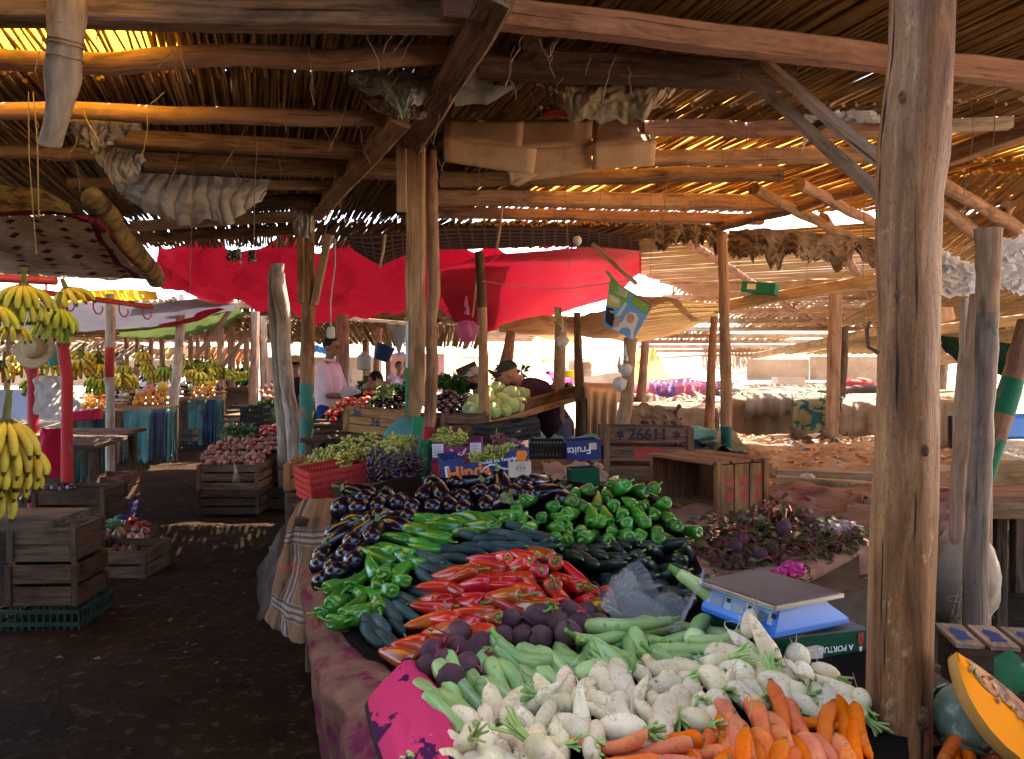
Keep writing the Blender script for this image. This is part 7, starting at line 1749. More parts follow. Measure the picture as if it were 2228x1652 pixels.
class Fig:
    """A person from joints; the body pieces are welded into one continuous skin."""
    def __init__(s, label, loc, yaw, skin, scale=1.0, group=None):
        s.M = Matrix.Translation(loc) @ Matrix.Rotation(yaw, 4, 'Z') @ Matrix.Scale(scale, 4); s.sk = skin
        s.t = thing('person', label, 'person', Vector(loc), group); s.mb = MB()
    def limb(s, pts, rad, n=12, mb=None):
        mb = mb if mb is not None else s.mb
        P = [Vector(p) for p in pts]; Q = []; rr = []
        for i in range(len(P) - 1):
            for k in range(3): Q.append(P[i].lerp(P[i + 1], k / 3)); rr.append(rad[i] * (1 - k / 3) + rad[i + 1] * k / 3)
        Q.append(P[-1]); rr.append(rad[-1]); mb.tube(Q, rr, n)
        mb.blob(P[0], rad[0] * .99, 12, 8); mb.blob(P[-1], rad[-1] * .99, 12, 8)
    def head(s, c, face, tilt=0.0, r=.092, beard=False, hair=True, hairm=None, cap=None, capm=None, glasses=False):
        """c: centre of the head; face: yaw of the face in the figure's frame."""
        c = Vector(c); T = Matrix.Translation(c) @ Matrix.Rotation(face, 4, 'Z') @ Matrix.Rotation(tilt, 4, 'X'); s.hT = T
        def B(p, rad, rot=None):
            m = MB().blob((0, 0, 0), rad, 16, 12); m.xf(T @ Matrix.Translation(Vector(p))); s.mb.merge(m)
        B((0, .008, .022), (.076, .094, .098)); B((0, -.030, -.045), (.057, .060, .070)); B((0, -.055, -.082), (.030, .028, .026))
        B((0, -.094, -.022), (.0135, .022, .018)); B((0, -.088, .004), (.011, .016, .026)); B((0, -.078, .024), (.050, .016, .012))
        for x in (-1, 1):
            B((x * .077, .012, -.012), (.012, .021, .032)); B((x * .040, -.062, -.022), (.024, .022, .022))
        B((0, -.084, -.058), (.024, .012, .009))
        pr = []
        def P(name, mb, m): mb.xf(s.M @ T); pr.append((name, mb, m))
        for x in (-1, 1):
            e = MB().blob((x * .031, -.084, .006), (.012, .006, .0065), 10, 6); P('eye', e, mat('eye', (.02, .012, .01), (.03, .02, .015), 9, .2, 0))
            b = MB().tube([(x * .012, -.093, .024), (x * .03, -.093, .029), (x * .05, -.082, .024)], [.004, .005, .003], 6); P('eyebrow', b, HAIR)
        P('mouth', MB().blob((0, -.0935, -.057), (.022, .006, .0055), 10, 6), mat('lips', (.22, .09, .07), (.26, .11, .09), 9, .5, 0))
        if hair:
            h = MB().blob((0, .022, .042), (.084, .095, .092), 22, 14, lambda a, p: 1 + .03 * fbm((math.cos(a) * 4, math.sin(a) * 4, p * 4), 1.6, 3))
            h.v = [V(q.x, q.y, q.z) if not (q.y < -.045 and q.z < .07) else V(q.x * .86, max(q.y, -.055) , max(q.z, .05)) for q in h.v]
            P('hair', h, hairm or HAIR)
        if beard:
            h = MB().blob((0, -.036, -.066), (.058, .060, .052), 16, 10); P('beard', h, HAIR)
            P('moustache', MB().tube([(-.028, -.092, -.05), (0, -.102, -.042), (.028, -.092, -.05)], [.005, .008, .005], 6), HAIR)
        if glasses:
            for x in (-1, 1):
                P('glasses_rim', MB().tube([(x * .034 + .024 * math.cos(a), -.102, .004 + .017 * math.sin(a)) for a in [2 * PI * k / 12 for k in range(13)]], .0022, 5, False), INK)
                P('glasses_arm', MB().tube([(x * .058, -.10, .008), (x * .078, -.02, .008), (x * .078, .02, 0)], .002, 5), INK)
        if cap:
            h = MB().blob((0, .010, .052), (.089, .106, .078), 22, 14); h.v = [V(q.x, q.y, max(q.z, .034)) for q in h.v]
            P('cap', h, capm)
            if cap == 'peak':
                v = MB(); v.grid(lambda u, w_: V((u - .5) * .15 * (1 - .25 * w_ * w_), -.085 - .085 * w_ * (1 - 1.6 * (u - .5) ** 2), .044 - .022 * w_ - .03 * (u - .5) ** 2 * 4 * .4), 12, 8)
                P('cap_peak', v, capm)
        s.parts = pr
    def hand(s, wrist, dirn, palm, curl=.6, side=1, ln=.085):
        """Palm, four bent fingers and a thumb from the wrist along dirn; palm: normal of the palm."""
        w = Vector(wrist); d = Vector(dirn).normalized(); n = Vector(palm).normalized(); n = (n - d * n.dot(d)).normalized(); a = d.cross(n) * side
        m = MB().blob((0, 0, 0), (.040, .047, .016), 12, 8); Mx = Matrix((a, d, n)).transposed().to_4x4(); Mx.translation = w + d * .045; s.mb.merge(m.xf(Mx))
        s.limb([w - d * .02, w + d * .03], [.025, .027], 10)
        for i, (off, l) in enumerate(((-.028, .066), (-.009, .075), (.010, .071), (.028, .055))):
            p = w + d * .085 + a * off; pts = [p]; ang = 0
            for seg in (.42, .33, .25):
                ang += curl * (.8 + .1 * i); q = d * math.cos(ang) + n * math.sin(ang); pts.append(pts[-1] + q * l * seg)
            s.limb(pts, [.0095, .009, .0085, .0075], 8)
        p = w + d * .03 - a * .034; q = (d * .6 - a * .75 + n * .3).normalized()
        s.limb([p, p + q * .035, p + q * .045 + (d * .8 + n * .5).normalized() * .03], [.012, .0105, .009], 8)
    def finish(s, clothes):
        s.mb.xf(s.M); o = obj('body', s.mb, s.sk, s.t); remeshed(o, .0095, 3)
        for nm, mb, m in s.parts: obj(nm, mb, m, s.t, angle=180)
        for nm, mb, m, th in clothes:
            mb.xf(s.M); c = obj(nm, mb, m, s.t); remeshed(c, .015, 4); 
        return s.t

def torso(F, hip, chest, neck, sh, r=(.155, .165, .15), mb=None, depth=.72, belly=0):
    """Pelvis to shoulders as one tapering trunk; sh: (left, right) shoulder joints."""
    hip, chest, neck = Vector(hip), Vector(chest), Vector(neck); m = MB()
    ax = [hip - V(0, 0, .06), hip, hip.lerp(chest, .4), hip.lerp(chest, .75), chest, chest.lerp(neck, .55), neck]
    wd = [r[0] * .9, r[0], r[1] * .94, r[1], r[2] * 1.05, r[2] * .78, .06]
    rg = []
    x = (Vector(sh[1]) - Vector(sh[0])).normalized()
    for i, (p, w_) in enumerate(zip(ax, wd)):
        t = (ax[min(i + 1, 6)] - ax[max(i - 1, 0)]).normalized(); y = t.cross(x).normalized()
        bl = belly * math.sin(PI * min(1, i / 4)) if i < 5 else 0
        rg.append([p + x * math.cos(a) * w_ + y * math.sin(a) * w_ * depth * (1 + (bl if math.sin(a) > 0 else 0)) for a in [2 * PI * k / 18 for k in range(18)]])
    m.rings(rg); (mb if mb is not None else F.mb).merge(m)

# 1. the man in the pink shirt, standing in profile and looking right, holding a white bag
pz = W(716, 800, 9.7); F = Fig('man in a pink short sleeved shirt and blue trousers holding a white plastic bag', (pz.x, pz.y, 0), math.radians(78), SKIN1, 1.045)
# figure faces -Y in its own frame; turned so that it looks to the right of the picture
hip, chest, nk = (0, 0, .93), (0, .01, 1.30), (0, .005, 1.46); sh = ((-.175, .01, 1.385), (.175, .01, 1.385))
torso(F, hip, chest, nk, sh)
F.limb([(0, .005, 1.44), (0, -.012, 1.54)], [.055, .05]); F.head((0, -.03, 1.625), -.1, .12, glasses=True)
wrL, elL = (-.13, -.42, 1.06), (-.235, -.10, 1.07); wrR, elR = (.10, -.41, 1.04), (.235, -.09, 1.06)
for s_, e, w_, sd in ((sh[0], elL, wrL, 1), (sh[1], elR, wrR, -1)):
    F.limb([s_, e, w_], [.055, .043, .028]); F.hand(w_, (Vector(w_) - Vector(e)), (0, 0, -1), .75, sd)
for x in (-1, 1):
    F.limb([(x * .095, 0, .90), (x * .10, -.01, .49), (x * .10, .03, .08)], [.088, .058, .042]); F.limb([(x * .10, .04, .04), (x * .11, -.15, .03)], [.04, .032])
shirt = MB(); torso(F, (0, -.012, .90), (0, .005, 1.30), (0, .005, 1.45), sh, (.178, .185, .172), shirt, .78, .25)
for s_, e in ((sh[0], elL), (sh[1], elR)):
    e2 = Vector(s_).lerp(Vector(e), .82); F.limb([s_, e2], [.075, .068], 14, shirt)
tr = MB()
F.limb([(0, 0, .90), (0, 0, .84)], [.15, .15], 16, tr)
for x in (-1, 1): F.limb([(x * .088, 0, .90), (x * .10, -.01, .49), (x * .10, .02, .08)], [.112, .085, .07], 14, tr)
PSH = cl('pink_shirt', (.72, .50, .54), (.80, .60, .63)); TRB = cl('royal_blue_trousers', (.015, .035, .17), (.03, .06, .25))
F.finish([('shirt', shirt, PSH, 0), ('trousers', tr, TRB, 0)])
col = MB().tube([F.M @ V(.06 * math.cos(a), .055 * math.sin(a) - .005, 1.475 + .012 * math.sin(a)) for a in [2 * PI * k / 14 for k in range(15)]], .017, 6, False); obj('collar', col, PSH, F.t)
for x in (-1, 1): obj('shoe', MB().blob(F.M @ V(x * .105, -.06, .04), (.05, .05, .045), 12, 8), INK, F.t)
hp_ = F.M @ Vector((-.10, -.50, 1.03))
bag('white plastic bag held by the man in pink', 762, 822, 866, 9.45, .12, WBAG, 9)

# 2. white T shirt and cap, leaning forward behind the far eggplants
pz = W(872, 860, 11.0); F = Fig('man in a white cap and white printed shirt bending over the far eggplants', (pz.x, pz.y, 0), math.radians(40), SKIN2, 1.0)
sh = ((-.19, -.10, 1.29), (.19, -.10, 1.29)); torso(F, (0, .08, .88), (0, -.05, 1.20), (0, -.13, 1.35), sh)
F.limb([(0, -.12, 1.33), (0, -.18, 1.42)], [.055, .05]); F.head((0, -.22, 1.49), .1, .45, hair=False, cap='round', capm=cl('white_cap', (.72, .7, .68), (.8, .78, .76)))
for s_, e, w_, sd in ((sh[0], (-.26, -.14, 1.02), (-.16, -.36, .98), 1), (sh[1], (.26, -.14, 1.02), (.14, -.38, .98), -1)):
    F.limb([s_, e, w_], [.055, .044, .029]); F.hand(w_, (Vector(w_) - Vector(e)), (0, 0, -1), .5, sd)
for x in (-1, 1): F.limb([(x * .095, .08, .88), (x * .10, .05, .47), (x * .10, .06, .05)], [.088, .06, .042])
shirt = MB(); torso(F, (0, .08, .86), (0, -.05, 1.20), (0, -.12, 1.34), sh, (.185, .19, .18), shirt, .78, .1)
for s_, e in ((sh[0], (-.26, -.14, 1.02)), (sh[1], (.26, -.14, 1.02))): F.limb([s_, Vector(s_).lerp(Vector(e), .75)], [.08, .075], 14, shirt)
tr = MB()
for x in (-1, 1): F.limb([(x * .088, .08, .88), (x * .10, .05, .47), (x * .10, .06, .08)], [.115, .085, .07], 14, tr)
F.finish([('shirt', shirt, cl('white_shirt', (.58, .58, .66), (.70, .70, .76)), 0), ('trousers', tr, DKC, 0)])
for k in range(5):
    p = F.M @ V(.02 + .03 * k - .06, -.255 + .012 * k, 1.17 - .02 * (k % 3)); obj('shirt_print', MB().blob(p, (.022, .012, .03), 10, 6), INKB, F.t)

# 3. boy whose head shows above the heap
pz = W(836, 860, 10.2); F = Fig('boy with cropped hair crouching behind the tomatoes, head lowered', (pz.x, pz.y, 0), math.radians(-70), SKIN1, .98)
sh = ((-.17, -.04, 1.09), (.17, -.04, 1.09)); torso(F, (0, .05, .66), (0, 0, 1.0), (0, -.05, 1.15), sh)
F.limb([(0, -.05, 1.13), (0, -.09, 1.22)], [.052, .048]); F.head((0, -.12, 1.30), 0, .25)
for x in (-1, 1):
    s_ = sh[0] if x < 0 else sh[1]; e = (x * .24, -.06, .82); w_ = (x * .14, -.28, .80)
    F.limb([s_, e, w_], [.052, .042, .028]); F.hand(w_, Vector(w_) - Vector(e), (0, 0, -1), .5, -x)
    F.limb([(x * .10, .02, .64), (x * .14, -.33, .60), (x * .13, -.22, .06)], [.085, .06, .042])
shirt = MB(); torso(F, (0, .05, .64), (0, 0, 1.0), (0, -.05, 1.14), sh, (.18, .18, .17), shirt)
F.finish([('shirt', shirt, cl('rust_shirt', (.20, .09, .06), (.28, .13, .09)), 0)])

# 4. man in a green sports shirt sitting behind the cabbages
pz = W(1041, 870, 8.4); F = Fig('bearded man in a pale cap and green sports shirt sitting behind the cabbages', (pz.x, pz.y, 0), math.radians(-38), SKIN1, .98)
sh = ((-.19, -.01, 1.12), (.19, -.01, 1.12)); torso(F, (0, .04, .62), (0, .01, 1.03), (0, -.01, 1.19), sh)
F.limb([(0, -.01, 1.17), (0, -.03, 1.28)], [.056, .05]); F.head((0, -.045, 1.365), -.15, -.05, beard=True, hair=False, cap='peak', capm=cl('pale_cap', (.42, .36, .32), (.52, .46, .42)))
for x in (-1, 1):
    s_ = sh[0] if x < 0 else sh[1]; e = (x * .27, -.05, .84); w_ = (x * .16, -.28, .76)
    F.limb([s_, e, w_], [.055, .044, .029]); F.hand(w_, Vector(w_) - Vector(e), (0, 0, -1), .5, -x)
    F.limb([(x * .10, .02, .60), (x * .14, -.36, .56), (x * .13, -.30, .06)], [.088, .062, .042])
shirt = MB(); torso(F, (0, .04, .60), (0, .01, 1.03), (0, -.01, 1.18), sh, (.19, .195, .185), shirt)
for x in (-1, 1): F.limb([sh[0] if x < 0 else sh[1], (x * .255, -.045, .90)], [.08, .07], 14, shirt)
GSH = cl('green_sports_shirt', (.01, .20, .09), (.02, .27, .13))
F.finish([('shirt', shirt, GSH, 0), ])
WH = cl('white_trim', (.6, .62, .66), (.7, .72, .76))
for x in (-1, 1): obj('shoulder_stripe', MB().tube([F.M @ V(x * .13, .0, 1.20), F.M @ V(x * .20, -.01, 1.185), F.M @ V(x * .262, -.02, 1.11), F.M @ V(x * .285, -.03, 1.0)], .014, 6), WH, F.t)
obj('chest_band', MB().tube([F.M @ V(x, -.155 + abs(x) * .25, .97) for x in (-.13, -.06, 0, .06, .13)], .022, 6), WH, F.t)
obj('cap_badge', MB().tube([F.M @ (F.hT @ V(x, y, z)) for x, y, z in ((-.025, -.102, .075), (-.025, -.082, .115), (.012, -.082, .115), (.024, -.093, .095), (.012, -.102, .075), (-.025, -.102, .075))], .005, 5), INKB, F.t)

# 5. old man in a dark jacket and cap, stooping to the left
pz = W(1195, 900, 7.9); F = Fig('old man in a dark jacket and peaked cap stooping over the wooden tray', (pz.x, pz.y, 0), math.radians(-80), SKIN2, 1.0)
sh = ((-.18, -.24, 1.27), (.18, -.24, 1.27)); torso(F, (0, .10, .90), (0, -.14, 1.20), (0, -.28, 1.30), sh)
F.limb([(0, -.27, 1.28), (0, -.36, 1.35)], [.056, .052]); F.head((0, -.42, 1.39), 0, .30, hair=False, cap='peak', capm=cl('dark_grey_cap', (.03, .03, .035), (.06, .06, .065)))
JK = cl('plum_jacket', (.032, .016, .026), (.06, .03, .045))
jk = MB(); torso(F, (0, .10, .84), (0, -.14, 1.20), (0, -.27, 1.30), sh, (.20, .21, .195), jk, .82)
for x in (-1, 1):
    s_ = sh[0] if x < 0 else sh[1]; e = (x * .27, -.24, .98); w_ = (x * .18, -.44, .86)
    F.limb([s_, e, w_], [.055, .045, .03]); F.hand(w_, Vector(w_) - Vector(e), (0, 0, -1), .5, -x); F.limb([s_, e, Vector(e).lerp(Vector(w_), .85)], [.085, .07, .055], 14, jk)
    F.limb([(x * .095, .10, .88), (x * .10, .08, .47), (x * .10, .10, .05)], [.088, .06, .042])
tr = MB()
for x in (-1, 1): F.limb([(x * .09, .10, .88), (x * .11, .07, .47), (x * .10, .09, .06)], [.115, .088, .075], 14, tr)
F.finish([('jacket', jk, JK, 0), ('trousers', tr, cl('slate_trousers', (.07, .06, .09), (.12, .10, .14)), 0)])
obj('jacket_stripe', MB().tube([F.M @ V(-.215, -.2, 1.26), F.M @ V(-.27, -.17, 1.16), F.M @ V(-.31, -.2, 1.02)], .006, 5), WH, F.t)
# 6. people far off in the glare
def walker(label, X, d, yaw, c, top=1.7, group=None, skin=SKIN1):
    pz = W(X, 800, d); F = Fig(label, (pz.x, pz.y, 0), yaw, skin, top / 1.74, group)
    sh = ((-.18, 0, 1.40), (.18, 0, 1.40)); torso(F, (0, 0, .92), (0, 0, 1.30), (0, 0, 1.47), sh, (.17, .18, .17))
    F.limb([(0, 0, 1.45), (0, -.01, 1.55)], [.055, .05]); F.head((0, -.02, 1.64), 0)
    for x in (-1, 1):
        s_ = sh[0] if x < 0 else sh[1]; e = (x * .24, .02, 1.12); w_ = (x * .25, -.12, .88); F.limb([s_, e, w_], [.062, .05, .032]); F.hand(w_, (0, -.3, -1), (-x, 0, 0), .4, x)
        F.limb([(x * .09, 0, .92), (x * .1, -.04 * x, .48), (x * .1, .05 * x, .04)], [.10, .075, .055])
    sm = MB(); torso(F, (0, 0, .88), (0, 0, 1.30), (0, 0, 1.46), sh, (.20, .20, .19), sm)
    for x in (-1, 1): F.limb([sh[0] if x < 0 else sh[1], (x * .24, .02, 1.15)], [.085, .075], 12, sm)
    tr = MB()
    for x in (-1, 1): F.limb([(x * .085, 0, .94), (x * .1, -.04 * x, .48), (x * .1, .05 * x, .07)], [.125, .095, .085], 12, tr)
    F.finish([('top', sm, c, 0), ('trousers', tr, DKC, 0)])
walker('distant person in a pale shirt behind the red painted post', 258, 15.5, .6, cl('pale_check_shirt', (.4, .45, .52), (.52, .56, .62)))
walker('distant person in a dark blue top among the hanging bananas', 300, 17, -.5, cl('navy_top', (.02, .03, .10), (.04, .05, .15)), 1.5)
walker('distant dark figure in the glare at the end of the aisle', 518, 30, .2, cl('black_coat', (.02, .02, .02), (.03, .03, .03)))
walker('second distant dark figure in the glare beside the orange canvas', 530, 32, 2.2, cl('dark_brown_coat', (.04, .025, .02), (.05, .03, .025)))
walker('person in a dark coat and straw coloured hat behind the teal post', 643, 11.5, 2.8, cl('charcoal_coat', (.015, .014, .014), (.03, .028, .028)), 1.6)
pz = W(643, 762, 11.5); tag(obj('straw_hat', MB().lathe([(0, .17), (.012, .165), (.014, .10), (.09, .085), (.10, .02)], 20).xf(Matrix.Translation((pz.x, pz.y, 1.53))), mat('straw', (.36, .25, .12), (.5, .37, .2), 30, .9, .3, kind='obj')), 'straw coloured hat on the person in the dark coat', 'hat')
walker('distant person in navy seen between the thin posts', 868, 16, .4, cl('deep_navy_top', (.015, .025, .09), (.03, .045, .13)), 1.55)
# ------------------------------------------------------------------ second stall: tomatoes, eggplants, cabbages
TOM = gloss('tomato_skin', (.50, .025, .012), (.66, .06, .02), .2, 9, .15, .012, .4)
ONI = gloss('onion_skin_glossy', (.24, .075, .055), (.42, .19, .11), .4, 7, .3, .02, .15, stain=(.50, .30, .17), sthr=(.55, .7), sscale=30)
def T_tom(r=.034):
    m = MB().lathe([(-r * .86, .002), (-r * .82, r * .4), (-r * .5, r * .86), (0, r), (r * .5, r * .86), (r * .76, r * .5), (r * .72, r * .12), (r * .70, .001)], 14, lambda a, z: 1 + .025 * math.cos(5 * a))
    s = MB()
    for k in range(5):
        a = 2 * PI * k / 5; s.tube([V(0, 0, r * .73), V(math.cos(a) * r * .3, math.sin(a) * r * .3, r * .8), V(math.cos(a) * r * .6, math.sin(a) * r * .6, r * .74)], [.003, .003, .001], 4)
    return ('tomato', m.mesh('tomato', TOM, angle=180), [('calyx', s.mesh('calyx', V_STEM))])
def T_oni(r=.036):
    q = R(.85, 1.05)
    m = MB().lathe([(-r * q, .003), (-r * .9 * q, r * .35), (-r * .5 * q, r * .86), (0, r), (r * .45 * q, r * .85), (r * .8 * q, r * .45), (r * 1.05 * q, r * .16), (r * 1.4 * q, r * .09), (r * 1.6 * q, r * .03)], 14, lambda a, z: 1 + .015 * math.cos(9 * a))
    s = MB()
    for k in range(5): s.tube([V(0, 0, -r * q * .95), V(R(-.012, .012), R(-.012, .012), -r * q - .012), V(R(-.03, .03), R(-.03, .03), -r * q - .02)], [.0012, .001, .0005], 4)
    return ('onion', m.mesh('onion', ONI, angle=180), [('roots', s.mesh('roots', V_ROOT))])
TOMS = [T_tom() for i in range(3)]; ONIS = [T_oni() for i in range(4)]
def pile(poly, sx, sy, temps, depth, axis, label, cat, group, jit=.2, axj=.4, sc=(.9, 1.1)):
    xs = [p[0] for p in poly]; ys = [p[1] for p in poly]; y = max(ys) - sy * .3; r = 0
    while y > min(ys):
        x = min(xs) + (sx * .5 if r % 2 else 0)
        while x < max(xs):
            X, Y = x + R(-jit, jit) * sx, y + R(-jit, jit) * sy
            if inpoly(X, Y, poly):
                a = Vector(axis) + V(R(-axj, axj), R(-axj, axj), R(-axj, axj)); s = R(*sc)
                put(random.choice(temps), aim(W(X, Y, depth(X, Y) + R(-.01, .01)), a, R(0, 6.3), s), label, cat, group)
            x += sx
        y -= sy; r += 1
def mound(label, poly, depth, m, off=.03, name='heap_base', n=(16, 10)):
    """What the pile rests on: a dark cloth mound just under it."""
    xs = [p[0] for p in poly]; ys = [p[1] for p in poly]; y0, y1 = max(ys), min(ys)
    def span(Y):
        xx = [x for x in np.linspace(min(xs), max(xs), 60) if inpoly(x, Y, poly)]
        return (min(xx), max(xx)) if xx else (sum(xs) / len(xs),) * 2
    def fn(u, v):
        Y = y0 - (y0 - y1) * (.02 + .96 * v); a, b = span(Y); X = a + (b - a) * u
        return W(X, Y, depth(X, Y) + off)
    return tag(obj(name, MB().grid(fn, *n), m, angle=180), label, 'cloth')
tp = [(694, 912), (715, 893), (745, 868), (800, 850), (832, 858), (838, 876), (790, 892), (752, 903), (735, 918)]
dt = lambda X, Y: 7.05 + (915 - Y) * .018
pile(tp, 15.5, 11.5, TOMS, dt, (0, -.3, 1), 'shiny red tomato in the heap behind the crate numbered 36', 'tomato', 'tomatoes heaped behind the numbered crate', sc=(.95, 1.15))
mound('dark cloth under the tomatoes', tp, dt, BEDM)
ep = [(802, 900), (805, 878), (830, 856), (868, 838), (905, 836), (905, 905)]
de = lambda X, Y: 7.0 + (905 - Y) * .017
FE = [T_egg(i) for i in range(3)]
pile(ep, 20, 10.5, FE, de, (0, 1, .15), 'glossy eggplant in the far stacked heap left of the sawn post', 'eggplant', 'far eggplants left of the posts', axj=.2)
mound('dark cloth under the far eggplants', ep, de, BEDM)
ep2 = [(950, 900), (952, 858), (975, 848), (1005, 862), (1024, 895), (1020, 902)]
de2 = lambda X, Y: 6.9 + (905 - Y) * .017
pile(ep2, 20, 10.5, FE, de2, (0, 1, .15), 'glossy eggplant in the far heap between the round pole and the cabbages', 'eggplant', 'far eggplants right of the posts', axj=.2)
mound('dark cloth under the eggplants right of the posts', ep2, de2, BEDM)
pp_ = [(795, 900), (808, 868), (840, 842), (880, 830), (896, 836), (860, 846), (828, 866), (812, 898)]
pile(pp_, 17, 11, GRN, lambda X, Y: 6.95 + (905 - Y) * .016, (.6, -.5, .2), 'small green pepper along the edge of the far eggplants', 'pepper', 'green peppers beside the far eggplants', sc=(.9, 1.15))
for X, Y in ((800, 842), (815, 840), (826, 836), (842, 838)):
    put(random.choice(ONIS), aim(W(X, Y, 8.6), (R(-1, 1), -.3, .7), 0, 1.5), 'reddish brown tuber behind the tomatoes', 'potato', 'tubers behind the tomatoes')
table('board table under the tomatoes and far eggplants', [Z(-1.75, 6.7, .86), Z(-.25, 6.7, .86), Z(-.3, 8.6, 1.0), Z(-2.0, 8.6, 1.0)], W_DARK, boards=5)
table('board table under the eggplants right of the posts', [Z(-.75, 6.6, .86), Z(-.1, 6.6, .86), Z(-.15, 8.0, 1.0), Z(-.9, 8.0, 1.0)], W_DARK, boards=4)
# herbs behind, dark green heaps
def herb(label, poly, d, m, n=260, L=.09, grp=None):
    mb = MB(); k = 0
    xs = [p[0] for p in poly]; ys = [p[1] for p in poly]
    while k < n:
        X, Y = R(min(xs), max(xs)), R(min(ys), max(ys))
        if not inpoly(X, Y, poly): continue
        k += 1; p = W(X, Y, d + R(-.15, .15)); leafmesh(mb, p, V(R(-1, 1), R(-1, .3), R(-.3, .8)).normalized(), V(R(-.3, .3), -.6, .7).normalized(), L * R(.6, 1.2), L * R(.12, .25))
    mb2 = MB(); c = W(sum(xs) / len(xs), max(ys), d + .2); w_ = (max(xs) - min(xs)) / FX * d
    mb.blob(c, (w_ * .42, .2, (max(ys) - min(ys)) / FX * d * .75), 14, 8)
    return tag(obj('herb_heap', mb, m, angle=180), label, 'herbs', grp)
HERB = gloss('fresh_herb', (.02, .08, .012), (.05, .16, .03), .6, 14, .2, .02, 0)
HERBY = gloss('light_herb', (.16, .20, .06), (.28, .32, .12), .6, 14, .2, .02, 0)
herb('dark green herbs heaped behind the eggplants right of the posts', [(950, 845), (960, 825), (1000, 820), (1020, 840), (1020, 865), (980, 858)], 8.8, HERB)
herb('feathery green herbs heaped behind the boy', [(775, 845), (790, 828), (830, 828), (850, 850), (810, 860)], 10.8, HERB)
herb('pale feathery stalks beside the boy', [(822, 858), (835, 845), (850, 850), (845, 868)], 7.6, HERBY, 90)
herb('leafy bunch heaped right of the cap of the seated man', [(1070, 815), (1090, 802), (1150, 806), (1150, 835), (1080, 838)], 9.3, HERB, 200)
# cabbages in the wooden tray
cp = [(1030, 880), (1040, 855), (1075, 842), (1110, 846), (1150, 862), (1140, 880), (1095, 895), (1050, 905)]
for X, Y, d, s in ((1080, 850, 7.5, 1.12), (1112, 858, 7.4, 1.0), (1132, 862, 7.6, 1.08), (1148, 872, 7.7, .9), (1062, 872, 7.0, 1.0), (1090, 872, 7.05, .95), (1035, 875, 6.9, .9), (1040, 896, 6.7, .95), (1072, 893, 6.75, .85), (1108, 882, 6.9, .9), (1125, 885, 7.0, .7), (1022, 888, 6.8, .7), (1098, 893, 6.8, .7), (1058, 858, 7.4, .9), (1130, 878, 7.2, .8), (1082, 884, 6.9, .8)):
    put(random.choice(CAB), aim(W(X, Y, d), (R(-.5, .5), R(-.5, .5), 1), R(0, 6), s), 'pale green cabbage piled in the sloping wooden tray', 'cabbage', 'cabbages in the wooden tray')
put(T_cab(gloss('dark_melon_skin', (.02, .035, .02), (.05, .075, .04), .5, 9, 0, 0, .1), .075, 'dark_cabbage'), aim(W(1103, 832, 7.9), (0, 0, 1)), 'dark green round squash behind the cabbages', 'squash', None)
bag('clear bag of red tomatoes beside the cabbages', 1135, 826, 856, 7.7, .10, mat('red_goods_bag', (.42, .06, .08), (.62, .30, .30), 14, .4, .4, .4, kind='obj', trans=.2), 12)
tr_ = thing('display_tray', 'sloping wooden display tray with raised edge boards under the cabbages', 'tray', Z(.1, 7.2, 0))
obj('front_board', MB().beam(W(1018, 920, 6.5), W(1250, 852, 7.9), .05, .11, seg=10), W_DARK, tr_)
obj('under_board', MB().beam(W(1060, 926, 6.5), W(1250, 868, 7.9), .05, .05, seg=10), W_BEAM, tr_)
obj('rear_board', MB().beam(W(1010, 868, 8.0), W(1238, 838, 8.9), .05, .06, seg=8), W_BEAM, tr_)
obj('side_board', MB().beam(W(1250, 852, 7.9), W(1238, 838, 8.9), .05, .06), W_BEAM, tr_)
a, b, c_, d_ = W(1020, 908, 6.55), W(1248, 862, 7.9), W(1238, 846, 8.9), W(1010, 880, 8.0)
obj('tray_floor', MB().grid(lambda u, v: a.lerp(b, u).lerp(d_.lerp(c_, u), v), 12, 8, 1.2, 1.2), W_DARK, tr_)
for X, Y, d in ((1080, 905, 6.75), (1160, 890, 7.2), (1222, 876, 7.75), (1110, 900, 6.95), (1200, 866, 8.6)):
    p = W(X, Y, d); obj('leg', MB().beam(V(p.x, p.y, 0), p, .055, .05), W_LOG if X == 1222 else W_DARK, tr_)
rag('scraps of brown paper and cloth lying in the tray', [(1160, 868, 7.9), (1230, 858, 8.1), (1222, 845, 8.6), (1165, 850, 8.3)], BURLAP, .05, seed=61)
tag(obj('yellow_pail', MB().tube([W(1242, 822, 12.5), W(1242, 806, 12.5)], [.10, .13], 16), mat('yellow_plastic', (.75, .5, .01), (.8, .55, .02), 9, .4, 0)), 'bright yellow pail in the sun behind the twisted pole', 'pail')
tag(obj('yellow_pail', MB().tube([W(1252, 822, 12.9), W(1252, 808, 12.9)], [.08, .09], 16), mat('yellow_plastic_b', (.75, .5, .01), (.8, .55, .02), 9, .4, 0)), 'second yellow pail partly hidden by the twisted pole', 'pail')
rag('magenta cloth lying in the sun left of the yellow pail', [(1195, 835, 13), (1245, 832, 13), (1240, 805, 14), (1200, 805, 14)], mat('magenta_cloth', (.55, .03, .12), (.65, .06, .18), 4, .9, .2, .1), .15, seed=66)
rag('red sheet on the sunlit stall left of the rose cloth', [(1335, 872, 9.4), (1375, 872, 9.4), (1372, 855, 10), (1340, 855, 10)], REDB, .08, seed=69)
table('sunlit stall top covered with pale cloth behind the tan drape', [W(1270, 850, 10), W(1400, 856, 9.6), W(1440, 838, 14), W(1290, 836, 14)], W_PALE, boards=3)
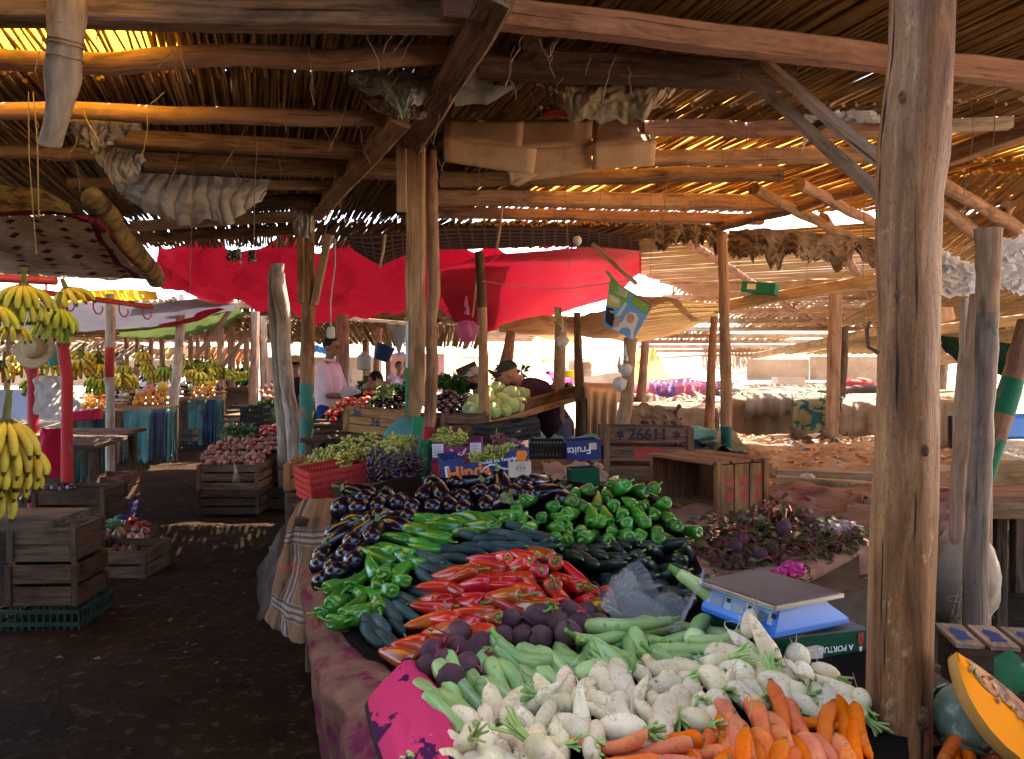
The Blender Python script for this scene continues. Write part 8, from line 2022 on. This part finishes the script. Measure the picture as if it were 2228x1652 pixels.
# hanging things behind the man in pink
obj_l = thing('hanging_lantern', 'pale green enamel canister hanging behind the man in pink', 'canister', W(793, 785, 10.5))
obj('canister', MB().lathe([(-.11, .06), (-.10, .095), (.05, .10), (.07, .09), (.10, .05), (.13, .03), (.135, .005)], 18).xf(Matrix.Translation(W(793, 787, 10.5))), mat('pale_green_enamel', (.34, .38, .30), (.42, .46, .38), 9, .45, .1, kind='obj'), obj_l)
obj('hanger', MB().tube([W(793, 765, 10.5), W(797, 735, 10.5), W(808, 715, 10.5)], .006, 5), INK, obj_l)
tag(obj('bucket', MB().lathe([(-.10, .085), (-.09, .095), (.10, .125), (.105, .12), (-.08, .08)], 18).xf(Matrix.Translation(W(834, 768, 10.2)) @ Matrix.Rotation(.35, 4, 'Y')), mat('dark_blue_plastic', (.015, .03, .10), (.025, .045, .14), 9, .5, 0)), 'dark blue bucket hanging upside down from the roof', 'bucket')
tag(obj('leaning_board', MB().box(W(1022, 818, 9.0), (.24, .02, .26), Euler((.1, -.42, 0)).to_matrix()), W_DARK), 'dark framed board leaning behind the seated man', 'board')

# ------------------------------------------------------------------ onions on crates beside the aisle
on = [(438, 1010), (440, 985), (470, 965), (520, 950), (600, 948), (645, 952), (640, 972), (590, 985), (560, 1010)]
do = lambda X, Y: 7.95 + (1010 - Y) * .022 + max(0, X - 560) * .004
pile(on, 14, 10, ONIS, do, (0, -.4, .8), 'copper red onion heaped on the stacked crates beside the aisle', 'onion', 'onions on the stacked crates', axj=.7, sc=(1.0, 1.3))
mound('dark sacking under the onions on the crates', on, do, BEDM)
crate('slatted crate under the onions, upper one of its stack', MT(496, 1066, 7.85, .03), .60, .5, .245, C_BROWN, rows=3)
crate('slatted crate on the ground, lower one of the onion stack', MT(496, 1119, 7.83, .02), .61, .5, .235, C_DARK, rows=3)
crate('low slatted crate on the ground right of the onion stack', MT(604, 1108, 8.15, -.04), .36, .5, .22, C_DARK, rows=2)
crate('dark crate behind, carrying the tail of the onion heap', MT(606, 1050, 8.5, -.04), .42, .5, .30, C_DARK, rows=2)
tag(obj('onion_stalks', (lambda mb: [mb.tube([W(510, 1008, 7.8), W(512 + R(-6, 6), 1030, 7.78), W(514 + R(-14, 14), 1052, 7.77)], [.004, .003, .0015], 4) for k in range(7)] and mb)(MB()), V_ROOT), 'dry onion stalks hanging over the front of the crate', 'stalks')
herb('string beans heaped in a low box beyond the onions', [(488, 948), (500, 938), (545, 934), (548, 946), (520, 950)], 9.6, gloss('string_bean', (.05, .14, .04), (.10, .22, .08), .5, 20, .2, .02, .1), 110, .12)
rp = [(556, 944), (565, 930), (610, 922), (640, 930), (636, 942), (590, 948)]
pile(rp, 22, 9, RED, lambda X, Y: 9.0 + (945 - Y) * .02, (.8, -.4, .2), 'red chilli pepper in the low heap beyond the onions', 'pepper', 'red peppers beyond the onions', sc=(1.1, 1.4))
table('low board beyond the onions carrying beans and peppers', [Z(-3.1, 8.9, .60), Z(-2.2, 8.9, .62), Z(-2.3, 10.5, .62), Z(-3.3, 10.5, .60)], W_DARK, boards=4)
herb('green vegetables spread along the shaded table left of the pale trunks', [(548, 892), (570, 872), (600, 872), (606, 895), (570, 905)], 11.5, HERB, 160)
herb('dark leafy vegetables behind the teal post', [(640, 900), (650, 870), (690, 868), (695, 900)], 11.2, gloss('olive_herb', (.05, .07, .015), (.12, .14, .04), .6, 14, .2, .02, 0), 160)
bp = [(560, 868), (575, 835), (598, 830), (604, 868)]
pile(bp, 15, 11, ONIS, lambda X, Y: 12.5 + (868 - Y) * .02, (0, 0, 1), 'dark reddish onion on the shaded table left of the pale trunks', 'onion', 'dark onions left of the pale trunks', sc=(1.4, 1.7))
pile([(650, 862), (660, 838), (688, 836), (690, 862)], 15, 11, TOMS, lambda X, Y: 12.0, (0, 0, 1), 'red vegetable in the shade behind the man in pink', 'tomato', 'red vegetables behind the man in pink', sc=(1.1, 1.3))
table('long shaded table left of the pale trunks', [Z(-3.9, 11.0, .72), Z(-2.2, 11.0, .72), Z(-2.3, 14, .85), Z(-4.8, 14, .85)], W_DARK, boards=4)
table('shaded table behind the man in pink', [Z(-3.0, 11.3, .82), Z(-1.6, 11.3, .82), Z(-1.6, 13.5, .85), Z(-3.2, 13.5, .85)], W_DARK, boards=4)
plastic_crate('dark crate standing on the ground beyond the onions', MT(548, 945, 9.9, 0), .28, .28, .34, PL_BLACK, cols=8, rows=4)
# basket of onions near the left, with beans and peppers
on2 = [(170, 1186), (190, 1165), (240, 1152), (318, 1150), (318, 1175), (290, 1200), (230, 1210), (175, 1205)]
do2 = lambda X, Y: 5.75 + (1210 - Y) * .012
pile(on2, 18, 13, ONIS, do2, (0, -.4, .8), 'copper red onion in the low crate on the ground at left', 'onion', 'onions in the low crate', axj=.7, sc=(.9, 1.15))
mound('dark sacking under the onions in the low crate', on2, do2, BEDM)
crate('low crate of onions standing in the dark at the left', MT(243, 1262, 5.55, .02), .48, .42, .20, C_DARK, rows=2)
herb('string beans heaped behind the low crate of onions', [(185, 1150), (205, 1138), (255, 1134), (258, 1148), (225, 1154)], 6.5, gloss('string_bean_near', (.05, .14, .05), (.11, .24, .10), .5, 20, .2, .02, .1), 110, .08)
pile([(262, 1150), (270, 1132), (300, 1128), (318, 1142), (300, 1152)], 20, 9, RED, lambda X, Y: 6.5, (.8, -.4, .2), 'red chilli pepper behind the low crate of onions', 'pepper', 'red peppers behind the low crate', sc=(.8, 1.0))
crate('shallow crate under the beans and chillies at left', MT(250, 1205, 6.4, .0), .46, .3, .18, C_DARK, rows=2)
plastic_crate('small violet black plastic crate behind the chillies', MT(262, 1140, 7.3, .0), .17, .2, .19, mat('violet_plastic', (.03, .02, .06), (.06, .04, .11), 9, .5, 0), cols=6, rows=3)
# crates stacked at the lower left
crate('old grey wooden crate, topmost of the stack at the left edge', MT(92, 1222, 4.55, .06), .38, .36, .19, mat('unused', (.1, .1, .1)) and wood('shade_darkened_grey_crate_wood', (.065, .046, .031), (.14, .10, .068), (.03, .022, .016)), rows=2, gap=.006)  # wood colour lowered to carry the shade of this corner
crate('wooden crate in the dark under the old grey crate', MT(92, 1318, 4.5, .04), .40, .36, .23, C_DARK, rows=2)
plastic_crate('dark green plastic crate at the bottom of the stack at left', MT(80, 1470, 4.4, .02), .46, .38, .36, mat('bottle_green_plastic', (.01, .03, .02), (.02, .045, .03), 9, .5, 0), cols=12, rows=5)
crate('dark wooden crate behind the old grey crate', MT(150, 1135, 5.6, .05), .50, .36, .22, C_DARK, rows=2)
crate('dark crate on the ground behind the red sheet', MT(228, 1092, 7.0, .05), .30, .36, .22, C_BROWN, rows=2)
crate('small empty crate on the ground by the fruit stall', MT(250, 995, 12.0, .05), .50, .36, .18, C_DARK, rows=2)
crate('second small empty crate on the ground by the far fruit stall', MT(388, 962, 14.0, .05), .50, .36, .2, C_DARK, rows=2)
FRT = gloss('dark_fruit', (.03, .012, .014), (.09, .03, .03), .3, 9, .3, .02, .2)
def ball(name, m, r, n=12):
    s = MB().tube([V(0, 0, r * .88), V(.003, 0, r * 1.1)], [.003, .002], 5)
    return (name, MB().lathe([(-r * .93, .003), (-r * .85, r * .4), (-r * .45, r * .88), (0, r), (r * .5, r * .86), (r * .85, r * .45), (r * .9, .003)], n, lambda a, z: 1 + .02 * math.cos(3 * a)).mesh(name, m, angle=180), [('stem', s.mesh('stem', V_STEM))])
pile([(40, 1092), (80, 1062), (160, 1060), (165, 1085), (90, 1100)], 17, 11, [ball('dark_fruit', FRT, .03)], lambda X, Y: 5.7, (0, 0, 1), 'dark fruit in the shaded crate behind the old grey crate', 'fruit', 'dark fruits in the shaded crate')
# red sheet, barrel like, and cloths of the banana stall
tag(obj('red_sheet', MB().grid(lambda u, v: W(92 + 62 * u, 930 + 105 * v, 6.6) + V(.02 * fbm((u * 4, v * 3, 3), 1, 3), -.16 * math.sin(PI * u) + .03 * fbm((u * 4, v * 5, 3), 1, 3), 0), 24, 24, .3, .4), REDB, angle=180), 'red plastic sheet hung around the banana stall corner', 'sheet')
tag(obj('grey_sack_cloth', MB().grid(lambda u, v: W(74 + 76 * u + 34 * u * v, 818 + 84 * v, 8.0 - .3 * v) + V(0, .04 * fbm((u * 4, v * 4, 6), 1, 3), 0), 24, 22, .5, .5), mat('pale_felt', (.30, .24, .20), (.42, .35, .30), 5, .95, .3, .1, stain=(.2, .15, .12), sscale=2), angle=180), 'pale felt sheet hanging from the fruit stall at left', 'cloth')
tag(obj('lilac_sheet', MB().grid(lambda u, v: W(-20 + 135 * u, 848 + 62 * v, 8.6) + V(0, .05 * math.sin(u * 6), 0), 20, 10, .7, .3), AW, angle=180), 'lilac white sheet hanging low behind the pale felt', 'sheet')
table('board table with the lilac sheet at the left', [Z(-5.6, 6.6, .80), Z(-3.55, 6.9, .80), Z(-4.0, 8.6, .82), Z(-6.3, 8.6, .82)], W_DARK, boards=4)
tag(obj('red_goods', MB().beam(W(168, 905, 7.6), W(210, 900, 7.6), .2, .09, jit=.02), REDB), 'red folded cloth on the table right of the pale felt', 'cloth')
tag(obj('hat', MB().lathe([(0, .19), (.012, .18), (.015, .10), (.06, .098), (.09, .07), (.095, .01)], 20).xf(Matrix.Translation(W(76, 760, 7.5)) @ Matrix.Rotation(1.3, 4, 'X')), mat('woven_straw', (.36, .24, .12), (.5, .36, .2), 30, .9, .3, kind='obj')), 'woven straw hat hanging behind the bananas', 'hat')
tag(obj('shirt_cloth', MB().grid(lambda u, v: W(88 + 48 * u, 750 + (48 - 14 * abs(u - .5)) * v, 8.2) + V(0, .05 * math.sin(u * 9) * v, 0), 20, 14, .25, .22), mat('turquoise_cloth', (.06, .30, .30), (.10, .38, .38), 6, .9, .2, .1), angle=180), 'turquoise cloth hanging beside the straw hat', 'cloth')

# ------------------------------------------------------------------ bananas
BY = gloss('ripe_banana_skin', (.52, .36, .03), (.68, .50, .06), .45, 8, .12, .012, .1, stain=(.12, .07, .02), sthr=(.70, .76), sscale=26)
BG = gloss('green_banana_skin', (.22, .30, .025), (.40, .42, .05), .45, 8, .15, .015, .1, stain=(.08, .06, .02), sthr=(.74, .78), sscale=26)
BYG = gloss('yellow_green_banana_skin', (.36, .34, .025), (.54, .46, .05), .45, 8, .15, .015, .1, stain=(.1, .07, .02), sthr=(.72, .77), sscale=26)
TIP = gloss('banana_tip', (.05, .04, .015), (.16, .13, .04), .8, 60, .1, .01, 0)
CRN = gloss('banana_crown', (.08, .07, .02), (.2, .2, .05), .7, 20, .1, .01, 0)
def banana_mb(L=.17, r=.0165, b=.5):
    pts = []; rr = []
    for i in range(10):
        t = i / 9; a = b * 2 * (t - .1); pts.append(V(math.sin(a) * .5 * L * 1.1 * (1 if b else 0) * .9, 0, -L * t + .0)); rr.append(r * (.40 if i == 0 else .48 if i == 1 else .85 if i == 2 else 1.06 if i < 7 else .92 if i == 7 else .6 if i == 8 else .28))
    for i in range(10): pts[i].x = L * .42 * math.sin(PI * (i / 9) * .62) ** 1.0 * (b / .5)
    return MB().tube(pts, rr, 7, mi=lambda i: 1 if i >= 8 or i == 0 else 0, prof=[(math.cos(2 * PI * k / 6) * (1.0), math.sin(2 * PI * k / 6)) for k in range(6)])
BM = {}
def banana_bunch(label, loc, m, hands=2, per=8, s=1.0, rot=0.0, tilt=0.0, group=None, fan=2.4, parts=True, name='banana_bunch'):
    t = thing(name, label, 'bananas', loc, group)
    T0 = Matrix.Translation(loc) @ Matrix.Rotation(rot, 4, 'Z') @ Matrix.Rotation(tilt, 4, 'Y') @ Matrix.Scale(s, 4)
    st = MB().tube([V(0, 0, .05 + .03 * hands), V(0, 0, .03), V(.004, 0, -.05 * hands)], [.012, .016, .018], 8); obj('crown', st.xf(T0), CRN, t)
    allb = MB()
    for h in range(hands):
        for k in range(per):
            a = -fan / 2 + fan * (k + .5 * (h % 2)) / max(1, per - 1) - PI / 2
            mb = banana_mb(.17 * R(.9, 1.05), .0168, R(.42, .62))
            mb.xf(T0 @ Matrix.Translation((math.cos(a) * .018, math.sin(a) * .018, .02 - .055 * h)) @ Matrix.Rotation(a, 4, 'Z') @ Matrix.Rotation(-.28 + .2 * h + R(-.05, .05), 4, 'Y'))
            if parts: obj('banana', mb, [m, TIP], t, angle=180)
            else: allb.merge(mb)
    if not parts: obj('fingers', allb, [m, TIP], t, angle=180)
    return t
banana_bunch('large yellow banana bunch hanging nearest at the left edge', W(52, 628, 3.3), BYG, 2, 12, .80, .1, fan=4.4)
banana_bunch('lower yellow banana bunch below the large one', W(28, 712, 3.4), BYG, 1, 8, .62, -.2, fan=3.6)
banana_bunch('banana bunch cut by the left edge below the large one', W(-12, 672, 3.2), BYG, 1, 8, .8, .3, fan=3)
banana_bunch('green banana bunch hanging right of the large yellow one', W(122, 674, 3.7), BG, 2, 11, .78, .25, .25, fan=4.2)
banana_bunch('small yellow green banana bunch above the green one', W(146, 634, 4.1), BYG, 1, 6, .85, .4, -.35, fan=2.0)
banana_bunch('bright yellow bananas heaped low at the left edge', W(12, 925, 3.0), BY, 3, 12, .95, .2, .1, fan=5.2)
banana_bunch('second bright yellow banana bunch lying at the left edge', W(48, 975, 3.1), BY, 2, 12, .85, .6, .2, fan=5.2)
banana_bunch('green yellow bananas under the bright yellow ones', W(2, 1020, 3.1), BY, 2, 9, .9, .3, .3, fan=4)
tag(obj('support_board', MB().box(W(10, 1130, 3.2), (.5, .35, .03)), W_DARK), 'dark board carrying the yellow bananas at the left edge', 'board')
def T_fban(m):
    mb = MB()
    for h in range(2):
        for k in range(8):
            a = -2.1 + 4.2 * k / 7 - PI / 2; b = banana_mb(.17, .021, .5)
            mb.merge(b, Matrix.Translation((math.cos(a) * .02, math.sin(a) * .02, -.06 * h)) @ Matrix.Rotation(a, 4, 'Z') @ Matrix.Rotation(-.3 + .2 * h, 4, 'Y'))
    c = MB().tube([V(0, 0, .10), V(0, 0, -.08)], [.014, .02], 6)
    return ('banana_bunch', mb.mesh('banana_bunch', [m, TIP], angle=180), [('crown', c.mesh('crown', CRN))])
FB = [T_fban(BY), T_fban(BG), T_fban(BYG)]
GRP = 'bananas hanging over the distant fruit stalls'
for X, Y, d, k in ((180, 762, 9.5, 0), (175, 780, 9.3, 0), (214, 768, 10, 1), (216, 790, 10, 0), (310, 765, 13, 0), (268, 793, 12, 2), (262, 812, 11, 2), (285, 815, 11.2, 2), (240, 818, 11, 0), (318, 790, 13, 0), (330, 803, 13, 2), (356, 797, 13, 1), (372, 805, 13, 1), (345, 806, 13, 0), (400, 782, 13.2, 0),
                    (408, 795, 13, 2), (428, 782, 13.4, 1), (440, 788, 13.4, 1), (418, 803, 12.8, 0), (432, 808, 12.8, 2), (450, 800, 13, 2), (462, 782, 14, 0), (470, 795, 14, 0), (486, 800, 14, 2), (500, 800, 15, 0), (8, 785, 8, 0), (38, 770, 8.4, 0), (68, 822, 8.6, 1), (92, 815, 8.6, 1), (110, 770, 9, 0), (205, 820, 9.8, 1), (222, 822, 9.8, 1), (520, 808, 17, 0), (540, 806, 17, 2)):
    put(FB[k], aim(W(X, Y, d), (R(-.2, .2), R(-.2, .2), 1), R(-.6, .6), R(.85, 1.1)), ('yellow', 'green', 'yellow green')[k] + ' banana bunch hanging over the distant fruit stalls', 'bananas', GRP)

# ------------------------------------------------------------------ fruit stalls along the left
ORG = gloss('orange_peel', (.62, .22, .01), (.74, .30, .02), .4, 30, .12, .015, .1, bump=.3); MEL = gloss('melon_rind', (.66, .40, .03), (.76, .50, .05), .4, 14, .05, .01, .1)
APG = gloss('green_apple', (.30, .36, .04), (.46, .48, .08), .35, 9, .15, .02, .2); APR = gloss('red_apple', (.34, .04, .03), (.50, .10, .05), .3, 9, .2, .02, .2)
DATE = gloss('dark_date', (.03, .014, .012), (.07, .03, .022), .5, 20, .3, .02, .1)
BO, BMEL, BAG_, BAR, BDA = ball('orange', ORG, .042), ball('melon', MEL, .095, 18), ball('green_apple', APG, .036), ball('red_apple', APR, .036), ball('dark_plum', DATE, .026)
TEALD = mat('sea_green_drape', (.05, .16, .15), (.12, .26, .25), 5, .9, .3, .1, stain=(.10, .075, .05), sscale=2, sthr=(.52, .66)); BLUED = mat('dusk_blue_drape', (.03, .05, .09), (.07, .09, .14), 5, .9, .3, .1); BRND = mat('russet_drape', (.09, .05, .03), (.17, .10, .065), 5, .95, .3, .1, stain=(.04, .025, .02), sscale=3)
def fruit_stall(nm, X0, X1, Y, d, run):
    """One stall: front edge from X0 to X1 at height line Y; run: depth."""
    a, b = W(X0, Y, d), W(X1, Y - 4, d + .4); back = V(-.35, 1, 0) * run
    P = [a, b, b + back + V(0, 0, .34), a + back + V(0, 0, .34)]
    t = table('tiered fruit stall ' + nm, P, W_PLANK, boards=5, edge=.10, name='fruit_stall', cat='stall')
    w_ = b - a
    for i, (u0, u1, m) in enumerate(((.0, .22, BRND), (.20, .62, TEALD), (.60, .86, BLUED), (.84, 1.0, TEALD))):
        drape(('russet', 'sea green', 'dusk blue', 'narrow sea green')[i] + ' cloth hanging on the front of the fruit stall ' + nm, [a.lerp(b, u0) + V(0, -.05, -.05), a.lerp(b, u1) + V(0, -.05, -.05), a.lerp(b, u1) + V(0, .02, -.05), a.lerp(b, u0) + V(0, .02, -.05)],
              m, drop=a.z - .07, folds=10 + 3 * i, n=(30, 14), seed=i + X0 * .01, bump=0, amp=.035, sides=(False, False))
    def row(T, u0, u1, v0, v1, sp, label, cat, lift=.045, heapk=0.0, sc=(.95, 1.05)):
        n = max(1, int(w_.length * (u1 - u0) / sp)); m = max(1, int(back.length * (v1 - v0) / sp))
        for i in range(n):
            for j in range(m):
                u, v = u0 + (u1 - u0) * (i + .5 + R(-.2, .2)) / n, v0 + (v1 - v0) * (j + .5 + R(-.2, .2)) / m
                p = P[0].lerp(P[1], u).lerp(P[3].lerp(P[2], u), v); k = math.sin(PI * (i + .5) / n) * math.sin(PI * (j + .5) / m)
                put(T, aim(p + V(0, 0, lift + heapk * k), (R(-.5, .5), R(-.5, .5), 1), R(0, 6), R(*sc)), label + ' ' + nm, cat, label + ' of the stall ' + nm)
    row(BO, .25, .80, .02, .34, .088, 'orange heaped at the front of the fruit stall', 'orange', .045, .12)
    put(BMEL, aim(P[0].lerp(P[1], .74).lerp(P[3].lerp(P[2], .74), .12) + V(0, 0, .25), (.2, 0, 1)), 'round yellow melon on top of the oranges of the stall ' + nm, 'melon', None)
    row(BAG_, .02, .24, .30, .50, .085, 'green apple on the fruit stall', 'apple')
    row(BDA, .80, 1.0, .30, .62, .06, 'dark plum heaped at the end of the fruit stall', 'plum', .03, .18)
    row(BAR, .25, .80, .52, .74, .085, 'red apple in the upper tray of the fruit stall', 'apple', .04, .05)
    row(BDA, .05, .5, .80, .98, .065, 'dark plum in the rear tray of the fruit stall', 'plum', .03, .05)
    for v, l in ((.40, 'lower'), (.78, 'upper')):
        p, q = P[0].lerp(P[3], v), P[1].lerp(P[2], v)
        o = obj('tray_liner', MB().grid(lambda uu, vv: p.lerp(q, uu) + V(0, -.03 + .06 * vv, .09 * math.sin(PI * vv) + .012 * math.sin(uu * 60)), 40, 5, 2, .1), mat('white_paper_liner', (.5, .47, .44), (.62, .58, .55), 9, .9, .2, .1), t, angle=180)
fruit_stall('by the red post', 248, 384, 888, 12.0, 3.0)
fruit_stall('behind the pale pole', 388, 486, 868, 14.6, 3.0)
fruit_stall('nearest the bananas', 150, 242, 898, 10.0, 2.4)
table('long low table of greens at the end of the fruit stalls', [W(470, 845, 17), W(545, 845, 17), W(540, 825, 24), W(480, 825, 24)], W_DARK)
herb('leafy greens on the long low table far down the aisle', [(470, 848), (480, 830), (530, 826), (546, 840), (520, 848)], 18.5, HERB, 220, .2)
drape('pink edged dark cloth on the long low table far down the aisle', [W(470, 846, 16.9), W(548, 846, 16.9), W(548, 842, 17.5), W(472, 842, 17.5)], BRND, drop=.65, folds=9, n=(30, 10), seed=71)
# dust and scraps on the ground
mb = MB()
for k in range(230):
    p = V(R(-4.2, -1.2), R(3.5, 12), 0); p.z = fbm((p.x, p.y, 0), .9, 4) * .035 + .008; s = R(.006, .03); a = R(0, 6.3)
    e1 = V(math.cos(a), math.sin(a), R(-.2, .2)) * s; e2 = V(-math.sin(a), math.cos(a), R(-.2, .2)) * s * R(.3, .7)
    mb.add([p - e1, p - e2, p + e1, p + e2 + V(0, 0, .006)], [(0, 1, 2, 3)])
tag(obj('ground_scraps', mb, mat('ground_scraps', (.04, .025, .015), (.14, .09, .055), 9, .8, 0, kind='obj'), angle=180), 'scraps of leaf and paper trodden into the aisle', 'litter', kind='stuff')
